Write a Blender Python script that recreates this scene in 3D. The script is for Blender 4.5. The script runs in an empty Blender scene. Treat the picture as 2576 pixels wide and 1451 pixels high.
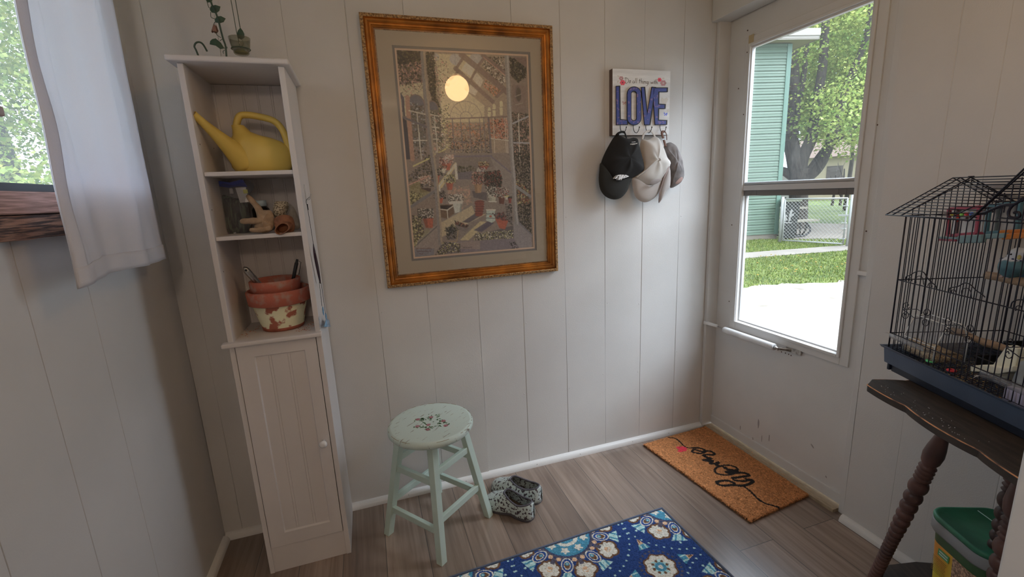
import bpy, bmesh, math, random
import numpy as np
from mathutils import Vector, Matrix
# ---------------------------------------------------------------- camera, sky, lights, exposure
SC = bpy.context.scene
COL = SC.collection
IMW, IMH, FPX = 2576.0, 1451.0, 1134.54
CAMP = Vector((0.66223, -1.85834, 1.3))
YAW, PIT, ROL = [math.radians(a) for a in (-17.54958, 11.95129, -2.64746)]
def cam_axes():
    cy, sy = math.cos(YAW), math.sin(YAW)
    F = Vector((-sy*math.cos(PIT), cy*math.cos(PIT), -math.sin(PIT)))
    R = Vector((cy, sy, 0)); U = R.cross(F)
    cr, sr = math.cos(ROL), math.sin(ROL)
    return R*cr+U*sr, U*cr-R*sr, F
CR, CU, CF = cam_axes()
cd = bpy.data.cameras.new('camera'); cam = bpy.data.objects.new('camera', cd); COL.objects.link(cam)
cd.sensor_width = 36.0; cd.sensor_fit = 'HORIZONTAL'; cd.lens = 36.0*FPX/IMW; cd.clip_start = 0.02; cd.clip_end = 300
cam.matrix_world = Matrix(((CR.x, CU.x, -CF.x, CAMP.x), (CR.y, CU.y, -CF.y, CAMP.y), (CR.z, CU.z, -CF.z, CAMP.z), (0, 0, 0, 1)))
SC.camera = cam
SC.view_settings.view_transform = 'Standard'
SC.view_settings.look = 'None'
SC.view_settings.gamma = 1.0
SC.view_settings.use_curve_mapping = False
SC.view_settings.exposure = 0.0
SKY = 4.4
wd = bpy.data.worlds.new('overcast_sky'); SC.world = wd; wd.use_nodes = True
wb = wd.node_tree.nodes['Background']; wb.inputs[0].default_value = (0.80, 0.92, 1.10, 1); wb.inputs[1].default_value = SKY
def light(name, kind, loc, rot, energy, color=(1, 1, 1), **kw):
    l = bpy.data.lights.new(name, kind); l.energy = energy; l.color = color
    for k, v in kw.items():
        setattr(l, k, v)
    o = bpy.data.objects.new(name, l); COL.objects.link(o); o.location = loc; o.rotation_euler = rot
    return o
def portal(name, loc, rot, sx, sy):
    o = light(name, 'AREA', loc, rot, 1.0, shape='RECTANGLE', size=sx, size_y=sy)
    o.data.cycles.is_portal = True
    return o
portal('daylight_portal_door', (2.43, -0.41, 1.25), (0, math.pi/2, 0), 1.32, 0.56)
portal('daylight_portal_left', (-0.16, -0.72, 1.72), (0, -math.pi/2, 0), 0.78, 1.0)
sun = light('hazy_sun', 'SUN', (6, -6, 8), (0, 0, 0), 10.5, (0.89, 0.96, 1.08), angle=math.radians(55))
sun.rotation_euler = Vector((-0.75, 0.62, -1.25)).to_track_quat('-Z', 'Y').to_euler()
# the globe's own lamp light is set in its builder below
# ---------------------------------------------------------------- helpers
def ray(px, py):
    return CF + CR*((px-IMW/2)/FPX) - CU*((py-IMH/2)/FPX)
def at(px, py, ax, val):
    """point where the sight line through a pixel meets the plane ax = val"""
    d = ray(px, py); i = 'xyz'.index(ax); return CAMP + d*((val-CAMP[i])/d[i])
def atn(px, py, p0, n):
    d = ray(px, py); return CAMP + d*((p0-CAMP).dot(n)/d.dot(n))
def s2l(v):
    v /= 255.0
    return v/12.92 if v <= 0.04045 else ((v+0.055)/1.055)**2.4
def C(r, g, b, k=1.0):
    return tuple(min(0.92, s2l(x)*k) for x in (r, g, b))
KA = 3.3
KL3 = (3.3, 3.85, 4.3)            # inverse of the warm room light, per channel
def A(r, g, b, k=1.0):            # colour as seen in the dim room -> surface colour
    return tuple(min(0.92, s2l(x)*q*k) for x, q in zip((r, g, b), KL3))
def thing(name, label, cat, loc=(0, 0, 0), rotz=0.0, group=None):
    o = bpy.data.objects.new(name, None); COL.objects.link(o); o.empty_display_size = 0.05
    o.location = loc; o.rotation_euler = (0, 0, rotz); tag(o, label, cat, group); return o
def tag(o, label=None, cat=None, group=None, kind=None):
    if label: o['label'] = label
    if cat: o['category'] = cat
    if group: o['group'] = group
    if kind: o['kind'] = kind
    return o
class MB:
    def __init__(s): s.v = []; s.f = []; s.m = []; s.mi = 0
    def add(s, vs, fs):
        b = len(s.v); s.v += [tuple(x) for x in vs]
        s.f += [tuple(i+b for i in f) for f in fs]; s.m += [s.mi]*len(fs); return s
    def box(s, a, b):
        x0, y0, z0 = a; x1, y1, z1 = b
        return s.add([(x0, y0, z0), (x1, y0, z0), (x1, y1, z0), (x0, y1, z0), (x0, y0, z1), (x1, y0, z1), (x1, y1, z1), (x0, y1, z1)],
                     [(0, 3, 2, 1), (4, 5, 6, 7), (0, 1, 5, 4), (1, 2, 6, 5), (2, 3, 7, 6), (3, 0, 4, 7)])
    def beam(s, p, q, w, h, up=(0, 0, 1), w2=None, h2=None):
        p = Vector(p); q = Vector(q); d = (q-p).normalized(); r = d.cross(Vector(up)).normalized(); u = r.cross(d)
        w2 = w if w2 is None else w2; h2 = h if h2 is None else h2
        vs = [p-r*w/2-u*h/2, p+r*w/2-u*h/2, p+r*w/2+u*h/2, p-r*w/2+u*h/2, q-r*w2/2-u*h2/2, q+r*w2/2-u*h2/2, q+r*w2/2+u*h2/2, q-r*w2/2+u*h2/2]
        return s.add(vs, [(0, 1, 2, 3), (7, 6, 5, 4), (0, 4, 5, 1), (1, 5, 6, 2), (2, 6, 7, 3), (3, 7, 4, 0)])
    def tube(s, pts, r, n=6, cap=True, closed=False, flat=1.0, upv=None):
        pts = [Vector(p) for p in pts]; m = len(pts)
        rr = r if hasattr(r, '__len__') else [r]*m
        vs = []; prev = None
        for i, p in enumerate(pts):
            if closed: t = pts[(i+1) % m]-pts[i-1]
            else: t = pts[min(i+1, m-1)]-pts[max(i-1, 0)]
            if t.length < 1e-9: t = Vector((0, 0, 1))
            t.normalize()
            if prev is None:
                a = Vector(upv) if upv else (Vector((0, 0, 1)) if abs(t.z) < 0.9 else Vector((1, 0, 0)))
                x = (a-t*a.dot(t)).normalized()
            else:
                x = prev-t*prev.dot(t)
                if x.length < 1e-6: x = t.orthogonal()
                x.normalize()
            prev = x; y = t.cross(x)
            for k in range(n):
                an = 2*math.pi*k/n
                vs.append(p+(x*math.cos(an)*flat+y*math.sin(an))*rr[i])
        fs = []
        for i in range(m if closed else m-1):
            j = (i+1) % m
            for k in range(n):
                k2 = (k+1) % n; fs.append((i*n+k, i*n+k2, j*n+k2, j*n+k))
        if cap and not closed:
            fs.append(tuple(range(n-1, -1, -1))); fs.append(tuple((m-1)*n+k for k in range(n)))
        return s.add(vs, fs)
    def lathe(s, prof, n=32, c=(0, 0, 0), capb=True, capt=True, ax=None, sx=1.0, sy=1.0):
        """prof: (radius, height) list turned about the z axis through c (or along axis ax)"""
        c = Vector(c)
        M = Matrix.Identity(3) if ax is None else Vector((0, 0, 1)).rotation_difference(Vector(ax).normalized()).to_matrix()
        vs = []
        for r, z in prof:
            for k in range(n):
                a = 2*math.pi*k/n; vs.append(c+M @ Vector((r*math.cos(a)*sx, r*math.sin(a)*sy, z)))
        fs = []
        for i in range(len(prof)-1):
            for k in range(n):
                k2 = (k+1) % n; fs.append((i*n+k, i*n+k2, (i+1)*n+k2, (i+1)*n+k))
        if capb: fs.append(tuple(range(n-1, -1, -1)))
        if capt: fs.append(tuple((len(prof)-1)*n+k for k in range(n)))
        return s.add(vs, fs)
    def prism(s, poly, d):
        """poly: list of 3D points, extruded by vector d"""
        n = len(poly); d = Vector(d); p = [Vector(a) for a in poly]
        fs = [tuple(range(n-1, -1, -1)), tuple(range(n, 2*n))]
        for i in range(n):
            j = (i+1) % n; fs.append((i, j, n+j, n+i))
        return s.add(p+[a+d for a in p], fs)
    def grid(s, f, nu, nv, cu=False):
        vs = [f(i/(nu if cu else nu-1), j/(nv-1)) for i in range(nu) for j in range(nv)]
        fs = []
        for i in range(nu if cu else nu-1):
            i2 = (i+1) % nu
            for j in range(nv-1):
                fs.append((i*nv+j, i2*nv+j, i2*nv+j+1, i*nv+j+1))
        return s.add(vs, fs)
    def sphere(s, c, r, n=16, m=10, sx=1, sy=1, sz=1):
        c = Vector(c)
        vs = [c+Vector((0, 0, -r*sz))]
        for i in range(1, m):
            a = -math.pi/2+math.pi*i/m
            for k in range(n):
                b = 2*math.pi*k/n
                vs.append(c+Vector((r*math.cos(a)*math.cos(b)*sx, r*math.cos(a)*math.sin(b)*sy, r*math.sin(a)*sz)))
        vs.append(c+Vector((0, 0, r*sz))); L = len(vs)-1; fs = []
        for k in range(n):
            k2 = (k+1) % n
            fs.append((0, 1+k2, 1+k)); fs.append((L, L-n+k, L-n+k2))
            for i in range(m-2):
                fs.append((1+i*n+k, 1+i*n+k2, 1+(i+1)*n+k2, 1+(i+1)*n+k))
        return s.add(vs, fs)
    def puff(s, poly, nrm, depth, back=0.25, rings=8, wob=0.0, seed=1, sub=3, tilt=None):
        """a cushion-like body: closed outline (3D points in a plane), bulging along nrm by depth and back by depth*back"""
        rnd = random.Random(seed); P = [Vector(p) for p in poly]; n = Vector(nrm).normalized()
        Q = []
        m = len(P)
        for i in range(m):
            p0, p1, p2, p3 = P[i-1], P[i], P[(i+1) % m], P[(i+2) % m]
            for k in range(sub):
                t = k/sub
                Q.append(0.5*((2*p1)+(p2-p0)*t+(2*p0-5*p1+4*p2-p3)*t*t+(3*p1-p0-3*p2+p3)*t**3))
        c = Vector((0, 0, 0))
        for q in Q: c += q
        c /= len(Q); M = len(Q); ph = [rnd.uniform(0, 6.28) for _ in range(4)]
        for sgn, dep in ((1, depth), (-1, depth*back)):
            vs = []; fs = []
            for k in range(rings+1):
                t = 1-k/rings; h = math.sqrt(max(0, 1-t*t))
                for i, q in enumerate(Q):
                    a = 2*math.pi*i/M
                    w = 1+wob*(math.sin(3*a+ph[0]+4*t)+0.6*math.sin(5*a+ph[1]-6*t)+0.5*math.sin(8*a+ph[2]))*h*t
                    p = c+(q-c)*t
                    p = p+n*(sgn*dep*h*w)
                    if tilt: p = p+n*(p-c).dot(Vector(tilt))
                    vs.append(p)
            for k in range(rings):
                for i in range(M):
                    j = (i+1) % M
                    f = (k*M+i, k*M+j, (k+1)*M+j, (k+1)*M+i)
                    fs.append(f if sgn > 0 else f[::-1])
            s.add(vs, fs)
        return s
    def build(s, name, mats, parent=None, world=True, smooth=False, bevel=0.0, weld=False, segs=2, sub=0, solid=0.0):
        me = bpy.data.meshes.new(name); vs = s.v
        if parent is not None and world:
            r = parent
            while r.parent is not None: r = r.parent
            l = r.location; vs = [(x-l[0], y-l[1], z-l[2]) for x, y, z in vs]
        me.from_pydata(vs, [], s.f)
        if not isinstance(mats, (list, tuple)): mats = [mats]
        for m in mats: me.materials.append(m)
        if len(mats) > 1: me.polygons.foreach_set('material_index', s.m)
        bm = bmesh.new(); bm.from_mesh(me)
        if weld: bmesh.ops.remove_doubles(bm, verts=bm.verts, dist=1e-5)
        bmesh.ops.recalc_face_normals(bm, faces=bm.faces)
        bm.to_mesh(me); bm.free()
        if smooth: me.polygons.foreach_set('use_smooth', [True]*len(me.polygons))
        me.update()
        o = bpy.data.objects.new(name, me); COL.objects.link(o)
        if parent is not None: o.parent = parent
        if solid:
            q = o.modifiers.new('thickness', 'SOLIDIFY'); q.thickness = solid; q.offset = 0
        if bevel:
            q = o.modifiers.new('bevel', 'BEVEL'); q.width = bevel; q.segments = segs; q.limit_method = 'ANGLE'; q.angle_limit = math.radians(40)
            me.polygons.foreach_set('use_smooth', [True]*len(me.polygons))
            w = o.modifiers.new('normals', 'WEIGHTED_NORMAL'); w.keep_sharp = False
        if sub:
            q = o.modifiers.new('subdivision', 'SUBSURF'); q.levels = sub; q.render_levels = sub
        return o
def B(a, b): return MB().box(a, b)
def struct(o): o['kind'] = 'structure'; return o
def arc(c, r, a0, a1, n, X, Y):
    c = Vector(c); X = Vector(X); Y = Vector(Y)
    return [c+X*(r*math.cos(a0+(a1-a0)*i/(n-1)))+Y*(r*math.sin(a0+(a1-a0)*i/(n-1))) for i in range(n)]
def smooth_path(pts, sub=6):
    P = [Vector(p) for p in pts]; m = len(P); out = []
    for i in range(m-1):
        p0 = P[max(i-1, 0)]; p1 = P[i]; p2 = P[i+1]; p3 = P[min(i+2, m-1)]
        for k in range(sub):
            t = k/sub
            out.append(0.5*((2*p1)+(p2-p0)*t+(2*p0-5*p1+4*p2-p3)*t*t+(3*p1-p0-3*p2+p3)*t**3))
    out.append(P[-1]); return out
# ---- materials
def M(name, col, rough=0.55, metal=0.0, var=0.0, vs=8.0, bump=0.0, bs=120.0, col2=None, spec=0.5, detail=4.0, stretch=None, thr=None, sheen=0.0, trans=0.0):
    m = bpy.data.materials.new(name); m.use_nodes = True; nt = m.node_tree; N = nt.nodes; L = nt.links; b = N['Principled BSDF']
    b.inputs['Base Color'].default_value = (*col, 1); b.inputs['Roughness'].default_value = rough; b.inputs['Metallic'].default_value = metal
    b.inputs['Specular IOR Level'].default_value = spec
    if sheen: b.inputs['Sheen Weight'].default_value = sheen
    tc = N.new('ShaderNodeTexCoord'); src = tc.outputs['Object']
    if stretch:
        mp = N.new('ShaderNodeMapping'); mp.inputs['Scale'].default_value = stretch; L.new(src, mp.inputs[0]); src = mp.outputs[0]
    if var or col2:
        nz = N.new('ShaderNodeTexNoise'); nz.inputs['Scale'].default_value = vs; nz.inputs['Detail'].default_value = detail; L.new(src, nz.inputs[0])
        rp = N.new('ShaderNodeValToRGB'); L.new(nz.outputs[0], rp.inputs[0])
        c2 = col2 if col2 else tuple(x*(1-var) for x in col); c1 = col if col2 else tuple(min(0.95, x*(1+var*0.4)) for x in col)
        lo, hi = thr if thr else (0.35, 0.65)
        rp.color_ramp.elements[0].position = lo; rp.color_ramp.elements[0].color = (*c2, 1)
        rp.color_ramp.elements[1].position = hi; rp.color_ramp.elements[1].color = (*c1, 1)
        L.new(rp.outputs[0], b.inputs['Base Color'])
    if bump:
        n2 = N.new('ShaderNodeTexNoise'); n2.inputs['Scale'].default_value = bs; n2.inputs['Detail'].default_value = 3; L.new(src, n2.inputs[0])
        bp = N.new('ShaderNodeBump'); bp.inputs['Strength'].default_value = bump; bp.inputs['Distance'].default_value = 0.002
        L.new(n2.outputs[0], bp.inputs['Height']); L.new(bp.outputs[0], b.inputs['Normal'])
    if trans:
        t = N.new('ShaderNodeBsdfTranslucent'); t.inputs[0].default_value = (*col, 1); x = N.new('ShaderNodeMixShader'); x.inputs[0].default_value = trans
        L.new(b.outputs[0], x.inputs[1]); L.new(t.outputs[0], x.inputs[2]); L.new(x.outputs[0], N['Material Output'].inputs[0])
    return m
def glass_mat(name, tint=(1, 1, 1), haze=0.0, ior=1.5, rough=0.0, hazecol=(0.8, 0.8, 0.8), back=False, smudge=0.0):
    """thin clear sheet: transparent with a Fresnel reflection and a little dust"""
    m = bpy.data.materials.new(name); m.use_nodes = True; nt = m.node_tree; N = nt.nodes; L = nt.links; N.remove(N['Principled BSDF'])
    t = N.new('ShaderNodeBsdfTransparent'); t.inputs[0].default_value = (*tint, 1); g = N.new('ShaderNodeBsdfGlossy'); g.inputs['Roughness'].default_value = rough
    fr = N.new('ShaderNodeFresnel'); ge = N.new('ShaderNodeNewGeometry'); mr = N.new('ShaderNodeMapRange'); mr.inputs[3].default_value = ior; mr.inputs[4].default_value = 1/ior
    L.new(ge.outputs['Backfacing'], mr.inputs[0]); L.new(mr.outputs[0], fr.inputs[0]); mx = N.new('ShaderNodeMixShader')
    L.new(fr.outputs[0], mx.inputs[0]); L.new(t.outputs[0], mx.inputs[1]); L.new(g.outputs[0], mx.inputs[2]); out = mx
    if smudge:
        g2 = N.new('ShaderNodeBsdfGlossy'); g2.inputs['Roughness'].default_value = 0.32; m3 = N.new('ShaderNodeMixShader'); m3.inputs[0].default_value = smudge; L.new(mx.outputs[0], m3.inputs[1]); L.new(g2.outputs[0], m3.inputs[2]); mx = out = m3
    if haze:
        d = N.new('ShaderNodeBsdfTranslucent' if back else 'ShaderNodeBsdfDiffuse'); d.inputs[0].default_value = (*hazecol, 1)
        m2 = N.new('ShaderNodeMixShader'); m2.inputs[0].default_value = haze; L.new(mx.outputs[0], m2.inputs[1]); L.new(d.outputs[0], m2.inputs[2]); out = m2
    L.new(out.outputs[0], N['Material Output'].inputs[0]); return m
def vcol_mat(name, rough=0.8, spec=0.3, bump=0.0, bs=300):
    m = M(name, (0.5, 0.5, 0.5), rough, spec=spec, bump=bump, bs=bs); N = m.node_tree.nodes
    a = N.new('ShaderNodeVertexColor'); a.layer_name = 'paint'; m.node_tree.links.new(a.outputs[0], N['Principled BSDF'].inputs['Base Color']); return m
def set_cols(o, arr):
    me = o.data; ca = me.color_attributes.new('paint', 'FLOAT_COLOR', 'POINT')
    a = np.ones((len(me.vertices), 4), np.float32); a[:, :3] = arr; ca.data.foreach_set('color', a.ravel())
def np_mesh(name, V, Fq, mat, parent=None, smooth=False, cols=None):
    """fast mesh of quads/tris from numpy arrays"""
    me = bpy.data.meshes.new(name); k = Fq.shape[1]
    me.vertices.add(len(V)); me.vertices.foreach_set('co', np.ascontiguousarray(V, np.float32).ravel())
    me.loops.add(Fq.size); me.loops.foreach_set('vertex_index', np.ascontiguousarray(Fq, np.int32).ravel())
    me.polygons.add(len(Fq)); me.polygons.foreach_set('loop_start', np.arange(0, Fq.size, k, dtype=np.int32))
    if smooth: me.polygons.foreach_set('use_smooth', np.ones(len(Fq), bool))
    me.update(calc_edges=True); me.validate()
    me.materials.append(mat); o = bpy.data.objects.new(name, me); COL.objects.link(o)
    if parent is not None: o.parent = parent
    if cols is not None: set_cols(o, cols)
    return o
def ink(name, strokes, r, mat, parent, world=True, n=5, flat=1.0):
    b = MB()
    for st in strokes: b.tube(smooth_path(st, 5), r, n, flat=flat)
    return b.build(name, mat, parent, world, smooth=True)
class Canvas:
    """a small painter: colours laid on a grid of points (linear RGB)"""
    def __init__(s, w, h, bg, seed=3):
        s.w, s.h = w, h; s.a = np.zeros((h, w, 3)); s.a[:] = bg; s.r = np.random.RandomState(seed)
        s.Y, s.X = np.mgrid[0:h, 0:w].astype(float); s.T = lambda p: p
    def put(s, m, col, al=1.0):
        col = np.array(col); s.a[m] = s.a[m]*(1-al)+col*al
    def mask(s, pts):
        pts = [s.T(p) for p in pts]; m = np.zeros((s.h, s.w), bool); n = len(pts)
        for i in range(n):
            x0, y0 = pts[i]; x1, y1 = pts[(i+1) % n]
            if abs(y1-y0) < 1e-9: continue
            c = ((y0 > s.Y) != (y1 > s.Y)) & (s.X < (x1-x0)*(s.Y-y0)/(y1-y0)+x0); m ^= c
        return m
    def poly(s, pts, col, al=1.0): s.put(s.mask(pts), col, al)
    def line(s, pts, wd, col, al=1.0):
        pts = [s.T(p) for p in pts]
        for (x0, y0), (x1, y1) in zip(pts[:-1], pts[1:]):
            dx, dy = x1-x0, y1-y0; L = dx*dx+dy*dy+1e-9
            t = np.clip(((s.X-x0)*dx+(s.Y-y0)*dy)/L, 0, 1)
            d = (s.X-x0-t*dx)**2+(s.Y-y0-t*dy)**2
            s.put(d < (wd/2)**2, col, al)
    def ell(s, c, rx, ry, col, al=1.0, ang=0.0):
        x, y = s.T(c); ca, sa = math.cos(ang), math.sin(ang); u = (s.X-x)*ca+(s.Y-y)*sa; v = -(s.X-x)*sa+(s.Y-y)*ca
        s.put((u/rx)**2+(v/ry)**2 < 1, col, al)
    def dabs(s, pts, n, cols, r=(1.0, 2.6), al=0.8):
        """n brush dabs inside the polygon"""
        m = s.mask(pts); idx = np.argwhere(m)
        if len(idx) == 0: return
        for k in range(n):
            y, x = idx[s.r.randint(len(idx))]; rr = s.r.uniform(*r); q = int(math.ceil(rr))+1
            y0, y1, x0, x1 = max(0, y-q), min(s.h, y+q+1), max(0, x-q), min(s.w, x+q+1)
            a = s.r.uniform(0, 3.14); ca, sa = math.cos(a), math.sin(a)
            X = s.X[y0:y1, x0:x1]-x; Y = s.Y[y0:y1, x0:x1]-y; mm = ((X*ca+Y*sa)/rr)**2+((-X*sa+Y*ca)/(rr*0.55))**2 < 1
            c = np.array(cols[s.r.randint(len(cols))])*s.r.uniform(0.8, 1.2)
            sub = s.a[y0:y1, x0:x1]; sub[mm] = sub[mm]*(1-al)+c*al
    def noise(s, amp, scale=1):
        h, w = s.h//scale+2, s.w//scale+2; n = s.r.normal(0, 1, (h, w))
        n = np.kron(n, np.ones((scale, scale)))[:s.h, :s.w]; s.a *= np.clip(1+amp*n, 0.3, 1.8)[..., None]
# ---------------------------------------------------------------- materials of the room
WH = (0.70, 0.685, 0.665)
m_wall = M('wall_paint', WH, 0.55, var=0.05, vs=3, bump=0.25, bs=260)
m_wall2 = M('door_paint', (0.70, 0.69, 0.67), 0.42, var=0.04, vs=5, bump=0.15, bs=200)
m_trim = M('trim_paint', (0.80, 0.79, 0.77), 0.35, bump=0.08, bs=90)
m_ceil = M('ceiling_paint', (0.72, 0.70, 0.67), 0.8)
m_gap = M('dark_grey_brown', (0.16, 0.14, 0.13), 0.9)  # dark tone for nail dots, pin holes and the picture backing
m_scuff = M('scuff_mark', (0.36, 0.33, 0.32), 0.8)
m_dark = M('black_plastic', (0.012, 0.012, 0.014), 0.45)
m_metal = M('brushed_metal', (0.55, 0.55, 0.55), 0.35, 1.0, var=0.2, vs=60)
m_rust = M('rusty_screw', (0.12, 0.07, 0.05), 0.7, 0.3)
m_glass = glass_mat('window_glass', (0.97, 0.985, 0.98), haze=0.012)
m_dusty = glass_mat('dusty_window_glass', (0.97, 0.985, 0.98), haze=0.015, back=True)
m_dusty2 = glass_mat('hazy_window_glass', (0.96, 0.97, 0.96), haze=0.05, back=True)
def floor_material():
    m = bpy.data.materials.new('vinyl_plank'); m.use_nodes = True; nt = m.node_tree; N = nt.nodes; L = nt.links; b = N['Principled BSDF']
    tc = N.new('ShaderNodeTexCoord'); mp = N.new('ShaderNodeMapping'); mp.inputs['Rotation'].default_value = (0, 0, math.radians(90)); L.new(tc.outputs['Object'], mp.inputs[0])
    br = N.new('ShaderNodeTexBrick'); L.new(mp.outputs[0], br.inputs[0])
    br.inputs['Scale'].default_value = 1.0; br.inputs['Brick Width'].default_value = 1.22; br.inputs['Row Height'].default_value = 0.152
    br.inputs['Mortar Size'].default_value = 0.0011; br.inputs['Mortar Smooth'].default_value = 0.0; br.offset = 0.37; br.inputs['Bias'].default_value = 0.0
    br.inputs['Color1'].default_value = (0.0, 0, 0, 1); br.inputs['Color2'].default_value = (1, 1, 1, 1); br.inputs['Mortar'].default_value = (0.5, 0.5, 0.5, 1)
    # grain
    m2 = N.new('ShaderNodeMapping'); m2.inputs['Scale'].default_value = (55, 2.6, 1); L.new(tc.outputs['Object'], m2.inputs[0])
    ad = N.new('ShaderNodeVectorMath'); ad.operation = 'ADD'; L.new(m2.outputs[0], ad.inputs[0])
    sc = N.new('ShaderNodeVectorMath'); sc.operation = 'SCALE'; sc.inputs['Scale'].default_value = 13.0; L.new(br.outputs['Color'], sc.inputs[0]); L.new(sc.outputs[0], ad.inputs[1])
    n1 = N.new('ShaderNodeTexNoise'); n1.inputs['Scale'].default_value = 1.0; n1.inputs['Detail'].default_value = 7; n1.inputs['Distortion'].default_value = 0.6; L.new(ad.outputs[0], n1.inputs[0])
    m3 = N.new('ShaderNodeMapping'); m3.inputs['Scale'].default_value = (9, 1.3, 1); L.new(tc.outputs['Object'], m3.inputs[0])
    a3 = N.new('ShaderNodeVectorMath'); a3.operation = 'ADD'; L.new(m3.outputs[0], a3.inputs[0]); L.new(sc.outputs[0], a3.inputs[1])
    n2 = N.new('ShaderNodeTexNoise'); n2.inputs['Scale'].default_value = 1.0; n2.inputs['Detail'].default_value = 3; L.new(a3.outputs[0], n2.inputs[0])
    r1 = N.new('ShaderNodeValToRGB'); L.new(n1.outputs[0], r1.inputs[0])
    r1.color_ramp.elements[0].position = 0.3; r1.color_ramp.elements[0].color = (*FL1, 1)
    r1.color_ramp.elements[1].position = 0.7; r1.color_ramp.elements[1].color = (*FL2, 1)
    mx = N.new('ShaderNodeMix'); mx.data_type = 'RGBA'; mx.blend_type = 'MULTIPLY'; mx.inputs[0].default_value = 1.0
    r2 = N.new('ShaderNodeValToRGB'); L.new(br.outputs['Color'], r2.inputs[0]); r2.color_ramp.elements[0].color = (0.80, 0.78, 0.77, 1); r2.color_ramp.elements[1].color = (1.15, 1.13, 1.12, 1)
    L.new(r1.outputs[0], mx.inputs[6]); L.new(r2.outputs[0], mx.inputs[7])
    m4 = N.new('ShaderNodeMix'); m4.data_type = 'RGBA'; m4.blend_type = 'MULTIPLY'; m4.inputs[0].default_value = 1.0
    r3 = N.new('ShaderNodeValToRGB'); L.new(n2.outputs[0], r3.inputs[0]); r3.color_ramp.elements[0].position = 0.3; r3.color_ramp.elements[0].color = (0.8, 0.78, 0.77, 1); r3.color_ramp.elements[1].position = 0.7; r3.color_ramp.elements[1].color = (1.15, 1.15, 1.15, 1)
    L.new(mx.outputs[2], m4.inputs[6]); L.new(r3.outputs[0], m4.inputs[7])
    m5 = N.new('ShaderNodeMix'); m5.data_type = 'RGBA'; L.new(br.outputs['Fac'], m5.inputs[0]); L.new(m4.outputs[2], m5.inputs[6]); m5.inputs[7].default_value = (0.05, 0.04, 0.035, 1)
    L.new(m5.outputs[2], b.inputs['Base Color']); b.inputs['Roughness'].default_value = 0.30; b.inputs['Specular IOR Level'].default_value = 1.0; b.inputs['Coat Weight'].default_value = 0.6; b.inputs['Coat Roughness'].default_value = 0.24
    bp = N.new('ShaderNodeBump'); bp.inputs['Strength'].default_value = 0.25; bp.inputs['Distance'].default_value = 0.001; L.new(n1.outputs[0], bp.inputs['Height']); L.new(bp.outputs[0], b.inputs['Normal'])
    return m
FL1 = (0.20, 0.142, 0.108); FL2 = (0.36, 0.275, 0.218)
m_floor = floor_material()
# ---------------------------------------------------------------- room shell
XR = 2.305; XD = 2.355; CEIL = 2.24; YF = -4.35; FW = -1.62
struct(B((-0.14, YF-0.2, -0.06), (2.34, 0.02, 0.0)).build('floor', m_floor))
def panelled(name, gs, length, z0, z1, T, step=None, thick=0.12, gw=0.0014, gd=0.0032):
    """a panelled wall face with narrow v grooves; T maps (along, out, z) to the room"""
    b = MB(); xs = [0.0]; ds = [0.0]
    off = 0.0; pr = []
    pr.append((0.0, 0.0))
    for g in gs:
        st = 0.0
        if step and abs(g-step) < 0.01: st = 0.0032
        pr += [(g-gw, off+st), (g, off-gd), (g+gw, off)]
    pr.append((length, 0.0))
    n = len(pr); nz = 12
    vs = []; rnd = random.Random(5)
    for i, (s, d) in enumerate(pr):
        for k in range(nz):
            z = z0+(z1-z0)*k/(nz-1); vs.append(T(s+0.0015*math.sin(3.1*z+i//3*1.7), d, z))
    fs = [(i*nz+k, (i+1)*nz+k, (i+1)*nz+k+1, i*nz+k+1) for i in range(n-1) for k in range(nz-1)]
    b.add(vs, fs)
    c = len(b.v)
    b.add([T(0, -thick, z0), T(length, -thick, z0), T(length, -thick, z1), T(0, -thick, z1)], [(0, 1, 2, 3)])
    b.add([T(0, 0, z1), T(length, 0, z1), T(length, -thick, z1), T(0, -thick, z1)], [(0, 1, 2, 3)])
    b.add([T(0, 0, z0), T(length, 0, z0), T(length, -thick, z0), T(0, -thick, z0)], [(0, 1, 2, 3)])
    b.add([T(0, 0, z0), T(0, -thick, z0), T(0, -thick, z1), T(0, 0, z1)], [(0, 1, 2, 3)])
    b.add([T(length, 0, z0), T(length, -thick, z0), T(length, -thick, z1), T(length, 0, z1)], [(0, 1, 2, 3)])
    return b.build(name, m_wall)
GX = [0.062, 0.264, 0.470, 0.678, 0.879, 1.0946, 1.298, 1.506, 1.713, 1.911, 2.118]
struct(panelled('wall_back', GX, 2.44, 0, CEIL, lambda s, d, z: (s, -d, z), step=1.0946))
# nail heads on the panels
b = MB()
rn = random.Random(4)
for g in GX[3:]:
    for z in (0.05, 0.42, 0.8, 1.18):
        if rn.random() < 0.75: b.sphere((g+0.012*rn.choice((-1, 1)), -0.0005, z+rn.uniform(-0.08, 0.08)), 0.0022, 8, 5)
struct(b.build('trim_6', m_wall, smooth=True))
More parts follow.
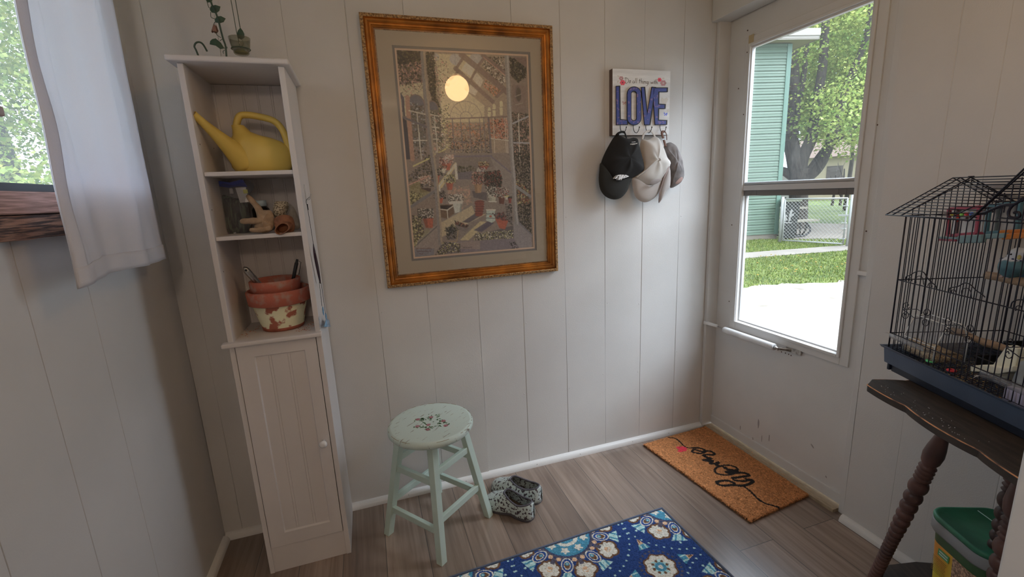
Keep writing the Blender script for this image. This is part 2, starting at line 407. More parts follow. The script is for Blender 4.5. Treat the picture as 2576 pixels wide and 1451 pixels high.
# left wall with its window opening
WY0, WY1, WZ0, WZ1 = -1.22, -0.24, 1.345, 2.10
def left_T(s, d, z): return (d, -s, z)
def wall_with_hole(name, a0, a1, z0, z1, h, T, thick, mat, gs=()):
    """wall from a0..a1 with a rectangular opening h = (b0, b1, c0, c1); grooves at gs, real thickness"""
    b = MB(); b0, b1, c0, c1 = h
    cuts = sorted(set([a0, a1, b0, b1])); gsx = sorted(gs)
    def face(s0, s1, y0, y1):
        pr = [(s0, 0.0)]
        for g in gsx:
            if s0+0.004 < g < s1-0.004: pr += [(g-0.0015, 0), (g, -0.003), (g+0.0015, 0)]
        pr.append((s1, 0.0))
        for (p, dp), (q, dq) in zip(pr[:-1], pr[1:]):
            b.add([T(p, dp, y0), T(q, dq, y0), T(q, dq, y1), T(p, dp, y1)], [(0, 1, 2, 3)])
        b.add([T(s0, -thick, y0), T(s1, -thick, y0), T(s1, -thick, y1), T(s0, -thick, y1)], [(0, 1, 2, 3)])
    face(a0, b0, z0, z1); face(b1, a1, z0, z1); face(b0, b1, z0, c0); face(b0, b1, c1, z1)
    def side(p, q, y0, y1):
        b.add([T(p, 0, y0), T(q, 0, y1), T(q, -thick, y1), T(p, -thick, y0)], [(0, 1, 2, 3)])
    side(b0, b0, c0, c1); side(b1, b1, c0, c1); side(b0, b1, c0, c0); side(b0, b1, c1, c1)
    side(a0, a0, z0, z1); side(a1, a1, z0, z1); side(a0, a1, z0, z0); side(a0, a1, z1, z1)
    return b.build(name, mat)
gl = []
y = 0.19
LG = [round(0.50+0.215*i, 4) for i in range(18)]
struct(wall_with_hole('wall_left', 0.0, -YF, 0, CEIL, (-WY1, -WY0, WZ0, WZ1), left_T, 0.12, m_wall, LG))
# right wall beyond the door
struct(panelled('wall_right', [0.151, 0.257, 0.405, 0.56, 0.75], -0.785-FW, 0, CEIL, lambda s, d, z: (XR-d, -0.785-s, z), gw=0.0013, gd=0.0012))
struct(B((XD+0.001, -0.80, 2.0155), (2.41, 0.0, CEIL)).build('wall_above_door', m_wall))
struct(B((2.305, FW-0.10, 0), (2.42, FW, CEIL)).build('wall_right_end', m_wall))
# front wall beside the doorway the camera looks through
struct(B((1.30, FW-0.09, 0), (2.305, FW-0.005, CEIL)).build('wall_front', m_wall))
struct(B((1.285, FW-0.105, 0), (1.30, FW+0.003, CEIL-0.001)).build('trim_2', m_trim, bevel=0.003))
# rear room behind the camera, with its window
struct(B((-0.02, YF-0.12, 0), (3.72, YF, CEIL)).build('wall_rear', m_wall))
struct(B((3.6, YF, 0), (3.72, FW-0.10, CEIL)).build('wall_rear_right', m_wall))
struct(B((2.305, FW-0.20, 0), (3.72, FW-0.10, CEIL)).build('wall_rear_front', m_wall))
struct(B((2.34, YF-0.2, -0.06), (3.72, FW-0.1, 0.0)).build('floor_rear', m_floor))
struct(B((-0.14, FW-0.10, CEIL), (2.42, 0.14, CEIL+0.08)).build('ceiling', m_ceil))
struct(B((-0.14, YF-0.2, CEIL), (3.72, FW-0.10, CEIL+0.08)).build('ceiling_rear', m_ceil))
# quarter-round baseboards
def qround(name, p, q, out, r=0.021):
    p = Vector(p); q = Vector(q); out = Vector(out); pr = [(0, 0)]
    pr += [(r*math.cos(a*math.pi/12), r*1.25*math.sin(a*math.pi/12)) for a in range(7)]
    vs = []
    for e in (p, q):
        vs += [e+out*x+Vector((0, 0, z)) for x, z in pr]
    n = len(pr); b = MB().add(vs, [(i, (i+1) % n, n+(i+1) % n, n+i) for i in range(n)]+[tuple(range(n)), tuple(range(2*n-1, n-1, -1))])
    return struct(b.build(name, m_trim))
qround('baseboard_back', (0.004, -0.0005, 0), (2.297, -0.0005, 0), (0, -1, 0))
qround('baseboard_left', (0.0005, -0.02, 0), (0.0005, -4.2, 0), (1, 0, 0))
qround('baseboard_right', (XR-0.0005, -0.785, 0), (XR-0.0005, FW, 0), (-1, 0, 0))
b = MB()
for x in (0.72, 0.98, 1.33, 1.56, 1.86, 2.08): b.sphere((x, -0.020, 0.014), 0.0016, 6, 4)
struct(b.build('trim_7', m_gap))
# ---------------------------------------------------------------- storm door and its frame
Y0, Y1 = -0.745, -0.022; GZ0, GZ1, GY0, GY1 = 0.622, 1.888, -0.672, -0.140
door = thing('door_1', 'white storm door with a two-pane window looking onto the yard', 'door', (XD, -0.38, 0.02)); door['kind'] = 'structure'
b = MB()
x0, x1 = XD, XD+0.019
b.box((x0, Y0, 0.022), (x1, GY0, 2.015)); b.box((x0, GY1, 0.022), (x1, Y1, 2.015)); b.box((x0, GY0, 0.022), (x1, GY1, GZ0)); b.box((x0, GY0, GZ1), (x1, GY1, 2.015))
b.build('door_panel', m_wall2, door, weld=False)
# raised moulding around the glass
def ring(b, x0, x1, ya, yb, za, zb, w):
    b.box((x0, ya, za), (x1, ya+w, zb)); b.box((x0, yb-w, za), (x1, yb, zb)); b.box((x0, ya+w, za), (x1, yb-w, za+w)); b.box((x0, ya+w, zb-w), (x1, yb-w, zb))
b = MB(); ring(b, XD-0.007, XD+0.004, GY0-0.038, GY1+0.022, GZ0-0.03, GZ1+0.032, 0.034)
b.build('window_frame', m_wall2, door, bevel=0.002)
b = MB(); ring(b, XD-0.012, XD+0.02, GY0-0.004, GY1+0.002, GZ0-0.002, GZ1+0.004, 0.012)
b.build('glazing_bead', m_wall2, door, bevel=0.002)
m_alu = M('white_aluminium', (0.62, 0.61, 0.60), 0.38)
b = MB(); ring(b, XD-0.004, XD+0.014, GY0+0.006, GY1-0.004, 1.262, GZ1-0.006, 0.011); b.box((XD-0.006, GY0+0.006, 1.262), (XD+0.014, GY1-0.004, 1.285))
b.build('sash', m_alu, door, bevel=0.0015)
b = MB(); ring(b, XD+0.014, XD+0.03, GY0+0.006, GY1-0.004, GZ0+0.006, 1.262, 0.010)
b.build('sash', m_alu, door, bevel=0.0015)
b = MB(); b.tube([(XD+0.004, GY0+0.016, 1.292), (XD+0.004, GY1-0.014, 1.292)], 0.0075, 10)
b.build('pull_rail', M('grey_rail', (0.50, 0.51, 0.52), 0.5, bump=0.3, bs=60), door, smooth=True)
b = MB(); b.box((XD+0.0, GY0+0.004, 1.238), (XD+0.03, GY1-0.002, 1.262))
for y in (-0.63, -0.60, -0.225, -0.195): b.box((XD-0.001, y, 1.24), (XD, y+0.012, 1.259))
b.build('meeting_gap', M('grey_track', (0.17, 0.16, 0.15), 0.6), door)
B((XD+0.0105, GY0+0.016, 1.285), (XD+0.0125, GY1-0.014, GZ1-0.016)).build('pane', m_dusty, door)
B((XD+0.0215, GY0+0.015, GZ0+0.015), (XD+0.0235, GY1-0.013, 1.24)).build('pane', m_glass, door)
b = MB()
for (y, z) in ((-0.085, 1.72), (-0.09, 1.10), (-0.10, 0.72), (-0.125, 1.95), (-0.71, 1.47), (-0.715, 1.11), (-0.70, 0.66), (-0.13, 1.60), (-0.13, 1.86)):
    b.lathe([(0.003, -0.002), (0.003, 0.0), (0.0015, 0.0012)], 8, (XD-0.0005 if y > -0.12 or y < -0.69 else XD-0.007, y, z), ax=(-1, 0, 0))
b.build('screw', m_rust, door)
B((XD-0.007, Y0, 0.022), (XD+0.002, Y1, 0.066)).build('bottom_sweep', m_wall2, door, bevel=0.002)
B((XD-0.014, -0.784, 0.952), (XD-0.006, -0.708, 0.968)).build('latch_bar', m_trim, door, bevel=0.002)
B((XD-0.008, -0.163, 1.888), (XD-0.0071, -0.136, 1.925)).build('tape', M('masking_tape', (0.52, 0.42, 0.25), 0.7), door)
b = MB(); rr = random.Random(8)
for (y, z, w, h) in ((-0.325, 0.166, 0.006, 0.03), (-0.39, 0.125, 0.004, 0.022), (-0.22, 0.09, 0.003, 0.015), (-0.30, 0.07, 0.004, 0.01), (-0.35, 0.10, 0.003, 0.02), (-0.60, 0.20, 0.010, 0.006), (-0.67, 0.10, 0.004, 0.006)):
    b.prism([(XD-0.0002, y+w*math.cos(a)*rr.uniform(.6, 1), z+h*math.sin(a)*rr.uniform(.6, 1)+0.6*w*math.cos(a)) for a in [i*0.785 for i in range(8)]], (-0.0004, 0, 0))
b.build('scuff', m_scuff, door)
# frame, header, threshold
struct(B((2.292, -0.020, 0.0), (2.40, -0.0005, 2.02)).build('trim_1', m_wall2, bevel=0.002))
struct(MB().box((2.262, -0.86, 2.018), (2.352, -0.0005, CEIL-0.001)).build('trim_3', m_wall2, bevel=0.003))
struct(MB().box((2.332, -0.7845, 0.0), (2.40, -0.747, 2.03)).build('trim_4', m_wall2, bevel=0.002))
struct(B((2.306, -0.745, 0.0005), (2.40, -0.0205, 0.014)).build('trim_5', M('bare_wood_threshold', (0.46, 0.36, 0.24), 0.6, var=0.25, vs=30, stretch=(10, 1, 1))))
# ---------------------------------------------------------------- left window: dark sash, rough timber sill
w = thing('window_1', 'window in the left wall with a dark lower sash, half behind the white curtain', 'window', (0, -0.73, WZ0)); w['kind'] = 'structure'
m_sash = M('charcoal_sash', (0.030, 0.032, 0.036), 0.5)
b = MB(); b.box((-0.07, WY0, WZ0), (-0.03, WY1, WZ0+0.02)); b.box((-0.07, WY0, WZ1-0.03), (-0.03, WY1, WZ1)); b.box((-0.07, WY0, WZ0), (-0.03, WY0+0.03, WZ1)); b.box((-0.07, WY1-0.03, WZ0), (-0.03, WY1, WZ1))
b.box((-0.03, WY0, WZ0-0.002), (0.024, WY1, WZ0+0.018))
b.build('sash', m_sash, w, bevel=0.002)
B((-0.052, WY0+0.03, WZ0+0.02), (-0.050, WY1-0.03, WZ1-0.03)).build('pane', m_dusty2, w)
m_walnut = M('reddish_stained_wood', A(116, 82, 70, .95), 0.6, col2=A(78, 52, 42), vs=5, stretch=(30, 2.5, 60), bump=0.3, bs=40)
m_rough = M('weathered_dark_timber', A(98, 66, 50), 0.75, col2=A(42, 27, 21), vs=5, stretch=(30, 2, 45), bump=0.9, bs=30, thr=(0.42, 0.58))
B((0.0005, WY0-0.05, 1.302), (0.028, WY1+0.04, 1.347)).build('window_stool', m_walnut, w, bevel=0.003)
b = MB(); rr = random.Random(2)
ys = [WY0-0.06+i*(WY1-WY0+0.1)/30 for i in range(31)]
prof = lambda: [(0.0006, 1.252), (0.020+rr.uniform(0, .003), 1.254+rr.uniform(-.003, .003)), (0.024+rr.uniform(0, .004), 1.278), (0.022+rr.uniform(0, .003), 1.300), (0.0006, 1.3015)]
V = []
for y in ys: V += [(x, y, z) for x, z in prof()]
F = [(i*5+k, (i+1)*5+k, (i+1)*5+(k+1) % 5, i*5+(k+1) % 5) for i in range(30) for k in range(5)]+[(0, 1, 2, 3, 4), (154, 153, 152, 151, 150)]
b.add(V, F); b.build('window_apron', m_rough, w)
kn = at(4, 278, 'x', 0.012)
b = MB(); b.box((-0.03, kn.y-0.06, kn.z-0.011), (0.014, kn.y+0.006, kn.z+0.009)); b.build('wooden_catch', M('catch_wood', (0.13, 0.055, 0.032), 0.5), w, bevel=0.004)
# ---------------------------------------------------------------- curtain
cur = thing('curtain', 'white cotton curtain panel with a stitched hem hanging over the left window', 'curtain', (0.08, -0.45, 1.15))
m_cur = M('white_cotton', (0.90, 0.90, 0.95), 0.85, bump=0.35, bs=500, trans=0.38, sheen=0.3)
YC0, YC1 = -0.722, -0.178
def cur_pt(u, v, dx=0.0):
    y = YC0+(YC1-YC0)*u
    y += (1-v)*0.0+v*0.03*(0.5-u)*0.6
    z = 1.148+0.012*u+0.006*math.sin(6*u)+v*(2.16-1.15)
    x = 0.084+0.017*math.sin(2*math.pi*(u*2.1+0.08)+0.5*v)*(0.4+0.9*v)+0.007*math.sin(2*math.pi*u*5.3+1.2+1.6*v)*(0.4+0.9*v)
    if u < 0.13: x += 0.007*math.sin(math.pi*u/0.13)
    if u > 0.88: x -= 0.055*min(1.0, (u-0.88)/0.03)
    x += 0.0035*math.sin(24*v+7*u)*math.exp(-((u-0.1)/0.1)**2)+0.002*math.sin(31*v+16*u)*math.exp(-((u-0.7)/0.13)**2)
    return (x+dx, y, z)
b = MB().grid(lambda u, v: cur_pt(u, v), 90, 70)
b.build('panel', m_cur, cur, smooth=True, solid=0.0012)
b = MB().grid(lambda u, v: cur_pt(u, v*0.042, 0.0022), 90, 5)
b.build('hem', m_cur, cur, smooth=True, solid=0.0016)
b = MB().grid(lambda u, v: cur_pt(u*0.055, v, 0.002), 6, 70)
b.build('side_hem', m_cur, cur, smooth=True, solid=0.0016)
b = MB(); b.tube([(0.085, -1.36, 2.165), (0.085, -0.10, 2.165)], 0.008, 10)
for y in (-1.34, -0.12): b.tube([(0.0, y, 2.165), (0.085, y, 2.165)], 0.006, 8)
o = b.build('curtain_rod', m_metal, smooth=True); tag(o, 'metal rod that carries the white curtain above the left window', 'curtain rod')
# ---------------------------------------------------------------- globe lamp on the ceiling (seen as a reflection in the picture glass)
LP = Vector((1.346, -1.342, 2.0))
lamp = thing('ceiling_lamp', 'round frosted globe lamp hanging from the ceiling, mirrored in the picture glass', 'lamp', (LP.x, LP.y, CEIL))
mg = bpy.data.materials.new('lit_globe'); mg.use_nodes = True
e = mg.node_tree.nodes['Principled BSDF']; e.inputs['Base Color'].default_value = (0.9, 0.8, 0.6, 1); e.inputs['Emission Color'].default_value = (1.0, 0.60, 0.27, 1); e.inputs['Emission Strength'].default_value = 17.0
MB().sphere(LP, 0.08, 32, 20).build('globe', mg, lamp, smooth=True)
MB().lathe([(0.045, 0.0), (0.05, 0.012), (0.05, 0.03)], 24, (LP.x, LP.y, 2.075)).build('globe_cap', M('lamp_cap', (0.3, 0.28, 0.25), 0.4, 0.8), lamp, smooth=True)
MB().tube([(LP.x, LP.y, 2.10), (LP.x, LP.y, CEIL)], 0.006, 8).build('stem', m_metal, lamp)

fill_lamp = thing('ceiling_lamp', 'unseen globe lamp added behind the viewpoint as warm fill for the upper walls', 'lamp', (0.60, -3.20, CEIL))  # added lamp, out of view: warm fill light for the upper walls
mg2 = mg.copy(); mg2.name = 'added_fill_globe'; e = mg2.node_tree.nodes['Principled BSDF']; e.inputs['Emission Color'].default_value = (1.0, 0.78, 0.60, 1); e.inputs['Emission Strength'].default_value = 52.0
MB().sphere((0.60, -3.20, 2.05), 0.09, 32, 20).build('globe', mg2, fill_lamp, smooth=True)
MB().lathe([(0.05, 0.0), (0.05, 0.03)], 24, (0.60, -3.20, 2.135)).build('globe_cap', m_metal, fill_lamp, smooth=True)
MB().tube([(0.60, -3.20, 2.16), (0.60, -3.20, CEIL)], 0.006, 8).build('stem', m_metal, fill_lamp)
# ---------------------------------------------------------------- tall narrow cabinet
m_cab = M('cabinet_white', (0.74, 0.70, 0.68), 0.5, bump=0.12, bs=180, var=0.03, vs=6)
CX0, CX1, CY0, CY1 = 0.207, 0.483, -0.265, -0.006
cab = thing('tall_cabinet', 'tall narrow white cabinet with three open shelves above a closed door', 'cabinet', (0.345, -0.135, 0))
IX0, IX1 = CX0+0.0155, CX1-0.017
B((CX0, CY0, 0), (IX0, CY1, 1.701)).build('side_panel', m_cab, cab, bevel=0.0015)
B((IX1, CY0, 0), (CX1, CY1, 1.701)).build('side_panel', m_cab, cab, bevel=0.0015)
B((CX0-0.021, CY0-0.022, 1.7012), (CX1+0.017, CY1+0.002, 1.7175)).build('top_panel', m_cab, cab, bevel=0.005, segs=3)
B((CX0-0.017, CY0-0.020, 0.8585), (CX1+0.004, CY0+0.012, 0.8735)).build('ledge', m_cab, cab, bevel=0.005, segs=3)
B((IX0+0.0003, CY0+0.010, 0.8585), (IX1-0.0003, -0.016, 0.8715)).build('fixed_shelf', m_cab, cab)
B((IX0+0.0004, CY0+0.008, 1.389), (IX1-0.0004, -0.016, 1.402)).build('shelf', m_cab, cab, bevel=0.002)
B((IX0+0.0004, CY0+0.008, 1.1955), (IX1-0.0004, -0.016, 1.208)).build('shelf', m_cab, cab, bevel=0.002)
b = MB(); pr = []
x = IX0
while x < IX1-0.001:
    for dx, dy in ((0, 0), (0.0012, 0.0015), (0.0024, 0), (0.0062, 0), (0.0074, 0.0015), (0.0086, 0)):
        if x+dx < IX1: pr.append((x+dx, dy))
    x += 0.044
pr.append((IX1, 0))
n = len(pr); V = [(p, -0.0145+d, 0.0) for p, d in pr]+[(p, -0.0145+d, 1.700) for p, d in pr]
b.add(V, [(i, i+1, n+i+1, n+i) for i in range(n-1)]); b.box((IX0, -0.0125, 0), (IX1, -0.0065, 1.70))
b.build('back_panel', m_cab, cab)
B((IX0+0.0003, CY0+0.004, 0.0), (IX1-0.0003, CY0+0.018, 0.0990)).build('toe_kick', m_cab, cab)
# door with a recessed beadboard panel
DX0, DX1, DZ0, DZ1 = 0.2245, 0.4640, 0.1030, 0.8560
dr = None
b = MB(); ya, yb = CY0-0.001, CY0+0.016
b.box((DX0, ya, DZ0), (0.2735, yb, DZ1)); b.box((0.4265, ya, DZ0), (DX1, yb, DZ1)); b.box((0.2735, ya, DZ0), (0.4265, yb, 0.153)); b.box((0.2735, ya, 0.816), (0.4265, yb, DZ1))
dr = b.build('door', m_cab, cab)
b = MB(); pr = [(0.2735, ya), (0.2768, ya+0.006)]
for g in (0.314, 0.322, 0.371, 0.379): pr += [(g-0.001, ya+0.006), (g, ya+0.0075), (g+0.001, ya+0.006)]
pr += [(0.4232, ya+0.006), (0.4265, ya)]
n = len(pr); b.add([(x, y, 0.153) for x, y in pr]+[(x, y, 0.816) for x, y in pr], [(i, i+1, n+i+1, n+i) for i in range(n-1)])
b.add([(0.2735, ya, 0.153), (0.4265, ya, 0.153), (0.4232, ya+0.006, 0.157), (0.2768, ya+0.006, 0.157)], [(0, 1, 2, 3)])
b.add([(0.2735, ya, 0.816), (0.4265, ya, 0.816), (0.4232, ya+0.006, 0.812), (0.2768, ya+0.006, 0.812)], [(0, 1, 2, 3)])
b.build('door_inset', m_cab, dr)
MB().lathe([(0.006, 0.0), (0.006, 0.010), (0.0085, 0.014), (0.0125, 0.019), (0.0135, 0.024), (0.010, 0.029), (0.004, 0.031)], 24, (0.4435, ya, 0.474), ax=(0, -1, 0)).build('knob', M('porcelain_knob', (0.85, 0.84, 0.83), 0.18), dr, smooth=True)
b = MB()
for (px, py) in ((503, 363), (538, 373), (533, 528), (562, 683)):
    p = at(px, py, 'x', IX0+0.0003); MB().lathe([(0.0022, 0), (0.0022, 0.0004)], 8, p, ax=(1, 0, 0)).build('shelf_pin_hole', m_gap, cab)
# ---------------------------------------------------------------- watering can
m_yel = M('yellow_plastic', (0.80, 0.585, 0.13), 0.38, bump=0.1, bs=90)
can = thing('watering_can', 'yellow plastic watering can with a long spout on the top shelf of the cabinet', 'watering can', (0.36, -0.13, 1.4021))
cx, cy, cz = 0.362, -0.130, 1.4024
b = MB()
prof = [(0.0, 0.068, 0.040, 0), (0.004, 0.080, 0.046, 0), (0.02, 0.090, 0.052, 0), (0.05, 0.093, 0.054, 0), (0.078, 0.090, 0.053, -0.003), (0.098, 0.078, 0.048, -0.010), (0.110, 0.060, 0.040, -0.020), (0.119, 0.040, 0.030, -0.034), (0.130, 0.026, 0.022, -0.046), (0.150, 0.018, 0.017, -0.055)]
n = 40; V = []; F = []
for h, a, c, o in prof:
    for k in range(n):
        t = 2*math.pi*k/n; V.append((cx+o+a*math.cos(t), cy+c*math.sin(t), cz+h))
for i in range(len(prof)-1):
    for k in range(n): F.append((i*n+k, i*n+(k+1) % n, (i+1)*n+(k+1) % n, (i+1)*n+k))
F.append(tuple(range(n-1, -1, -1)))
b.add(V, F); b.build('body', m_yel, can, smooth=True)
tip = at(486, 286, 'y', -0.245)
p0 = Vector((cx-0.045, cy-0.01, cz+0.036))
pts = [p0.lerp(tip, i/16) for i in range(17)]; m = len(pts)
b = MB(); b.tube(pts, [0.034*(1-i/(m-1))**1.7+0.0095 for i in range(m)], 18, flat=1.0, cap=False)
b.build('spout', m_yel, can, smooth=True, solid=0.0015)
h = [at(597, 372, 'y', cy), at(594, 330, 'y', cy), at(600, 296, 'y', cy), at(618, 289, 'y', cy), at(655, 294, 'y', cy), at(690, 305, 'y', cy), at(712, 330, 'y', cy), at(727, 372, 'y', cy), (0.4555, cy, cz+0.055)]
pts = smooth_path(h, 6)
MB().tube(pts, 0.0125, 14, flat=0.85).build('handle', m_yel, can, smooth=True)
# ---------------------------------------------------------------- zip bag with plant labels, jar, gloves
SH2 = 1.2082
bag = thing('zip_bag', 'clear zip bag with a blue seal full of dark plant tags on the middle shelf', 'bag', (0.25, -0.12, SH2))
yb_ = -0.105
def pl(px, py, y): return at(px, py, 'y', y)
out = [(549, 457), (556, 520), (563, 591), (590, 593), (630, 591), (629, 545), (622, 500), (640, 470), (622, 452), (590, 458)]
m_bagf = glass_mat('clear_film', (0.93, 0.94, 0.96), haze=0.22, rough=0.12, hazecol=(0.35, 0.36, 0.40))
MB().puff([pl(x, y, yb_) for x, y in out], (0, -1, 0), 0.028, back=0.5, rings=8, wob=0.3, seed=4).build('film', m_bagf, bag, smooth=True)
MB().puff([pl(x, y, yb_) for x, y in ((556, 492), (562, 540), (568, 588), (600, 590), (627, 588), (625, 545), (618, 505), (590, 498))], (0, -1, 0), 0.016, back=0.5, rings=6, wob=0.2, seed=14).build('dark_contents', M('dark_plant_labels', A(58, 60, 50), 0.7, col2=A(24, 25, 24), vs=60, thr=(0.45, 0.6), stretch=(2.5, 2.5, 0.35)), bag, smooth=True)
m_blue = M('blue_zip_strip', A(52, 58, 110, 0.9), 0.35)
b = MB(); b.prism([pl(x, y, yb_-0.012) for x, y in ((546, 455), (578, 459), (610, 451), (622, 470), (600, 468), (575, 472), (549, 468))], (0, 0.002, 0))
b.build('zip_seal', m_blue, bag, solid=0.001)
rr = random.Random(11)
cols = [M('tag_green', A(62, 74, 48), 0.6), M('tag_black', A(40, 42, 44), 0.5), M('tag_olive', A(98, 92, 58), 0.6), M('tag_pale', A(150, 140, 130), 0.5), M('tag_purple', A(84, 58, 70), 0.6)]
for k in range(16):
    x = 560+k*4.0+rr.uniform(-3, 3); y1 = 588-rr.uniform(0, 3); y0 = 485+rr.uniform(0, 30)+k*1.2
    d = yb_+rr.uniform(-0.008, 0.012); p = pl(x, y1, d); q = pl(x-8+rr.uniform(-4, 5), y0, d)
    b = MB().beam(p, q, 0.0075, 0.0015, up=(0, 1, 0)); b.build('plant_tag', cols[k % 5 if k % 3 else 1], bag)
p = pl(583, 487, yb_-0.006); MB().lathe([(0.006, 0), (0.006, 0.014), (0.004, 0.018)], 12, p).build('small_bottle', cols[3], bag, smooth=True)
b = MB().prism([pl(x, y, yb_-0.014) for x, y in ((592, 472), (618, 470), (626, 508), (604, 510))], (0, 0.002, 0)); b.build('paper_label', M('paper_label', A(150, 146, 142), 0.7), bag)
b = MB().prism([pl(x, y, yb_-0.0155) for x, y in ((611, 477), (622, 476), (624, 486), (613, 487))], (0, 0.001, 0)); b.build('paper_label', M('yellow_sticker', A(170, 150, 60), 0.7), bag)
jar = thing('dark_jar', 'small dark jar with a pale lid behind the zip bag on the middle shelf', 'jar', (0.31, -0.06, SH2))
MB().lathe([(0.026, 0.0), (0.028, 0.01), (0.028, 0.075), (0.020, 0.085)], 24, (0.322, -0.060, SH2+0.0005)).build('jar_body', M('dark_jar_glass', (0.02, 0.018, 0.014), 0.2), jar, smooth=True)
MB().lathe([(0.021, 0.0), (0.021, 0.018), (0.019, 0.02)], 24, (0.322, -0.060, SH2+0.086)).build('jar_lid', M('pale_lid', A(128, 130, 136), 0.5), jar, smooth=True)
# tan garden glove with a leather cuff
m_tan = M('tan_suede', (0.44, 0.31, 0.20), 0.9, var=0.25, vs=40, bump=0.6, bs=220)
m_lea = M('rust_leather', (0.30, 0.125, 0.06), 0.75, var=0.35, vs=30, bump=0.5, bs=160)
m_flo = M('flower_print_cotton', (0.46, 0.38, 0.26), 0.9, col2=(0.15, 0.11, 0.07), vs=230, thr=(0.42, 0.50), detail=1.0)
gl_ = thing('garden_glove', 'tan garden glove with a rust leather cuff hanging over the middle shelf edge', 'glove', (0.36, -0.20, SH2))
gy = -0.215
def G(px, py, dy=0.0): return at(px, py, 'y', gy+dy)
b = MB()
def finger(pts, rad):
    P = smooth_path([G(*p) for p in pts], 5); m = len(P)
    b.tube(P, [rad*(0.55+0.45*min(1, 4*i/(m-1)))*(0.9+0.1*math.sin(i)) for i in range(m)], 12, upv=(0, 1, 0), flat=0.8)
finger([(622, 492, 0.03), (640, 512, 0.015), (658, 535, 0.0), (674, 556, 0.0)], 0.0105)
finger([(605, 557, 0.0), (625, 556, -0.005), (650, 556, -0.008), (674, 560, -0.004)], 0.0110)
finger([(628, 578, -0.012), (645, 579, -0.015), (662, 577, -0.016), (682, 572, -0.012)], 0.0088)
finger([(655, 565, 0.03), (665, 560, 0.03), (675, 560, 0.02), (684, 563, 0.0)], 0.0095)
b.puff([G(x, y, 0.0) for x, y in ((640, 520), (662, 528), (682, 530), (690, 552), (684, 578), (660, 586), (640, 572), (646, 545))], (0, -1, 0), 0.014, back=0.9, rings=6, wob=0.25, seed=3)
b.build('palm_and_fingers', m_tan, gl_, smooth=True)
b = MB().puff([G(x, y, 0.02) for x, y in ((690, 509), (705, 506), (724, 508), (724, 530), (712, 548), (694, 548), (686, 535))], (0, -1, 0), 0.018, back=0.6, rings=6, wob=0.2, seed=6)
b.build('flowered_back', m_flo, gl_, smooth=True)
b = MB()
c0 = G(712, 578, -0.030)
def cuff(u, v):
    a = 2*math.pi*u; r = 0.0165+0.004*math.sin(2*a+0.5)
    if math.sin(a) > 0.3: r += 0.006*(math.sin(a)-0.3)
    y = -0.022+v*0.05
    return (c0.x+(r+0.004*v)*math.cos(a)*1.05+0.004*v, c0.y+y, c0.z+0.003+(r-0.001*v)*math.sin(a)*0.95+v*0.004)
b.grid(cuff, 28, 8, cu=True); b.build('leather_cuff', m_lea, gl_, smooth=True, solid=0.0022)
b = MB().puff([G(x, y, -0.005) for x, y in ((690, 550), (712, 540), (735, 546), (742, 570), (735, 586), (714, 590), (694, 575))], (0, -1, 0), 0.010, back=0.6, rings=5, wob=0.2, seed=8)
b.build('leather_patch', m_lea, gl_, smooth=True)
g2 = thing('garden_glove', 'grey-tan garden glove lying behind at the right of the middle shelf', 'glove', (0.43, -0.13, SH2))
b = MB().puff([at(x, y, 'y', -0.14) for x, y in ((722, 512), (738, 520), (750, 545), (755, 572), (738, 577), (722, 570), (716, 540))], (0, -1, 0), 0.02, back=0.7, rings=6, wob=0.3, seed=9)
b.build('hand', M('grey_suede', A(118, 104, 90), 0.9, var=0.3, vs=30, bump=0.5, bs=200), g2, smooth=True)
# ---------------------------------------------------------------- terracotta pots
FS = 0.8718
m_ter = M('terracotta', A(116, 62, 46, .9), 0.85, var=0.4, vs=16, bump=0.5, bs=160)
m_terd = M('painted_terracotta', A(150, 146, 116, .9), 0.9, col2=A(106, 58, 44, .9), vs=26, thr=(0.44, 0.50), detail=8, bump=0.6, bs=120)
m_ters = M('stained_terracotta', A(118, 62, 48, .9), 0.85, col2=A(112, 86, 74, .9), vs=34, thr=(0.30, 0.5), detail=7, bump=0.5, bs=140)
m_soil = M('dry_inside_clay', A(120, 66, 44), 0.95, var=0.3, vs=20)
pc = (0.351, -0.135)
pot = thing('terracotta_pot', 'large terracotta pot with flaking pale green paint on the bottom open shelf', 'plant pot', (pc[0], pc[1], FS))
S = 1.06
MB().lathe([(0.062*S, 0.001), (0.064*S, 0.012)], 40, (*pc, FS), capt=False).build('pot_foot', m_ter, pot, smooth=True)
MB().lathe([(0.064*S, 0.012), (0.083*S, 0.098), (0.080*S, 0.098), (0.060*S, 0.02)], 48, (*pc, FS), capb=False).build('pot_wall', m_terd, pot, smooth=True)
MB().lathe([(0.082*S, 0.090), (0.0925*S, 0.094), (0.0955*S, 0.137), (0.092*S, 0.141), (0.086*S, 0.139), (0.083*S, 0.095)], 48, (*pc, FS), capb=False, capt=False).build('pot_rim', m_ters, pot, smooth=True)
pot2 = thing('terracotta_pot', 'smaller plain terracotta pot nested inside the larger painted one', 'plant pot', (pc[0]-0.004, pc[1], FS+0.02))
q = (pc[0]-0.006, pc[1])
MB().lathe([(0.048, 0.022), (0.066, 0.118), (0.062, 0.118), (0.046, 0.03)], 48, (*q, FS)).build('pot_wall', m_soil, pot2, smooth=True)
MB().lathe([(0.068, 0.124), (0.0775, 0.126), (0.0805, 0.172), (0.0775, 0.175), (0.073, 0.174), (0.069, 0.126)], 48, (*q, FS), capb=False, capt=False).build('pot_rim', m_ters, pot2, smooth=True)
tr = thing('garden_trowel', 'metal tool handle standing in the nested terracotta pots', 'garden tool', (q[0], q[1], FS+0.05))
pA = at(613, 672, 'y', q[1]-0.045); pB = Vector((q[0]+0.005, q[1]+0.01, FS+0.06))
pts = [pA.lerp(pB, t) for t in (0, .03, .07, .12, .35, .7, 1.0)]
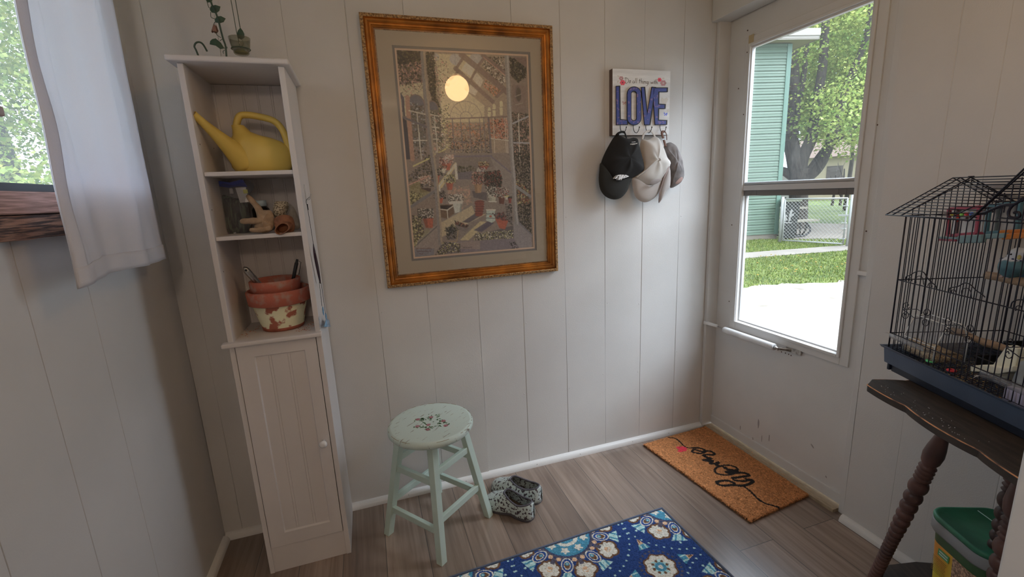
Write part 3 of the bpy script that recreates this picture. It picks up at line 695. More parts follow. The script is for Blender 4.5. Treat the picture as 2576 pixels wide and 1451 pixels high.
b = MB().tube(pts, [0.003, 0.0085, 0.0105, 0.0108, 0.0100, 0.0085, 0.007], 16); b.build('handle', m_metal, tr, smooth=True)
b = MB().lathe([(0.004, -0.001), (0.004, 0.001)], 10, pts[2]+Vector((0.001, -0.0100, 0.002)), ax=(0, -1, 0.1)); b.build('hang_hole', m_dark, tr)
pen = thing('marker_pen', 'black pen with a clip standing in the nested terracotta pots', 'pen', (q[0]+0.05, q[1], FS+0.05))
pA = at(748, 652, 'y', q[1]-0.03); pB = at(737, 704, 'y', q[1]-0.03); pB = pA+(pB-pA)*1.55
b = MB().tube([pA.lerp(pB, t) for t in (0, .02, .1, .12, 1.0)], [0.0035, 0.0042, 0.0044, 0.006, 0.0055], 12); b.build('barrel', m_dark, pen, smooth=True)
a1 = at(752, 657, 'y', q[1]-0.03); a2 = at(757, 659, 'y', q[1]-0.03); a3 = at(752, 690, 'y', q[1]-0.03)
MB().tube([a1, a2, a3, a3+Vector((-0.003, 0, 0.001))], 0.0011, 6).build('clip', m_dark, pen)
b = MB(); rr = random.Random(21)
for k in range(60):
    x = rr.uniform(0.40, 0.455); y = rr.uniform(-0.23, -0.10); b.sphere((x, y, FS+0.0006), rr.uniform(0.0006, 0.0016), 5, 4)
for k in range(25): b.sphere((rr.uniform(0.225, 0.27), rr.uniform(-0.22, -0.08), FS+0.0006), rr.uniform(0.0006, 0.0014), 5, 4)
o = b.build('dry_crumbs', m_soil); tag(o, 'dry soil crumbs scattered around the terracotta pots on the shelf', 'soil', kind='stuff')
# ---------------------------------------------------------------- green metal rose candle hanger on top of the cabinet
TOPZ = 1.7177
m_grn = M('green_enamel', (0.052, 0.092, 0.066), 0.45, var=0.2, vs=40)
m_leaf = M('green_metal_leaf', (0.060, 0.118, 0.078), 0.5, var=0.25, vs=50)
hy = -0.15
rs = thing('rose_hanger', 'green metal rose vine candle hanger standing on top of the cabinet', 'candle holder', (0.32, hy, TOPZ))
def K(px, py, dy=0.0): return at(px, py, 'y', hy+dy)
stem = [K(566, 139), K(568, 120), K(562, 100), K(556, 78), K(549, 50), K(541, 28), K(531, 6), K(524, -30), K(528, -75), K(548, -95), K(572, -85)]
stem[0].z = TOPZ
MB().tube(smooth_path(stem, 5), 0.0026, 10).build('stem', m_grn, rs, smooth=True)
hk = [K(506, 142), K(494, 128), K(489, 117), K(493, 108), K(502, 106), K(511, 112), K(521, 129)]
hk[0].z = TOPZ+0.001
MB().tube(smooth_path(hk, 6), 0.0026, 10).build('foot_hook', m_grn, rs, smooth=True)
base = [Vector((hk[0].x, hk[0].y, TOPZ+0.0022)), Vector((0.27, -0.10, TOPZ+0.0022)), Vector((stem[0].x, stem[0].y, TOPZ+0.0022))]
MB().tube(smooth_path(base, 6), 0.0021, 8).build('foot_bar', m_grn, rs, smooth=True)
b = MB()
for cc in ([(521, 5), (525, 18), (529, 20), (533, 14)], [(530, 30), (531, 43), (540, 47)], [(543, 53), (539, 58), (538, 63)], [(545, 80), (545, 87), (556, 95)], [(553, 103), (558, 99), (562, 97)], [(561, 120), (570, 122), (571, 118), (567, 118)], [(565, 126), (561, 130), (563, 135)]):
    b.tube(smooth_path([K(*c) for c in cc], 5), 0.0009, 6)
b.build('tendrils', m_grn, rs, smooth=True)
def leafm(pts, seed, tilt=0.25):
    b = MB(); P = [K(*p) for p in pts]; a, z = P[0], P[len(P)//2]; ax = (z-a); L = ax.length; axn = ax.normalized()
    V = []; n = len(P); c = a.lerp(z, 0.5)+Vector((0, 0.005*tilt/0.25, 0))
    V = [p+Vector((0, -0.002, 0)) for p in P]+[c]; b.add(V, [(i, (i+1) % n, n) for i in range(n)])
    return b.build('leaf', m_leaf, rs, smooth=True, solid=0.0008)
leafm([(528, 25), (531, 16), (542, 13), (555, 17), (552, 28), (544, 34), (533, 32)], 1)
leafm([(540, 50), (546, 42), (556, 41), (568, 47), (563, 56), (553, 59), (543, 57)], 2)
leafm([(565, 122), (556, 108), (543, 97), (534, 99), (529, 104), (528, 112), (543, 115), (555, 124)], 3)
leafm([(516, -4), (522, 7), (532, 6), (537, -4), (530, -12)], 4)
leafm([(605, 70), (599, 77), (596, 86), (599, 96), (608, 100), (615, 95), (615, 86), (611, 78)], 5)
m_rose = M('dusty_rose_petal', (0.34, 0.19, 0.15), 0.7, var=0.3, vs=60)
rb = MB()
rc = K(541, 70)
for k in range(6):
    a0 = k*1.05; r = 0.009-0.001*k
    rb.grid(lambda u, v, a0=a0, r=r: rc+Vector((r*(0.5+v*0.7)*math.cos(a0+u*1.9)-0.003*v, r*(0.5+v*0.7)*math.sin(a0+u*1.9), 0.006-0.016*v+0.003*math.sin(6*u))), 8, 5)
rb.build('rose', m_rose, rs, smooth=True, solid=0.0005)
b = MB(); cc_ = at(606, 123, 'y', hy+0.0)
top1 = K(581, -40); top2 = K(588, -40)
b.tube([top1, K(581, 0), K(594.5, 78), cc_+Vector((-0.005, 0.026, 0.0))], 0.0010, 6)
b.tube([top2, K(592, 0), K(604, 70)], 0.0011, 6); b.tube([K(609, 100), K(612, 113), cc_+Vector((0.005, -0.026, -0.003))], 0.0009, 6)
b.tube([top1+Vector((0, 0, -0.0)), K(578, -62), K(572, -85)], 0.0011, 6); b.tube([top2, K(580, -62)], 0.0011, 6)
b.build('hanging_wire', m_grn, rs, smooth=True)
MB().tube(arc(cc_+Vector((0, 0, -0.001)), 0.0262, 0, 2*math.pi*31/32, 32, (1, 0, 0), (0, 1, 0)), 0.0013, 8, closed=True).build('cup_ring', m_grn, rs, smooth=True)
m_votive = glass_mat('smoky_votive_glass', (0.80, 0.80, 0.72), haze=0.22, rough=0.05, hazecol=(0.25, 0.24, 0.18))
cup = thing('votive_cup', 'small smoky glass votive cup hanging in the green rose holder', 'candle cup', tuple(cc_+Vector((0, 0, -0.02))))
MB().lathe([(0.0185, -0.0165), (0.0215, -0.013), (0.0225, -0.004), (0.0245, -0.001), (0.0262, 0.006), (0.0305, 0.031), (0.0295, 0.031), (0.0248, 0.006), (0.0205, -0.004), (0.0195, -0.010)], 40, cc_, capb=True, capt=False).build('glass_bowl', m_votive, cup, smooth=True)
MB().lathe([(0.0175, -0.0120), (0.0190, -0.009), (0.0190, -0.004)], 32, cc_).build('wax_residue', M('old_wax', A(104, 92, 62), 0.5, var=0.4, vs=40), cup, smooth=True)
# ---------------------------------------------------------------- ornament hanging on the cabinet side
orn = thing('hanging_ornament', 'dark oval ornament with a small blue fish hung on the right side of the cabinet', 'ornament', (CX1+0.01, -0.17, 1.2))
def Sd(px, py, o=0.0): return at(px, py, 'x', CX1+0.004+o)
m_clear = glass_mat('clear_plastic_hook', (0.93, 0.93, 0.93), haze=0.3)
hkp = thing('adhesive_hook', 'clear plastic adhesive hook stuck on the right side of the cabinet', 'hook', tuple(Sd(769, 498)))
p = Sd(769, 498, -0.0036)
B((CX1+0.0002, p.y-0.006, p.z-0.015), (CX1+0.0030, p.y+0.006, p.z+0.045)).build('hook_plate', m_clear, hkp, bevel=0.001)
MB().tube(smooth_path([p+Vector((0.003, 0, -0.006)), p+Vector((0.011, 0, -0.004)), p+Vector((0.015, 0, 0.004)), p+Vector((0.019, 0, 0.014))], 5), 0.0022, 8).build('hook_arm', m_clear, hkp, smooth=True)
m_str = M('black_cord', (0.015, 0.013, 0.014), 0.8)
xo = CX1+0.013
def O(px, py, o=0.0): return at(px, py, 'x', xo+o)
b = MB(); b.tube(smooth_path([p+Vector((0.013, 0, 0.003)), O(770, 505), O(774, 525), O(788, 612)], 4), 0.0008, 6); b.tube([O(773, 513), O(775, 528)], 0.0016, 6)
b.build('cord', m_str, orn, smooth=True)
MB().tube([O(803, 708), O(810, 770)], 0.0007, 6).build('lower_cord', m_str, orn); MB().tube([O(808, 712), O(819, 790)], 0.0007, 6).build('lower_cord', m_str, orn)
b = MB(); P = [O(788, 612), O(792, 640), O(799, 675), O(806, 712)]; b.tube(smooth_path(P, 4), [0.0015]+[0.0085*math.sin(math.pi*(0.12+0.8*i/12)) for i in range(12)], 12, flat=0.6)
b.build('oval_pendant', M('dark_purple_glass', (0.035, 0.012, 0.024), 0.2), orn, smooth=True)
m_fish = M('blue_fish_glass', A(92, 118, 138, .7), 0.25, var=0.3, vs=80)
f1 = O(813, 782); b = MB().sphere(f1, 0.008, 12, 8, 0.35, 0.6, 2.0); b.prism([O(820, 800), O(815, 822), O(830, 822), O(827, 806)], (0.002, 0, 0)); b.sphere(O(820, 796), 0.008, 12, 8, 0.35, 0.6, 1.7); b.build('fish_charm', m_fish, orn, smooth=True)
p = O(806, 812, -0.009); B((CX1+0.0002, p.y-0.01, p.z-0.02), (CX1+0.0028, p.y+0.01, p.z+0.02)).build('clear_tab', m_clear, orn)
# ---------------------------------------------------------------- framed greenhouse print
PY = -0.024
tl, tr_, br_, bl = [at(px, py, 'y', PY) for px, py in ((902, 25), (1392, 68), (1403, 683), (975, 724))]
PX0, PX1, PZ1, PZ0 = (tl.x+bl.x)/2, (tr_.x+br_.x)/2, (tl.z+tr_.z)/2, (bl.z+br_.z)/2
pic = thing('framed_picture', 'large gold-framed greenhouse print with a cream mat on the panelled wall', 'picture', ((PX0+PX1)/2, -0.001, PZ0))
m_gold = M('antique_gold', A(150, 88, 30, 0.62), 0.38, 0.45, col2=A(92, 50, 16, 0.6), vs=14, thr=(0.3, 0.7), bump=0.15, bs=200)
m_gold2 = M('carved_bronze', A(128, 94, 58, 0.85), 0.45, 0.4, col2=A(74, 50, 30), vs=160, thr=(0.4, 0.6), bump=0.8, bs=260)
def frame_prof(prof, mat, name):
    """prof: (inset from the outer edge, depth towards the room)"""
    V = []; n = len(prof)
    for (cx_, cz_, sx, sz) in ((PX0, PZ0, 1, 1), (PX1, PZ0, -1, 1), (PX1, PZ1, -1, -1), (PX0, PZ1, 1, -1)):
        V += [(cx_+sx*i, -0.001-d, cz_+sz*i) for i, d in prof]
    F = [(c*n+k, c*n+k+1, ((c+1) % 4)*n+k+1, ((c+1) % 4)*n+k) for c in range(4) for k in range(n-1)]
    return MB().add(V, F).build(name, mat, pic)
frame_prof([(0.0, 0), (0.0, 0.021), (0.002, 0.0235), (0.010, 0.0245), (0.0125, 0.0225)], m_gold2, 'carved_outer_edge')
frame_prof([(0.0125, 0.0225), (0.014, 0.019), (0.019, 0.0235), (0.024, 0.024), (0.0275, 0.020), (0.029, 0.0185), (0.032, 0.0205), (0.036, 0.0195), (0.038, 0.015), (0.0405, 0.0155), (0.043, 0.013), (0.045, 0.009), (0.047, 0.009), (0.047, 0.004)], m_gold, 'gilt_moulding')
frame_prof([(0.0465, 0.0085), (0.0475, 0.0105), (0.0495, 0.0085), (0.0495, 0.0035)], m_gold2, 'beaded_inner_edge')
b = MB()
rr = random.Random(3)
step = 0.0125
def scroll(c, ux, uz):
    X = Vector((ux, 0, uz)); Y = Vector((-uz, 0, ux))
    b.tube([c+X*(0.0042*math.cos(t)*(1-t/9))+Y*(0.0030*math.sin(t)*(1-t/9)) for t in [0.5*i for i in range(9)]], 0.0008, 4)
x = PX0+0.012
while x < PX1-0.01:
    scroll(Vector((x, -0.0258, PZ0+0.006)), 1, 0); scroll(Vector((x, -0.0258, PZ1-0.006)), 1, 0); x += step
z = PZ0+0.012
while z < PZ1-0.01:
    scroll(Vector((PX0+0.006, -0.0258, z)), 0, 1); scroll(Vector((PX1-0.006, -0.0258, z)), 0, 1); z += step
b.build('carved_scrolls', m_gold2, pic)
# mat board with the print window
PP = -0.0045
q = [at(px, py, 'y', PP-0.001) for px, py in ((986, 112), (1335.5, 133.5), (1348, 630), (1035, 655.5))]
GX0, GX1, GZ1_, GZ0_ = (q[0].x+q[3].x)/2, (q[1].x+q[2].x)/2, (q[0].z+q[1].z)/2, (q[2].z+q[3].z)/2
def rect_ring(name, mat, o, i, y, th=0.0014):
    b = MB(); (a0, a1, c0, c1), (b0, b1, d0, d1) = o, i
    b.box((a0, y, c0), (b0, y+th, c1)); b.box((b1, y, c0), (a1, y+th, c1)); b.box((b0, y, c0), (b1, y+th, d0)); b.box((b0, y, d1), (b1, y+th, c1))
    return b.build(name, mat, pic)
w1, w2 = 0.0085, 0.0150
rect_ring('mat_board', M('cream_mat', (0.54, 0.46, 0.36), 0.9, bump=0.2, bs=400), (PX0+0.04, PX1-0.04, PZ0+0.04, PZ1-0.04), (GX0, GX1, GZ0_, GZ1_), PP-0.0042)
rect_ring('slate_mat_line', M('slate_mat', (0.27, 0.25, 0.24), 0.9), (GX0-0.002, GX1+0.002, GZ0_-0.002, GZ1_+0.002), (GX0+w1, GX1-w1, GZ0_+w1, GZ1_-w1), PP-0.0026)
rect_ring('pink_mat_line', M('pink_mat', A(138, 112, 94), 0.9), (GX0+w1-0.002, GX1-w1+0.002, GZ0_+w1-0.002, GZ1_-w1+0.002), (GX0+w2, GX1-w2, GZ0_+w2, GZ1_-w2), PP-0.0011)
RX0, RX1, RZ0, RZ1 = GX0+w2-0.002, GX1-w2+0.002, GZ0_+w2-0.002, GZ1_-w2+0.002
CWD, CHT = 340, 520
def paint_print():
    def c(r, g, b_): return A(r, g, b_, 0.92)
    cv = Canvas(CWD, CHT, c(112, 96, 88), 7)
    def T(px, py):
        p = at(px, py, 'y', PP+0.0005); return ((p.x-RX0)/(RX1-RX0)*CWD, (RZ1-p.z)/(RZ1-RZ0)*CHT)
    a = lambda L: [T(980+x/4.8375, 100+y/4.8375) for x, y in L]
    d = lambda L: [T(980+x/4.8375, 380+y/4.8375) for x, y in L]
    cream, mauve, violet, blue = c(160, 138, 114), c(104, 84, 80), c(88, 80, 86), c(124, 120, 126)
    ol, dk, dg, bk = c(78, 68, 44), c(42, 36, 32), c(42, 46, 36), c(28, 25, 25)
    pink, org, red, ter = c(146, 108, 96), c(150, 92, 60), c(122, 52, 46), c(140, 70, 46)
    wht, yel, lgt = c(178, 168, 160), c(158, 142, 92), c(158, 144, 130)
    # sky glow and far wall
    cv.poly(a([(440, 150), (1420, 190), (1430, 1400), (520, 1400)]), c(124, 106, 92))
    cv.poly(a([(560, 170), (1150, 190), (900, 600), (1150, 800), (1150, 1000), (640, 1000)]), cream, 0.75)
    cv.ell(a([(800, 240)])[0], 15, 14, blue, 0.8); cv.ell(a([(1050, 230)])[0], 18, 12, blue, 0.8); cv.ell(a([(560, 210)])[0], 9, 9, blue, 0.7)
    cv.poly(a([(940, 250), (1030, 340), (990, 450), (870, 370)]), lgt, .9); cv.poly(a([(1060, 400), (1140, 490), (1100, 580), (1000, 470)]), lgt, .8); cv.poly(a([(980, 530), (1080, 600), (1040, 680), (950, 630)]), lgt, .8)
    # foliage masses
    cv.dabs(a([(90, 130), (390, 150), (400, 520), (250, 560), (120, 560)]), 900, [dk, ol, mauve, pink], (1.5, 3.5))
    cv.dabs(a([(90, 130), (390, 140), (390, 250), (100, 300)]), 600, [dk, ol, bk], (1.5, 3))
    cv.dabs(a([(440, 150), (540, 150), (570, 700), (640, 900), (560, 900), (480, 600)]), 1000, [ol, dk, dg], (1.2, 2.8))
    cv.dabs(a([(540, 190), (700, 260), (740, 500), (620, 800), (560, 640)]), 350, [ol, cream, pink], (1, 2.4))
    cv.dabs(a([(560, 820), (720, 780), (760, 1300), (600, 1400)]), 500, [ol, yel, dg, cream], (1, 2.4))
    cv.dabs(a([(1150, 210), (1390, 210), (1400, 560), (1250, 470), (1130, 330)]), 600, [dk, dg, wht, mauve], (1, 2.5))
    cv.dabs(a([(1170, 480), (1360, 620), (1280, 700), (1140, 560)]), 260, [org, pink, ol], (1, 2.4))
    cv.dabs(a([(1450, 210), (1670, 260), (1650, 460), (1560, 520), (1470, 430)]), 700, [dk, dg, ol, bk], (1.3, 3))
    cv.poly(a([(1500, 215), (1680, 215), (1680, 360)]), mauve)
    # rafters
    for L, w in (([(870, 180), (1430, 640)], 15), ([(1130, 190), (1430, 430)], 11), ([(800, 350), (1250, 750)], 11), ([(1160, 200), (1080, 310)], 7), ([(900, 210), (820, 330)], 7), ([(1060, 350), (990, 480)], 6), ([(1300, 690), (1400, 600)], 8), ([(820, 400), (740, 480)], 6)):
        cv.line(a(L), w, mauve, 0.9)
    cv.line(a([(1140, 215), (1400, 430)]), 2, pink, .9)
    cv.ell(a([(1560, 660)])[0], 9, 21, violet); cv.ell(a([(1565, 665)])[0], 7, 18, dg); cv.line(a([(1525, 690), (1600, 660)]), 1.5, lgt); cv.line(a([(1530, 790), (1610, 770)]), 1.5, lgt)
    for x, y0, y1 in ((1210, 820, 920), (1268, 780, 920), (1355, 740, 900)):
        cv.line(a([(x, y0+20), (x, y1)]), 8, cream); cv.line(a([(x-15, (y0+y1)/2), (x+20, (y0+y1)/2)]), 1.5, mauve)
    # arched end window
    cx_, cy_ = a([(930, 950)])[0]
    for r in (42, 16): cv.line([(cx_+r*math.cos(t), cy_-r*math.sin(t)) for t in [math.pi*i/16 for i in range(17)]], 1.6, mauve, .7)
    for i in range(1, 8): t = math.pi*i/8; cv.line([(cx_+14*math.cos(t), cy_-14*math.sin(t)), (cx_+42*math.cos(t), cy_-42*math.sin(t))], 1.2, mauve, .6)
    # climbing flowers on the end wall
    cv.dabs(a([(680, 1020), (1200, 1020), (1230, 1300), (740, 1330)]), 900, [org, pink, mauve, ol], (1, 2.8), .7)
    cv.dabs(a([(1180, 960), (1440, 960), (1440, 1200), (1250, 1220)]), 700, [org, pink, dk, ter], (1, 2.6))
    cv.dabs(a([(720, 1200), (1230, 1200), (1230, 1400), (740, 1400)]), 350, [dk, violet, dg], (1, 2.6))
    cv.line(a([(680, 960), (1430, 935)]), 3.5, mauve)
    for x in (760, 860, 965, 1090, 1140, 1200): cv.line(a([(x, 960), (x+35, 1420)]), 2.6 if x != 1200 else 6, violet, .85)
    for y in (1090, 1240, 1335): cv.line(a([(730, y), (1230, y+4)]), 1.6, violet, .85)
    for x in (1260, 1400, 1420): cv.line(a([(x, 950), (x+20, 1451)]), 2.2, lgt, .7)
    cv.line(a([(1230, 1200), (1440, 1225)]), 2, lgt)
    # left side windows and hinged pane
    cv.poly(a([(120, 560), (400, 520), (420, 900), (160, 930)]), cream, .75); cv.dabs(a([(120, 540), (390, 520), (400, 660), (150, 700)]), 160, [cream, pink, ol], (1, 2.6))
    for c0, rx, ry in (((325, 790), 19, 23), ((525, 850), 13, 20)): cv.ell(a([c0])[0], rx+2.5, ry+2.5, mauve); cv.ell(a([c0])[0], rx, ry, c(88, 84, 92))
    cv.poly(a([(235, 800), (420, 800), (450, 1300), (260, 1300)]), c(92, 84, 78)); cv.poly(a([(470, 850), (600, 850), (640, 1250), (500, 1250)]), c(96, 88, 80))
    cv.dabs(a([(235, 760), (420, 800), (450, 1451), (270, 1451)]), 600, [dk, ol, mauve, violet, blue], (1, 2.6)); cv.dabs(a([(480, 860), (620, 900), (700, 1451), (520, 1451)]), 500, [ol, dg, pink, lgt], (1, 2.4))
    cv.poly(a([(130, 640), (175, 700), (190, 930), (165, 930)]), c(70, 62, 74)); cv.poly(a([(160, 950), (205, 980), (260, 1451), (200, 1451)]), c(52, 48, 60))
    cv.line(a([(215, 700), (240, 1000), (280, 1451)]), 11, c(134, 100, 84))
    for L in ([(335, 890), (385, 1451)], [(545, 930), (590, 1451)]): cv.line(a(L), 2.2, lgt)
    for L in ([(235, 860), (430, 905)], [(490, 905), (600, 930)], [(290, 1225), (450, 1222)], [(500, 1060), (600, 1070)], [(510, 1210), (590, 1205)]): cv.line(a(L), 3, lgt, .9)
    cv.line(a([(160, 940), (450, 1060)]), 5, violet)
    cv.line(a([(430, 1451), (680, 1330)]), 2.5, yel)
    # right: hinged panes
    cv.dabs(a([(1480, 880), (1685, 900), (1700, 1451), (1500, 1451)]), 1500, [dk, dg, bk, dg, pink, ol], (1, 2.5)); cv.poly(a([(1490, 540), (1660, 560), (1660, 880), (1500, 900)]), mauve, .5)
    for L in ([(1565, 900), (1580, 1451)],): cv.line(a(L), 2.5, lgt)
    cv.line(a([(1480, 1025), (1685, 930)]), 4, blue); cv.line(a([(1510, 1250), (1695, 1255)]), 4, blue)
    # ---- lower half: floor and walls
    cv.poly(d([(560, 20), (1500, 20), (1520, 1100), (600, 1200)]), c(112, 98, 92))
    cv.poly(d([(780, 60), (1230, 55), (1280, 180), (1060, 240), (820, 240)]), c(104, 92, 88)); cv.line(d([(780, 62), (1235, 58)]), 5, c(96, 86, 96))
    cv.poly(d([(1220, 60), (1480, 260), (1500, 620), (1320, 330)]), c(114, 102, 98)); cv.line(d([(1230, 62), (1480, 265)]), 4, c(98, 88, 98))
    cv.dabs(d([(830, 180), (1060, 180), (1060, 240), (830, 260)]), 130, [dg, ol], (1, 2.4))
    cv.poly(d([(820, 260), (1000, 240), (1000, 340), (830, 340)]), c(82, 76, 88), .7)
    cv.dabs(d([(700, 440), (960, 420), (1000, 620), (880, 700), (700, 520)]), 300, [pink, c(126, 104, 90), c(134, 112, 92)], (2, 4), .5)
    cv.poly(d([(600, 880), (1000, 660), (1040, 760), (1180, 760), (600, 1060)]), c(146, 130, 104), .8)
    cv.poly(d([(850, 1080), (1100, 850), (1200, 860), (960, 1080)]), c(150, 134, 100), .8)
    cv.poly(d([(880, 860), (1060, 740), (1130, 770), (960, 870)]), c(78, 68, 78), .9); cv.poly(d([(1020, 960), (1190, 850), (1270, 870), (1120, 980)]), c(76, 68, 84), .9)
    cv.poly(d([(1000, 480), (1180, 500), (1180, 600), (1020, 560)]), c(72, 64, 72), .7)
    cv.poly(d([(1200, 980), (1500, 900), (1510, 1050), (1180, 1060)]), c(78, 70, 74), .8)
    # potting bench left
    cv.poly(d([(560, 440), (800, 130), (820, 160), (640, 440), (580, 480)]), c(150, 134, 100)); cv.line(d([(600, 430), (805, 150)]), 4, lgt); cv.poly(d([(785, 160), (815, 160), (830, 340), (800, 345)]), lgt); cv.poly(d([(590, 420), (615, 410), (620, 500), (598, 500)]), lgt)
    cv.dabs(d([(230, 300), (520, 0), (560, 200), (560, 420), (250, 460)]), 700, [dk, dg, ol, violet], (1, 2.6))
    cv.line(d([(290, 180), (480, 90)]), 3.5, yel)
    cv.dabs(d([(340, 310), (500, 290), (500, 420), (360, 380)]), 260, [pink, wht, ol], (1, 2.2)); cv.poly(d([(360, 450), (500, 445), (500, 490), (370, 500)]), c(70, 50, 44))
    cv.poly(d([(240, 420), (370, 350), (380, 450), (500, 500), (260, 660)]), c(120, 108, 66), .6); cv.dabs(d([(240, 480), (400, 520), (330, 640), (250, 680)]), 200, [yel, ol, dg], (1, 2.4))
    cv.line(d([(230, 410), (480, 300)]), 3, pink)
    cv.line(d([(265, 670), (540, 490)]), 8, c(98, 92, 94))
    # pots
    def potp(x, y, w, h, col, fl, n=120, fh=60, fw=None):
        cv.poly(d([(x-w/2, y), (x+w/2, y), (x+w*0.36, y+h), (x-w*0.36, y+h)]), col); cv.line(d([(x-w*.52, y+4), (x+w*.52, y+4)]), 3, tuple(k*1.15 for k in col)); cv.poly(d([(x-w*.1, y), (x-w*.5, y), (x-w*.36, y+h), (x-w*.1, y+h)]), dk, .25)
        fw = fw or w*1.2
        cv.dabs(d([(x-fw/2, y-fh), (x+fw/2, y-fh), (x+fw*.55, y+6), (x-fw*.55, y+6)]), n, fl, (1, 2.2))
    potp(690, 150, 110, 80, ter, [red, pink, dk, wht], 220, 80, 160); cv.dabs(d([(680, 40), (780, 40), (780, 90), (640, 90)]), 120, [wht, pink], (1, 2))
    potp(645, 212, 76, 50, c(150, 140, 128), [dg, ol, pink], 60, 36); potp(575, 290, 60, 110, ter, [dg, dk], 100, 80, 140)
    potp(730, 380, 84, 90, ter, [yel, dg, ol], 220, 100, 130); potp(610, 570, 80, 60, ter, [dk, dg, violet], 170, 90, 140)
    potp(1140, 180, 110, 40, red, [yel, red, dk], 140, 50, 130); cv.dabs(d([(1060, 200), (1160, 200), (1160, 250), (1060, 250)]), 90, [wht, violet], (1, 2))
    potp(1075, 395, 96, 110, c(134, 104, 76), [red, dg, pink, dk], 320, 140, 150)
    cv.dabs(d([(1150, 250), (1330, 230), (1370, 330), (1350, 440), (1160, 420)]), 900, [dk, dg, red, dg, bk], (1, 2.6)); cv.dabs(d([(1160, 430), (1320, 430), (1310, 560), (1200, 560)]), 330, [dg, dk, wht], (1, 2.2))
    potp(1250, 550, 90, 60, c(138, 132, 120), [dg, wht], 80, 30); cv.line(d([(1205, 610), (1295, 612)]), 3, wht)
    potp(1360, 560, 76, 80, c(96, 56, 44), [wht, dk, red], 190, 120, 160); potp(1420, 550, 40, 36, wht, [yel], 20, 12); potp(1460, 570, 40, 60, red, [dk], 30, 20)
    cv.poly(d([(585, 650), (770, 640), (785, 760), (700, 820), (595, 795)]), c(98, 76, 60)); cv.poly(d([(590, 660), (770, 655), (700, 705), (592, 695)]), c(52, 38, 34)); cv.line(d([(590, 700), (700, 715), (780, 660)]), 2.5, lgt); cv.line(d([(702, 715), (705, 815)]), 2, lgt)
    cv.poly(d([(712, 610), (895, 600), (885, 640), (725, 645)]), wht); cv.poly(d([(770, 640), (880, 630), (870, 735), (795, 750)]), c(140, 138, 136)); cv.poly(d([(860, 640), (880, 635), (870, 735), (850, 740)]), dk, .4)
    cv.dabs(d([(705, 530), (890, 510), (895, 600), (715, 610)]), 300, [dg, dk, wht, wht], (1, 2.3))
    for k, y in enumerate((600, 625, 655, 685, 715, 745)): cv.ell(d([(1090+4*math.sin(k), y+20)])[0], 13.5-0.5*k, 6, c(112+6*(k % 2), 58, 48)); cv.line(d([(1030, y+12), (1150, y+14)]), 1.2, c(84, 44, 40))
    cv.poly(d([(1180, 710), (1280, 710), (1285, 840), (1240, 868), (1170, 840)]), c(132, 138, 138)); cv.line(d([(1180, 712), (1280, 712)]), 4, wht); cv.line(d([(1172, 760), (1285, 765)]), 2, c(80, 84, 88)); cv.line(d([(1172, 810), (1285, 815)]), 2, c(80, 84, 88)); cv.ell(d([(1225, 790)])[0], 4, 3, ter)
    cv.poly(d([(1280, 810), (1380, 800), (1440, 850), (1400, 950), (1330, 930)]), ter); cv.dabs(d([(1250, 750), (1380, 740), (1480, 860), (1300, 820)]), 260, [dk, dg, red, violet], (1, 2.4)); cv.dabs(d([(1400, 640), (1480, 640), (1490, 900), (1440, 860)]), 200, [dk, dg, violet], (1, 2.2))
    cv.poly(d([(400, 810), (530, 790), (525, 930), (440, 930)]), ter); cv.poly(d([(400, 810), (450, 805), (470, 930), (440, 930)]), dk, .35); cv.dabs(d([(340, 700), (530, 690), (540, 810), (350, 820)]), 400, [dk, dg, wht, violet], (1, 2.4))
    cv.dabs(d([(270, 780), (390, 800), (420, 1000), (350, 1100), (290, 1100)]), 450, [dk, dg, ol, yel], (1, 2.5))
    cv.poly(d([(790, 880), (980, 930), (930, 980), (810, 940)]), c(104, 92, 88)); cv.dabs(d([(790, 840), (960, 900), (930, 930), (800, 890)]), 160, [dk, dg, red], (1, 2.2))
    for k in range(14): cv.line(d([(750, 990), (670+k*13, 880+abs(k-7)*12)]), 2, dg)
    cv.dabs(d([(680, 920), (800, 930), (820, 1060), (700, 1080)]), 260, [dg, bk, violet], (1, 2.4)); cv.line(d([(735, 1095), (815, 1095), (832, 960)]), 3, c(126, 104, 80))
    # ground plants, sill, door leaves
    cv.dabs(d([(1040, 990), (1500, 960), (1500, 1060), (1030, 1080)]), 700, [ol, dg, yel, lgt, dk], (1, 2.2))
    cv.poly(d([(640, 1110), (1510, 1055), (1570, 1180), (560, 1250)]), c(104, 92, 98)); cv.poly(d([(800, 1110), (1100, 1080), (1100, 1190), (800, 1180)]), c(126, 106, 96), .6)
    cv.dabs(d([(640, 1100), (860, 1120), (860, 1220), (560, 1260)]), 420, [ol, dg, yel, dk], (1, 2.3))
    cv.poly(d([(290, 1130), (600, 860), (620, 1140), (540, 1260), (310, 1285)]), c(118, 104, 100)); cv.poly(d([(320, 1150), (520, 980), (440, 940), (390, 1050)]), c(118, 112, 84), .5); cv.poly(d([(300, 1190), (540, 1180), (540, 1260), (310, 1285)]), c(96, 94, 104), .8)
    cv.line(d([(300, 1160), (590, 900)]), 3, c(88, 82, 84))
    cv.dabs(d([(285, 1090), (340, 1080), (320, 1150), (290, 1160)]), 60, [yel, ol], (1, 2))
    cv.poly(d([(1500, 860), (1560, 860), (1725, 1010), (1728, 1165), (1570, 1180), (1510, 1050)]), c(114, 104, 106)); cv.dabs(d([(1500, 20), (1700, 20), (1720, 1000), (1560, 860), (1530, 400)]), 1900, [dk, dg, bk, dg, ol], (1, 2.6)); cv.dabs(d([(1530, 330), (1700, 480), (1700, 640), (1560, 640)]), 200, [ol, yel, ter], (1, 2.4))
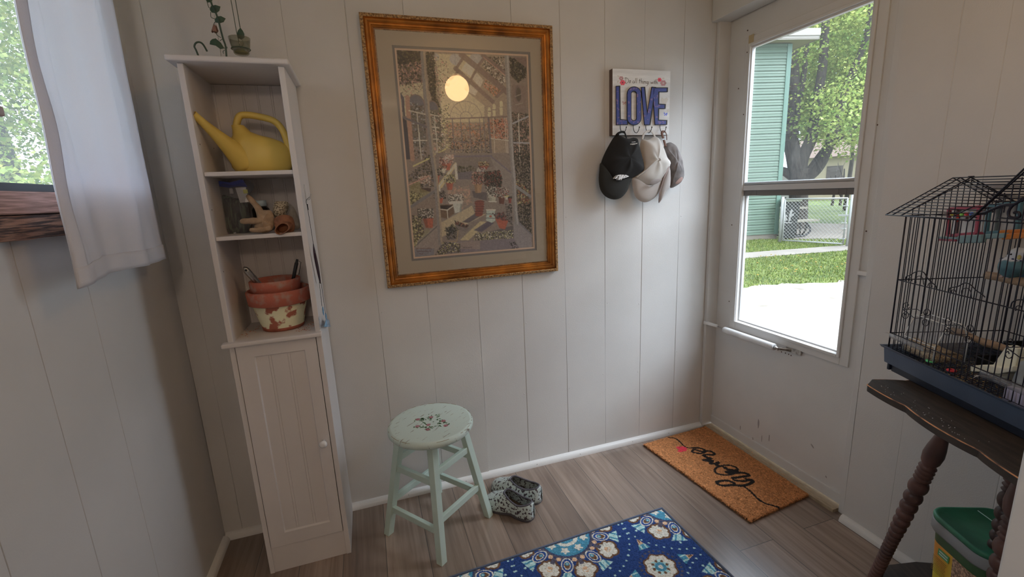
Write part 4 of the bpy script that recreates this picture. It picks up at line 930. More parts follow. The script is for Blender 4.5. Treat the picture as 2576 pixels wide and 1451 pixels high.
    cv.line(d([(1510, 410), (1710, 550)]), 8, c(110, 106, 108)); cv.line(d([(1550, 850), (1730, 1020)]), 4, c(100, 94, 98)); cv.dabs(d([(1440, 1100), (1530, 1100), (1580, 1180), (1480, 1190)]), 60, [dg, bk], (1, 2))
    # the two tall posts
    pL = a([(385, 120), (400, 400), (470, 1100), (510, 1451)])+d([(540, 300), (590, 900), (600, 1120)]); pR = a([(1415, 190), (1440, 700), (1480, 1451)])+d([(1500, 300), (1520, 700), (1540, 880)])
    cv.line([(x+3.5, y) for x, y in pL], 12, c(108, 100, 100)); cv.line([(x+7, y) for x, y in pL], 5, c(128, 112, 98)); cv.line([(x+1.5, y) for x, y in pR], 12, c(112, 104, 104)); cv.line([(x+3.5, y) for x, y in pR], 5, c(126, 120, 120))
    # scribbled caption strokes in the corner of the print
    for k, (x, y, L_) in enumerate(((318, 1180, 200), (330, 1215, 180), (360, 1245, 70))):
        cv.line(d([(x+i*9, y+(8 if i % 2 else -8)*(0.6+0.4*math.sin(i*2.1+k))) for i in range(int(L_/9))]), 0.9, c(86, 42, 38), .9)
    cv.line(d([(890+i*8, 1168+(6 if i % 2 else -6)) for i in range(15)]), .9, c(72, 60, 66), .9)
    cv.noise(0.06, 1); cv.noise(0.05, 3)
    q = 0.40*(cv.a/0.50)**1.3; g_ = q.mean(2, keepdims=True); q = g_*0.32+q*0.68; q = q*np.array([1.06, 1.0, 0.90]); b1 = (q+np.roll(q, 1, 0)+np.roll(q, 1, 1)+np.roll(q, -1, 0)+np.roll(q, -1, 1))/5; return np.clip(q*0.5+b1*0.5, 0, 0.9)
PA = paint_print()
gx, gz = np.meshgrid(np.linspace(RX0, RX1, CWD), np.linspace(RZ1, RZ0, CHT))
V = np.stack([gx.ravel()-pic.location.x, np.full(gx.size, PP-pic.location.y), gz.ravel()-pic.location.z], 1)
ii, jj = np.meshgrid(np.arange(CHT-1), np.arange(CWD-1), indexing='ij'); a0 = (ii*CWD+jj).ravel()
F = np.stack([a0, a0+CWD, a0+CWD+1, a0+1], 1)
np_mesh('print', V, F, vcol_mat('printed_paper', 0.7), pic, cols=PA.reshape(-1, 3))
B((PX0+0.01, -0.004, PZ0+0.01), (PX1-0.01, -0.002, PZ1-0.01)).build('backing', m_gap, pic)
B((PX0+0.043, -0.0115, PZ0+0.043), (PX1-0.043, -0.0112, PZ1-0.043)).build('picture_glass', glass_mat('picture_glass', (0.98, 0.98, 0.97), haze=0.01, smudge=0.02), pic)
# ---------------------------------------------------------------- LOVE sign with four hooks
sg = thing('wall_sign', 'square wooden LOVE sign with four hooks hung on the panelled wall', 'sign', (1.88, -0.001, 1.66))
SY = -0.028
SX0, SX1, SZ0, SZ1 = 1.735, 2.027, 1.527, 1.798
m_sgw = M('whitewashed_board', A(178, 160, 146, 0.95), 0.8, var=0.12, vs=6, stretch=(1, 1, 9), bump=0.4, bs=60)
b = MB(); b.box((SX0, SY, SZ0), (SX1, -0.001, SZ1)); o = b.build('board', [m_sgw, M('dark_sign_edge', A(58, 42, 34), 0.7)], sg)
for f in o.data.polygons: f.material_index = 0 if abs(f.normal.y+1) < 0.01 else 1
def SP(X, Y, o=0.0): return at(1480+X/3.628, 140+Y/3.628, 'y', SY-o)
m_let = M('blue_letter_paint', A(46, 50, 94, 0.66), 0.5, col2=A(88, 66, 94, .7), vs=70, thr=(0.36, 0.42), detail=3)
m_ledge = M('letter_dark_edge', (0.02, 0.018, 0.02), 0.6)
letters = {
 'L': [[(248, 278), (285, 276), (290, 580), (358, 588), (356, 632), (250, 634)]],
 'O': None,
 'V': [[(478, 288), (512, 286), (535, 530), (575, 286), (612, 290), (560, 634), (508, 634)]],
 'E': [[(580, 292), (720, 292), (718, 334), (642, 334), (640, 440), (700, 444), (698, 486), (640, 486), (638, 586), (714, 590), (712, 632), (604, 634)]]}
def lmesh(name, polys, o0=0.0002, th=0.007, grow=0.0, mat=m_let):
    b = MB()
    for P in polys: b.prism([SP(x, y, o0) for x, y in P], (0, -th, 0))
    return b.build(name, mat, sg)
for ch in 'LVE':
    P = letters[ch][0]
    lmesh('letter_'+ch.lower(), [P], th=0.0060, mat=m_ledge)
    cxm = sum(p[0] for p in P)/len(P); cym = sum(p[1] for p in P)/len(P)
def inset(P, d):
    n = len(P); out = []; ar = sum(P[i][0]*P[(i+1) % n][1]-P[(i+1) % n][0]*P[i][1] for i in range(n)); sg_ = 1 if ar > 0 else -1
    for i in range(n):
        a, p, c = Vector(P[i-1]), Vector(P[i]), Vector(P[(i+1) % n]); e1 = (p-a).normalized(); e2 = (c-p).normalized()
        n1 = Vector((-e1.y, e1.x))*sg_; n2 = Vector((-e2.y, e2.x))*sg_; bi = (n1+n2)
        if bi.length < 1e-6: bi = n1
        bi.normalize(); k = d/max(0.35, bi.dot(n1)); q = p+bi*k; out.append((q.x, q.y))
    return out
for ch in 'LVE': lmesh('letter_face', [inset(letters[ch][0], 6)], o0=0.0062, th=0.0016)
def stad(cx_, cy_, w, h, n=12):
    r = w/2; return [(cx_+r*math.cos(t), cy_-h/2+r+r*math.sin(t)) for t in [math.pi+math.pi*i/n for i in range(n+1)]]+[(cx_+r*math.cos(t), cy_+h/2-r+r*math.sin(t)) for t in [math.pi*i/n for i in range(n+1)]]
def ring2(name, po, pi_, o0, th, mat):
    b = MB(); n = len(po); V = [SP(x, y, o0) for x, y in po]+[SP(x, y, o0) for x, y in pi_]+[SP(x, y, o0+th) for x, y in po]+[SP(x, y, o0+th) for x, y in pi_]; F = []
    for i in range(n):
        j = (i+1) % n; F += [(i, j, n+j, n+i), (2*n+i, 3*n+i, 3*n+j, 2*n+j), (i, 2*n+i, 2*n+j, j), (n+i, n+j, 3*n+j, 3*n+i)]
    b.add(V, F); return b.build(name, mat, sg)
ring2('letter_o', stad(418, 458, 134, 356), stad(416, 458, 44, 262), 0.0002, 0.0064, m_ledge)
ring2('letter_face', stad(418, 458, 122, 342), stad(416, 458, 54, 276), 0.0066, 0.0016, m_let)
m_ink = M('grey_script_ink', A(60, 48, 48, .8), 0.7)
S_ = lambda L: [SP(x, y, 0.0006) for x, y in L]
words = [[(345, 205), (340, 250), (352, 250), (366, 235), (362, 212), (340, 200), (334, 212)], [(378, 228), (372, 245), (382, 248), (388, 236), (380, 228), (390, 226)],
 [(420, 232), (408, 232), (404, 246), (414, 250), (420, 236), (422, 252)], [(432, 205), (430, 250)], [(444, 205), (442, 252)],
 [(470, 212), (467, 252)], [(463, 226), (478, 226)], [(484, 208), (482, 254), (484, 236), (492, 232), (494, 255)], [(503, 232), (502, 256)], [(503, 219), (503.5, 221)], [(512, 232), (511, 257), (513, 240), (521, 234), (523, 257)], [(542, 236), (531, 236), (530, 252), (541, 250), (542, 234), (541, 268), (530, 274)], [(556, 236), (548, 240), (554, 250), (550, 260), (545, 258)],
 [(572, 238), (573, 258), (581, 244), (586, 258), (590, 236)], [(598, 238), (597, 258)], [(598, 224), (598.5, 226)], [(607, 222), (605, 258)], [(601, 236), (613, 236)], [(620, 216), (617, 260), (621, 242), (629, 238), (631, 260)]]
ink('script_words', [S_(w_) for w_ in words], 0.0007, m_ink, sg)
def flower(c, r, mat, name='painted_flower'):
    b = MB()
    for k in range(6):
        a_ = k*math.pi/3; b.prism([SP(c[0]+r*0.62*math.cos(a_)+r*0.42*math.cos(t), c[1]+r*0.62*math.sin(a_)+r*0.42*math.sin(t), 0.0003+k*0.00002) for t in [i*math.pi/4 for i in range(8)]], (0, -0.0002, 0))
    return b.build(name, mat, sg)
m_rd = M('painted_red', A(172, 50, 58), 0.6); m_mv = M('painted_mauve', A(120, 82, 80), 0.6); m_pg = M('painted_grey', A(134, 122, 112), 0.7); m_bl = M('painted_blue', A(66, 72, 130), 0.6); m_in = M('painted_dark_eye', A(90, 40, 46), 0.6)
for c_, r_, m_ in (((313, 246), 25, m_rd), ((300, 207), 20, m_mv), ((650, 220), 19, m_rd), ((684, 250), 27, m_mv)):
    flower(c_, r_, m_); b = MB().prism([SP(c_[0]+r_*0.25*math.cos(t), c_[1]+r_*0.25*math.sin(t), 0.0006) for t in [i*math.pi/4 for i in range(8)]], (0, -0.0002, 0)); b.build('flower_eye', m_in if m_ is m_rd else m_pg, sg)
b = MB()
for P in ([(266, 250), (262, 234), (276, 222), (280, 236)], [(262, 184), (270, 178), (282, 192), (276, 198)], [(280, 176), (284, 190), (280, 196)], [(672, 214), (680, 200), (696, 202), (690, 216)], [(700, 236), (708, 240), (706, 264), (696, 262)], [(664, 400), (672, 380), (690, 396), (716, 380), (730, 400), (716, 420), (700, 470), (676, 430)], [(716, 500), (732, 484), (738, 510), (724, 520)]): b.prism([SP(x, y, 0.0003) for x, y in P], (0, -0.0002, 0))
b.build('painted_leaves', m_pg, sg)
def fly(c, s, mat):
    b = MB()
    for P in ([(0, 0), (-12, -20), (-16, -4)], [(0, 0), (14, -16), (18, -2), (10, 6)], [(0, 0), (-14, 8), (-6, 16)], [(0, 0), (8, 16), (14, 10)]): b.prism([SP(c[0]+x*s, c[1]+y*s, 0.0004) for x, y in P], (0, -0.0002, 0))
    b.build('painted_butterfly', mat, sg)
fly((326, 432), 1.0, m_mv); fly((704, 534), 1.0, m_bl)
m_hook = M('black_wire_hook', (0.02, 0.018, 0.016), 0.4, 0.6)
HKP = []
for x0_ in (292, 411, 525, 655):
    P = [SP(x0_, 636, 0.002), SP(x0_, 662, 0.006), SP(x0_+10, 694, 0.014), SP(x0_+30, 704, 0.022), SP(x0_+46, 684, 0.028), SP(x0_+55, 652, 0.030)]
    hk_ = MB().tube(smooth_path(P, 5), 0.0014, 8).sphere(P[-1], 0.0028, 10, 6).build('hook', m_hook, sg, smooth=True)
    HKP.append(P[3])
# ---------------------------------------------------------------- caps
NRM = (0.12, -0.98, 0.1)
def capgrp(X, Y, y): return at(1480+X/3.628, 140+Y/3.628, 'y', y)
def Q4(X, Y, y): return at(1500+X/8.06, 330+Y/8.06, 'y', y)
m_blk = M('black_twill', (0.014, 0.013, 0.0125), 0.92, bump=0.3, bs=900, sheen=0.03)
m_blk2 = M('charcoal_twill', (0.026, 0.025, 0.022), 0.95, bump=0.3, bs=900, sheen=0.03)
cap = thing('baseball_cap', 'black baseball cap with white lettering hanging from the leftmost sign hook', 'cap', (1.75, -0.06, 1.40), group='caps on the sign hooks')
out = [(385, 90), (520, 125), (650, 150), (790, 135), (830, 280), (880, 480), (940, 740), (910, 860), (700, 965), (560, 1012), (420, 1035), (250, 960), (140, 830), (95, 680), (130, 540), (230, 330)]
MB().puff([Q4(x, y, -0.05) for x, y in out], NRM, 0.055, back=0.45, rings=14, wob=0.10, seed=12).build('crown', m_blk, cap, smooth=True)
b = MB()
br = [(92, 640), (60, 800), (50, 1000), (85, 1190), (190, 1325), (350, 1385), (500, 1350), (620, 1220), (680, 1060), (700, 930), (420, 985), (230, 900)]
MB().puff([Q4(x, y, -0.058) for x, y in br], NRM, 0.022, back=-0.72, rings=8).build('brim', m_blk2, cap, smooth=True)
b = MB(); b.tube(smooth_path([Q4(395, 100, -0.055), Q4(440, 45, -0.056), Q4(520, 14, -0.052), Q4(575, 30, -0.05), Q4(610, 140, -0.045)], 5), 0.0045, 8, flat=0.35, upv=(0, 1, 0)); b.sphere(Q4(435, 75, -0.058), 0.007, 8, 6)
b.build('strap', m_blk, cap, smooth=True)
m_wst = M('white_stitching', A(226, 222, 220), 0.6)
def on(X, Y): return Q4(X, Y, -0.096)
lg = [[(378, 962), (440, 890), (452, 905), (418, 930), (440, 945), (395, 966)], [(455, 880), (500, 880), (462, 935), (505, 925), (540, 878), (560, 882), (470, 985), (458, 975), (470, 945), (436, 950)], [(515, 990), (560, 900), (600, 886), (665, 915), (600, 935), (560, 945)]]
b = MB()
for P in ([(378, 964), (440, 888), (456, 886), (400, 962)], [(400, 962), (440, 940), (434, 932), (404, 948)], [(436, 912), (470, 880), (512, 880), (470, 960), (490, 940), (530, 880), (566, 882), (512, 992), (500, 960), (462, 988), (454, 978), (476, 905)], [(545, 955), (585, 885), (606, 884), (668, 915), (560, 955), (575, 940), (625, 915), (598, 905), (570, 945)]):
    pts = [on(x, y) for x, y in P]; b.prism(pts, (0, 0.022, 0))
b.build('embroidered_mark', m_wst, cap)
def text_obj(s, size, origin, xdir, ydir, mat, parent, name, ext=0.0003, offset=0.0, world=True):
    cu = bpy.data.curves.new('lettering', 'FONT'); cu.body = s; cu.size = size; cu.extrude = ext; cu.offset = offset; cu.align_x = 'LEFT'
    t = bpy.data.objects.new('lettering', cu); COL.objects.link(t); bpy.context.view_layer.update()
    me = bpy.data.meshes.new_from_object(t.evaluated_get(bpy.context.evaluated_depsgraph_get())); bpy.data.objects.remove(t); bpy.data.curves.remove(cu)
    X = Vector(xdir).normalized(); Y = Vector(ydir).normalized(); Z = X.cross(Y)
    r = parent
    while r.parent is not None: r = r.parent
    O_ = Vector(origin)-(r.location if world else Vector((0, 0, 0)))
    me.transform(Matrix(((X.x, Y.x, Z.x, O_.x), (X.y, Y.y, Z.y, O_.y), (X.z, Y.z, Z.z, O_.z), (0, 0, 0, 1))))
    me.materials.clear(); me.materials.append(mat); o = bpy.data.objects.new(name, me); COL.objects.link(o); o.parent = parent; return o
e1 = on(830, 240); e0 = on(555, 275)
text_obj('an William', 0.0080, on(828, 238), e0-e1, (0, 0, -1), m_wst, cap, 'lettering', ext=0.0025)
text_obj('Bourbon', 0.0048, on(790, 208), e0-e1, (0, 0, -1), m_wst, cap, 'lettering', ext=0.0025)
# white cap
m_whc = M('off_white_twill', (0.66, 0.62, 0.575), 0.9, bump=0.25, bs=900); m_whb = M('beige_brim', (0.50, 0.45, 0.415), 0.9, bump=0.25, bs=900)
cp2 = thing('baseball_cap', 'off-white baseball cap with a dark oval patch hanging from the third sign hook', 'cap', (1.89, -0.06, 1.38), group='caps on the sign hooks')
out = [(482, 770), (540, 770), (590, 745), (622, 745), (660, 820), (700, 930), (737, 990), (690, 1090), (640, 1150), (560, 1192), (480, 1170), (405, 1120), (455, 1070), (480, 1000), (468, 890)]
MB().puff([capgrp(x, y, -0.05) for x, y in out], NRM, 0.05, back=0.3, rings=12, wob=0.12, seed=5).build('crown', m_whc, cp2, smooth=True)
br = [(404, 1110), (408, 1220), (440, 1300), (510, 1338), (580, 1315), (640, 1250), (700, 1080), (640, 1140), (560, 1180), (480, 1160)]
MB().puff([capgrp(x, y, -0.056) for x, y in br], NRM, 0.020, back=-0.72, rings=8).build('brim', m_whb, cp2, smooth=True)
b = MB(); b.tube(smooth_path([capgrp(492, 765, -0.055), capgrp(506, 720, -0.058), capgrp(540, 690, -0.054), capgrp(575, 690, -0.05), capgrp(600, 722, -0.047), capgrp(612, 755, -0.045)], 5), 0.0055, 8, flat=0.3, upv=(0, 1, 0)); b.build('strap', m_whc, cp2, smooth=True)
b = MB(); b.puff([capgrp(x, y, -0.094) for x, y in ((562, 1160), (585, 1136), (640, 1124), (672, 1128), (640, 1158), (590, 1178))], NRM, 0.003, back=3, rings=4); b.build('oval_patch', M('dark_oval_patch', A(84, 72, 66), 0.8), cp2, smooth=True)
b = MB(); b.tube(smooth_path([capgrp(440, 1110, -0.086), capgrp(520, 1050, -0.098), capgrp(600, 975, -0.105), capgrp(655, 948, -0.10), capgrp(700, 965, -0.088)], 6), 0.0016, 6); b.sphere(capgrp(655, 946, -0.100), 0.006, 10, 6); b.build('seam_and_button', m_whc, cp2, smooth=True)
# grey cap seen from the side
m_gry = M('grey_canvas', (0.25, 0.225, 0.22), 0.9, var=0.4, vs=22, bump=0.25, bs=900)
cp3 = thing('baseball_cap', 'worn grey baseball cap seen edge-on hanging from the rightmost sign hook', 'cap', (1.99, -0.06, 1.42), group='caps on the sign hooks')
out = [(690, 825), (738, 790), (775, 805), (815, 860), (848, 960), (862, 1110), (835, 1165), (750, 1208), (748, 1120), (740, 1000), (712, 900)]
MB().puff([capgrp(x, y, -0.045) for x, y in out], NRM, 0.03, back=0.7, rings=10, wob=0.25, seed=7).build('crown', m_gry, cp3, smooth=True)
MB().puff([capgrp(x, y, -0.075) for x, y in ((640, 1338), (650, 1240), (685, 1120), (742, 1010), (748, 1180), (700, 1250), (658, 1330))], NRM, 0.012, back=0.3, rings=6).build('brim', M('grey_brim', (0.42, 0.38, 0.36), 0.9, bump=0.25, bs=900), cp3, smooth=True)
MB().tube([capgrp(643, 1338, -0.087), capgrp(653, 1240, -0.089), capgrp(686, 1125, -0.089), capgrp(738, 1012, -0.087)], 0.0018, 6).build('brim_edge', M('dark_brim_edge', A(96, 76, 70), 0.9), cp3, smooth=True)
b = MB(); b.tube(smooth_path([capgrp(706, 830, -0.075), capgrp(690, 770, -0.07), capgrp(672, 705, -0.058), capgrp(694, 692, -0.05), capgrp(712, 715, -0.046), capgrp(716, 770, -0.045)], 5), 0.0062, 8, flat=0.3, upv=(0, 1, 0)); b.build('leather_strap', M('brown_leather_strap', (0.15, 0.06, 0.03), 0.6), cp3, smooth=True)
MB().beam(capgrp(673, 765, -0.078), capgrp(708, 758, -0.078), 0.006, 0.003, up=(0, 1, 0)).build('buckle', m_metal, cp3)
MB().puff([capgrp(x, y, -0.078) for x, y in ((795, 1160), (850, 1105), (862, 1130), (820, 1170))], NRM, 0.004, rings=3).build('cap_patch', M('faded_flag_patch', (0.34, 0.22, 0.19), 0.8), cp3, smooth=True)
# ---------------------------------------------------------------- painted stool
m_mint = M('mint_paint', (0.60, 0.73, 0.66), 0.55, col2=(0.55, 0.68, 0.60), vs=12, bump=0.2, bs=90)
m_mintseat = M('worn_mint_paint', (0.64, 0.75, 0.68), 0.5, col2=(0.24, 0.21, 0.16), vs=7, stretch=(3, 26, 3), thr=(0.305, 0.36), detail=5, bump=0.4, bs=60)
st = thing('stool', 'round mint-green wooden stool with roses painted on the seat by the wall', 'stool', (0.822, -0.236, 0), math.radians(38))
b = MB().lathe([(0.140, 0.0), (0.156, 0.004), (0.162, 0.012), (0.162, 0.022), (0.158, 0.029), (0.150, 0.032)], 64, (0, 0, 0.424)); b.build('seat', m_mintseat, st, world=False, smooth=False)
for f in st.children[0].data.polygons: f.use_smooth = len(f.vertices) == 4
m_wear = M('bare_wood_wear', A(96, 82, 64), 0.8)
legs = []
tops = [(0.083, 0.083), (-0.083, 0.083), (-0.083, -0.083), (0.083, -0.083)]; feet = [(0.142, 0.142), (-0.142, 0.142), (-0.142, -0.142), (0.142, -0.142)]
def legp(i, z): t = 1-z/0.424; return Vector((tops[i][0]+(feet[i][0]-tops[i][0])*t, tops[i][1]+(feet[i][1]-tops[i][1])*t, z))
for i in range(4):
    b = MB(); h = 0.014; V = []
    for z in (0.0, 0.424):
        c = legp(i, z); V += [(c.x-h, c.y-h, z), (c.x+h, c.y-h, z), (c.x+h, c.y+h, z), (c.x-h, c.y+h, z)]
    b.add(V, [(3, 2, 1, 0), (4, 5, 6, 7), (0, 1, 5, 4), (1, 2, 6, 5), (2, 3, 7, 6), (3, 0, 4, 7)]); b.build('leg', m_mint, st, world=False, bevel=0.002)
for i in range(4):
    j = (i+1) % 4; zs = (0.112, 0.285) if i % 2 == 1 else (0.148, 0.320)
    for z in zs: MB().beam(legp(i, z), legp(j, z), 0.016, 0.025).build('rung', m_mint, st, world=False, bevel=0.002)
ZS = 0.4562
def SL(X, Y):
    p = at(900+X/3.08, 980+Y/3.08, 'z', ZS); d = p-st.location; a = -math.radians(38)
    return Vector((d.x*math.cos(a)-d.y*math.sin(a), d.x*math.sin(a)+d.y*math.cos(a), ZS))
m_srose = M('painted_rose', (0.26, 0.05, 0.075), 0.6, col2=(0.50, 0.26, 0.28), vs=260, thr=(0.45, 0.6)); m_sleaf = M('painted_rose_leaf', (0.07, 0.17, 0.07), 0.6)
def blob(name, c, r, mat, seed, n=12, jag=0.25):
    rr = random.Random(seed); c = SL(*c); MB().prism([c+Vector((r*math.cos(t)*rr.uniform(1-jag, 1), r*math.sin(t)*rr.uniform(1-jag, 1), 0)) for t in [2*math.pi*i/n for i in range(n)]], (0, 0, 0.0003)).build(name, mat, st, world=False)
b = MB(); rr = random.Random(6)
for c0, c1, n in (((620, 185), (640, 300), 16), ((445, 235), (590, 215), 16), ((450, 285), (600, 290), 14), ((640, 235), (715, 275), 12), ((500, 215), (520, 270), 10), ((520, 310), (570, 300), 7), ((560, 200), (575, 250), 7)):
    for k in range(n):
        t = k/n; c = SL(c0[0]+(c1[0]-c0[0])*t+rr.uniform(-14, 14), c0[1]+(c1[1]-c0[1])*t+rr.uniform(-9, 9)); a = rr.uniform(0, 6.28); L = rr.uniform(0.0045, 0.0085); w = L*0.45
        X = Vector((math.cos(a), math.sin(a), 0)); Y = Vector((-X.y, X.x, 0)); b.prism([c-X*L, c-Y*w, c+X*L, c+Y*w], (0, 0, 0.0002))
b.build('painted_leaves', m_sleaf, st, world=False)
for k, c in enumerate(((465, 230), (568, 213), (548, 272), (463, 283), (543, 308), (664, 242), (682, 278))): blob('painted_rose', c, 0.0098, m_srose, k)
b = MB(); rr = random.Random(16)
for k in range(46):
    a = rr.uniform(0, 6.28); L = rr.uniform(0.01, 0.05); R_ = 0.1585; pts = [Vector((R_*math.cos(a+t*L*3), R_*math.sin(a+t*L*3), 0.4535)) for t in (0, .33, .66, 1)]; b.tube(pts, rr.uniform(0.0004, 0.0011), 5)
b.build('worn_edge', m_wear, st, world=False)
# ---------------------------------------------------------------- garden clogs
m_clog = M('patterned_rubber', (0.54, 0.62, 0.60), 0.28, col2=(0.06, 0.04, 0.05), vs=100, thr=(0.42, 0.45), detail=2.5)
m_sole = M('dark_rubber_sole', A(44, 38, 38), 0.5); m_bind = M('grey_collar_binding', A(50, 44, 46), 0.6); m_insole = M('worn_brown_insole', A(52, 40, 32), 0.9, bump=0.5, bs=300)
def clog(label, toe, heel, flip):
    d = Vector((heel[0]-toe[0], heel[1]-toe[1], 0)); L = d.length
    t = thing('garden_clog', label, 'shoe', (toe[0], toe[1], 0), math.atan2(d.y, d.x), 'patterned garden clogs on the floor')
    def ip(tab, s):
        for (a, va), (b_, vb) in zip(tab[:-1], tab[1:]):
            if s <= b_: u = (s-a)/(b_-a); u = u*u*(3-2*u) if False else u; return va+(vb-va)*u
        return tab[-1][1]
    W_ = [(0, 0.004), (0.02, 0.020), (0.06, 0.031), (0.14, 0.041), (0.28, 0.0475), (0.42, 0.045), (0.58, 0.0365), (0.72, 0.0345), (0.86, 0.0355), (0.94, 0.031), (0.98, 0.021), (1.0, 0.006)]
    H_ = [(0, 0.018), (0.02, 0.030), (0.06, 0.041), (0.14, 0.052), (0.28, 0.063), (0.40, 0.078), (0.46, 0.083), (0.60, 0.068), (0.75, 0.060), (0.88, 0.066), (0.97, 0.072), (1.0, 0.070)]
    B0 = [(0, 0.012), (0.1, 0.006), (0.35, 0.004), (0.5, 0.008), (0.62, 0.012), (0.75, 0.006), (1.0, 0.004)]
    yc = lambda s: flip*0.010*math.sin(math.pi*min(1, s*1.3))*1.0
    def wo(s):
        q = (s-0.685)/0.275; return 0.030*math.sqrt(max(0, 1-q*q)) if abs(q) < 1 else 0.0
    ss = [0, .01, .03, .06, .10, .15, .20, .26, .32, .37, .405, .411, .42, .44, .47, .51, .56, .62, .68, .74, .80, .85, .89, .92, .94, .955, .97, .985, 1.0]
    nt = 14; G_ = {}
    for side in (1, -1):
        b = MB()
        def f(i, j):
            s = ss[i]; w = ip(W_, s); h = ip(H_, s); z0 = ip(B0, s)+0.004; o = wo(s)
            am = math.pi/2 if o <= 0 else min(math.pi/2, math.acos(min(0.999, (min(o, w*0.86)/w)**1.25)))
            a = am*j/(nt-1); x = w*max(0.0, math.cos(a))**0.8; z = z0+(h-z0)*math.sin(a)**(0.72)
            if o > 0: z = z0+(h-z0)*math.sin(a)**0.72/max(0.6, math.sin(am)**0.72)
            return (s*L, yc(s)+side*x, z)
        V = [f(i, j) for i in range(len(ss)) for j in range(nt)]
        b.add(V, [(i*nt+j, (i+1)*nt+j, (i+1)*nt+j+1, i*nt+j+1) for i in range(len(ss)-1) for j in range(nt-1)]); G_[side] = b
    bb = MB(); bb.add(G_[1].v, G_[1].f); bb.add(G_[-1].v, [q[::-1] for q in G_[-1].f])
    bb.build('upper', m_clog, t, world=False, smooth=True, weld=True, solid=0.002)
    idx = [i for i, s in enumerate(ss) if 0.412 < s < 0.957]
    P = [Vector(G_[1].v[i*nt+nt-1]) for i in idx]+[Vector(G_[-1].v[i*nt+nt-1]) for i in reversed(idx)]
    MB().tube(P, 0.0038, 10, closed=True).build('collar_binding', m_bind, t, world=False, smooth=True)
    n = len(ss); V = []; F = []
    for i, s in enumerate(ss):
        w = ip(W_, s)+0.0015; z0 = max(0.0, ip(B0, s)-0.005); 
        if s > 0.66 or s < 0.42: z0 = 0.0
        z1 = ip(B0, s)+0.007
        V += [(s*L, yc(s)-w, z0), (s*L, yc(s)+w, z0), (s*L, yc(s)+w, z1), (s*L, yc(s)-w, z1)]
    for i in range(n-1):
        for k in range(4): F.append((i*4+k, i*4+(k+1) % 4, (i+1)*4+(k+1) % 4, (i+1)*4+k))
    F += [(0, 3, 2, 1), (4*n-4, 4*n-3, 4*n-2, 4*n-1)]
    MB().add(V, F).build('sole', m_sole, t, world=False, bevel=0.0015)
    V = []; F = []; k = 0
    for i, s in enumerate(ss):
        if s < 0.1: continue
        w = max(0.002, ip(W_, s)-0.003); V += [(s*L-(0.003 if s > .99 else 0), yc(s)-w, 0.021), (s*L-(0.003 if s > .99 else 0), yc(s)+w, 0.021)]; k += 1
    MB().add(V, [(2*i, 2*i+1, 2*i+3, 2*i+2) for i in range(k-1)]).build('insole', m_insole, t, world=False)
    return t
clog('patterned rubber garden clog beside the stool, nearer the room', (1.022, -0.180), (1.190, -0.345), 1)
clog('patterned rubber garden clog behind the other one, closer to the wall', (1.088, -0.085), (1.256, -0.262), -1)
# ---------------------------------------------------------------- coir doormat
MZ = 0.015
mc = [at(px, py, 'z', MZ) for px, py in ((1619, 1115), (1785, 1067), (2050, 1234), (1888, 1308))]
o0 = Vector((mc[0].x, mc[0].y, 0))
doormat = thing('doormat', 'orange-brown coir doormat lettered Home in black script by the door', 'doormat', (o0.x, o0.y, 0))
MX, MY = 170, 250
def bil(u, v): return mc[0]*(1-u)*(1-v)+mc[1]*u*(1-v)+mc[2]*u*v+mc[3]*(1-u)*v
def minv(p):
    u = v = 0.5
    for _ in range(8):
        q = bil(u, v); du = (bil(u+1e-3, v)-q)/1e-3; dv = (bil(u, v+1e-3)-q)/1e-3; e = p-q; det = du.x*dv.y-du.y*dv.x
        u += (e.x*dv.y-e.y*dv.x)/det; v += (du.x*e.y-du.y*e.x)/det
    return u, v
cv = Canvas(MX, MY, (0.62, 0.275, 0.115), 5)
def TM(p): u, v = minv(at(1600+p[0]/5.3667, 1060+p[1]/5.3667, 'z', MZ)); return (u*MX, v*MY)
cv.noise(0.22, 1); cv.noise(0.10, 3)
bkc = (0.035, 0.03, 0.028)
def stroke(pts, w):
    P = smooth_path([(x, y, 0) for x, y in pts], 5); cv.line([TM((p.x, p.y)) for p in P], w*1.25, bkc)
stroke([(440, 211), (520, 220), (585, 262), (635, 315), (700, 348), (765, 350)], 2.6)
stroke([(765, 350), (850, 352), (920, 378), (925, 408), (860, 424), (790, 415), (752, 400), (780, 372), (840, 388), (900, 402)], 4.0)
stroke([(920, 392), (1000, 395), (1050, 425), (1030, 445), (950, 440), (905, 452)], 4.6); stroke([(905, 452), (960, 480), (1010, 490), (960, 505), (912, 515)], 5.2); stroke([(912, 515), (980, 530), (1030, 520), (1000, 560), (1060, 560), (1110, 545), (1075, 575), (1110, 590)], 4.6)
stroke([(1110, 600), (1060, 640), (1080, 685), (1140, 708), (1230, 712), (1310, 700), (1360, 660), (1355, 620), (1290, 592), (1200, 582), (1120, 600)], 3.6); stroke([(1190, 612), (1240, 640), (1310, 655), (1220, 675), (1290, 690), (1350, 650)], 6.0)
stroke([(1300, 692), (1400, 682), (1480, 692), (1515, 722), (1400, 740), (1300, 756)], 5.0); stroke([(1300, 756), (1330, 785), (1450, 795), (1560, 780)], 4.4); stroke([(1480, 770), (1570, 790), (1530, 830), (1430, 858), (1300, 848), (1180, 856), (1110, 838), (1090, 808), (1140, 792), (1230, 790), (1300, 812), (1330, 840)], 5.0)
stroke([(1430, 858), (1500, 900), (1560, 955), (1640, 1035), (1730, 1090), (1820, 1118), (1912, 1142)], 3.4)
cv.poly([TM(p) for p in ((528, 335), (600, 330), (650, 335), (694, 362), (670, 392), (600, 406), (556, 400), (572, 372))], A(176, 40, 48))
rm = np.random.RandomState(3)
gu, gv = np.meshgrid(np.linspace(0, 1, MX), np.linspace(0, 1, MY)); Bx = [np.array([m_.x, m_.y]) for m_ in mc]
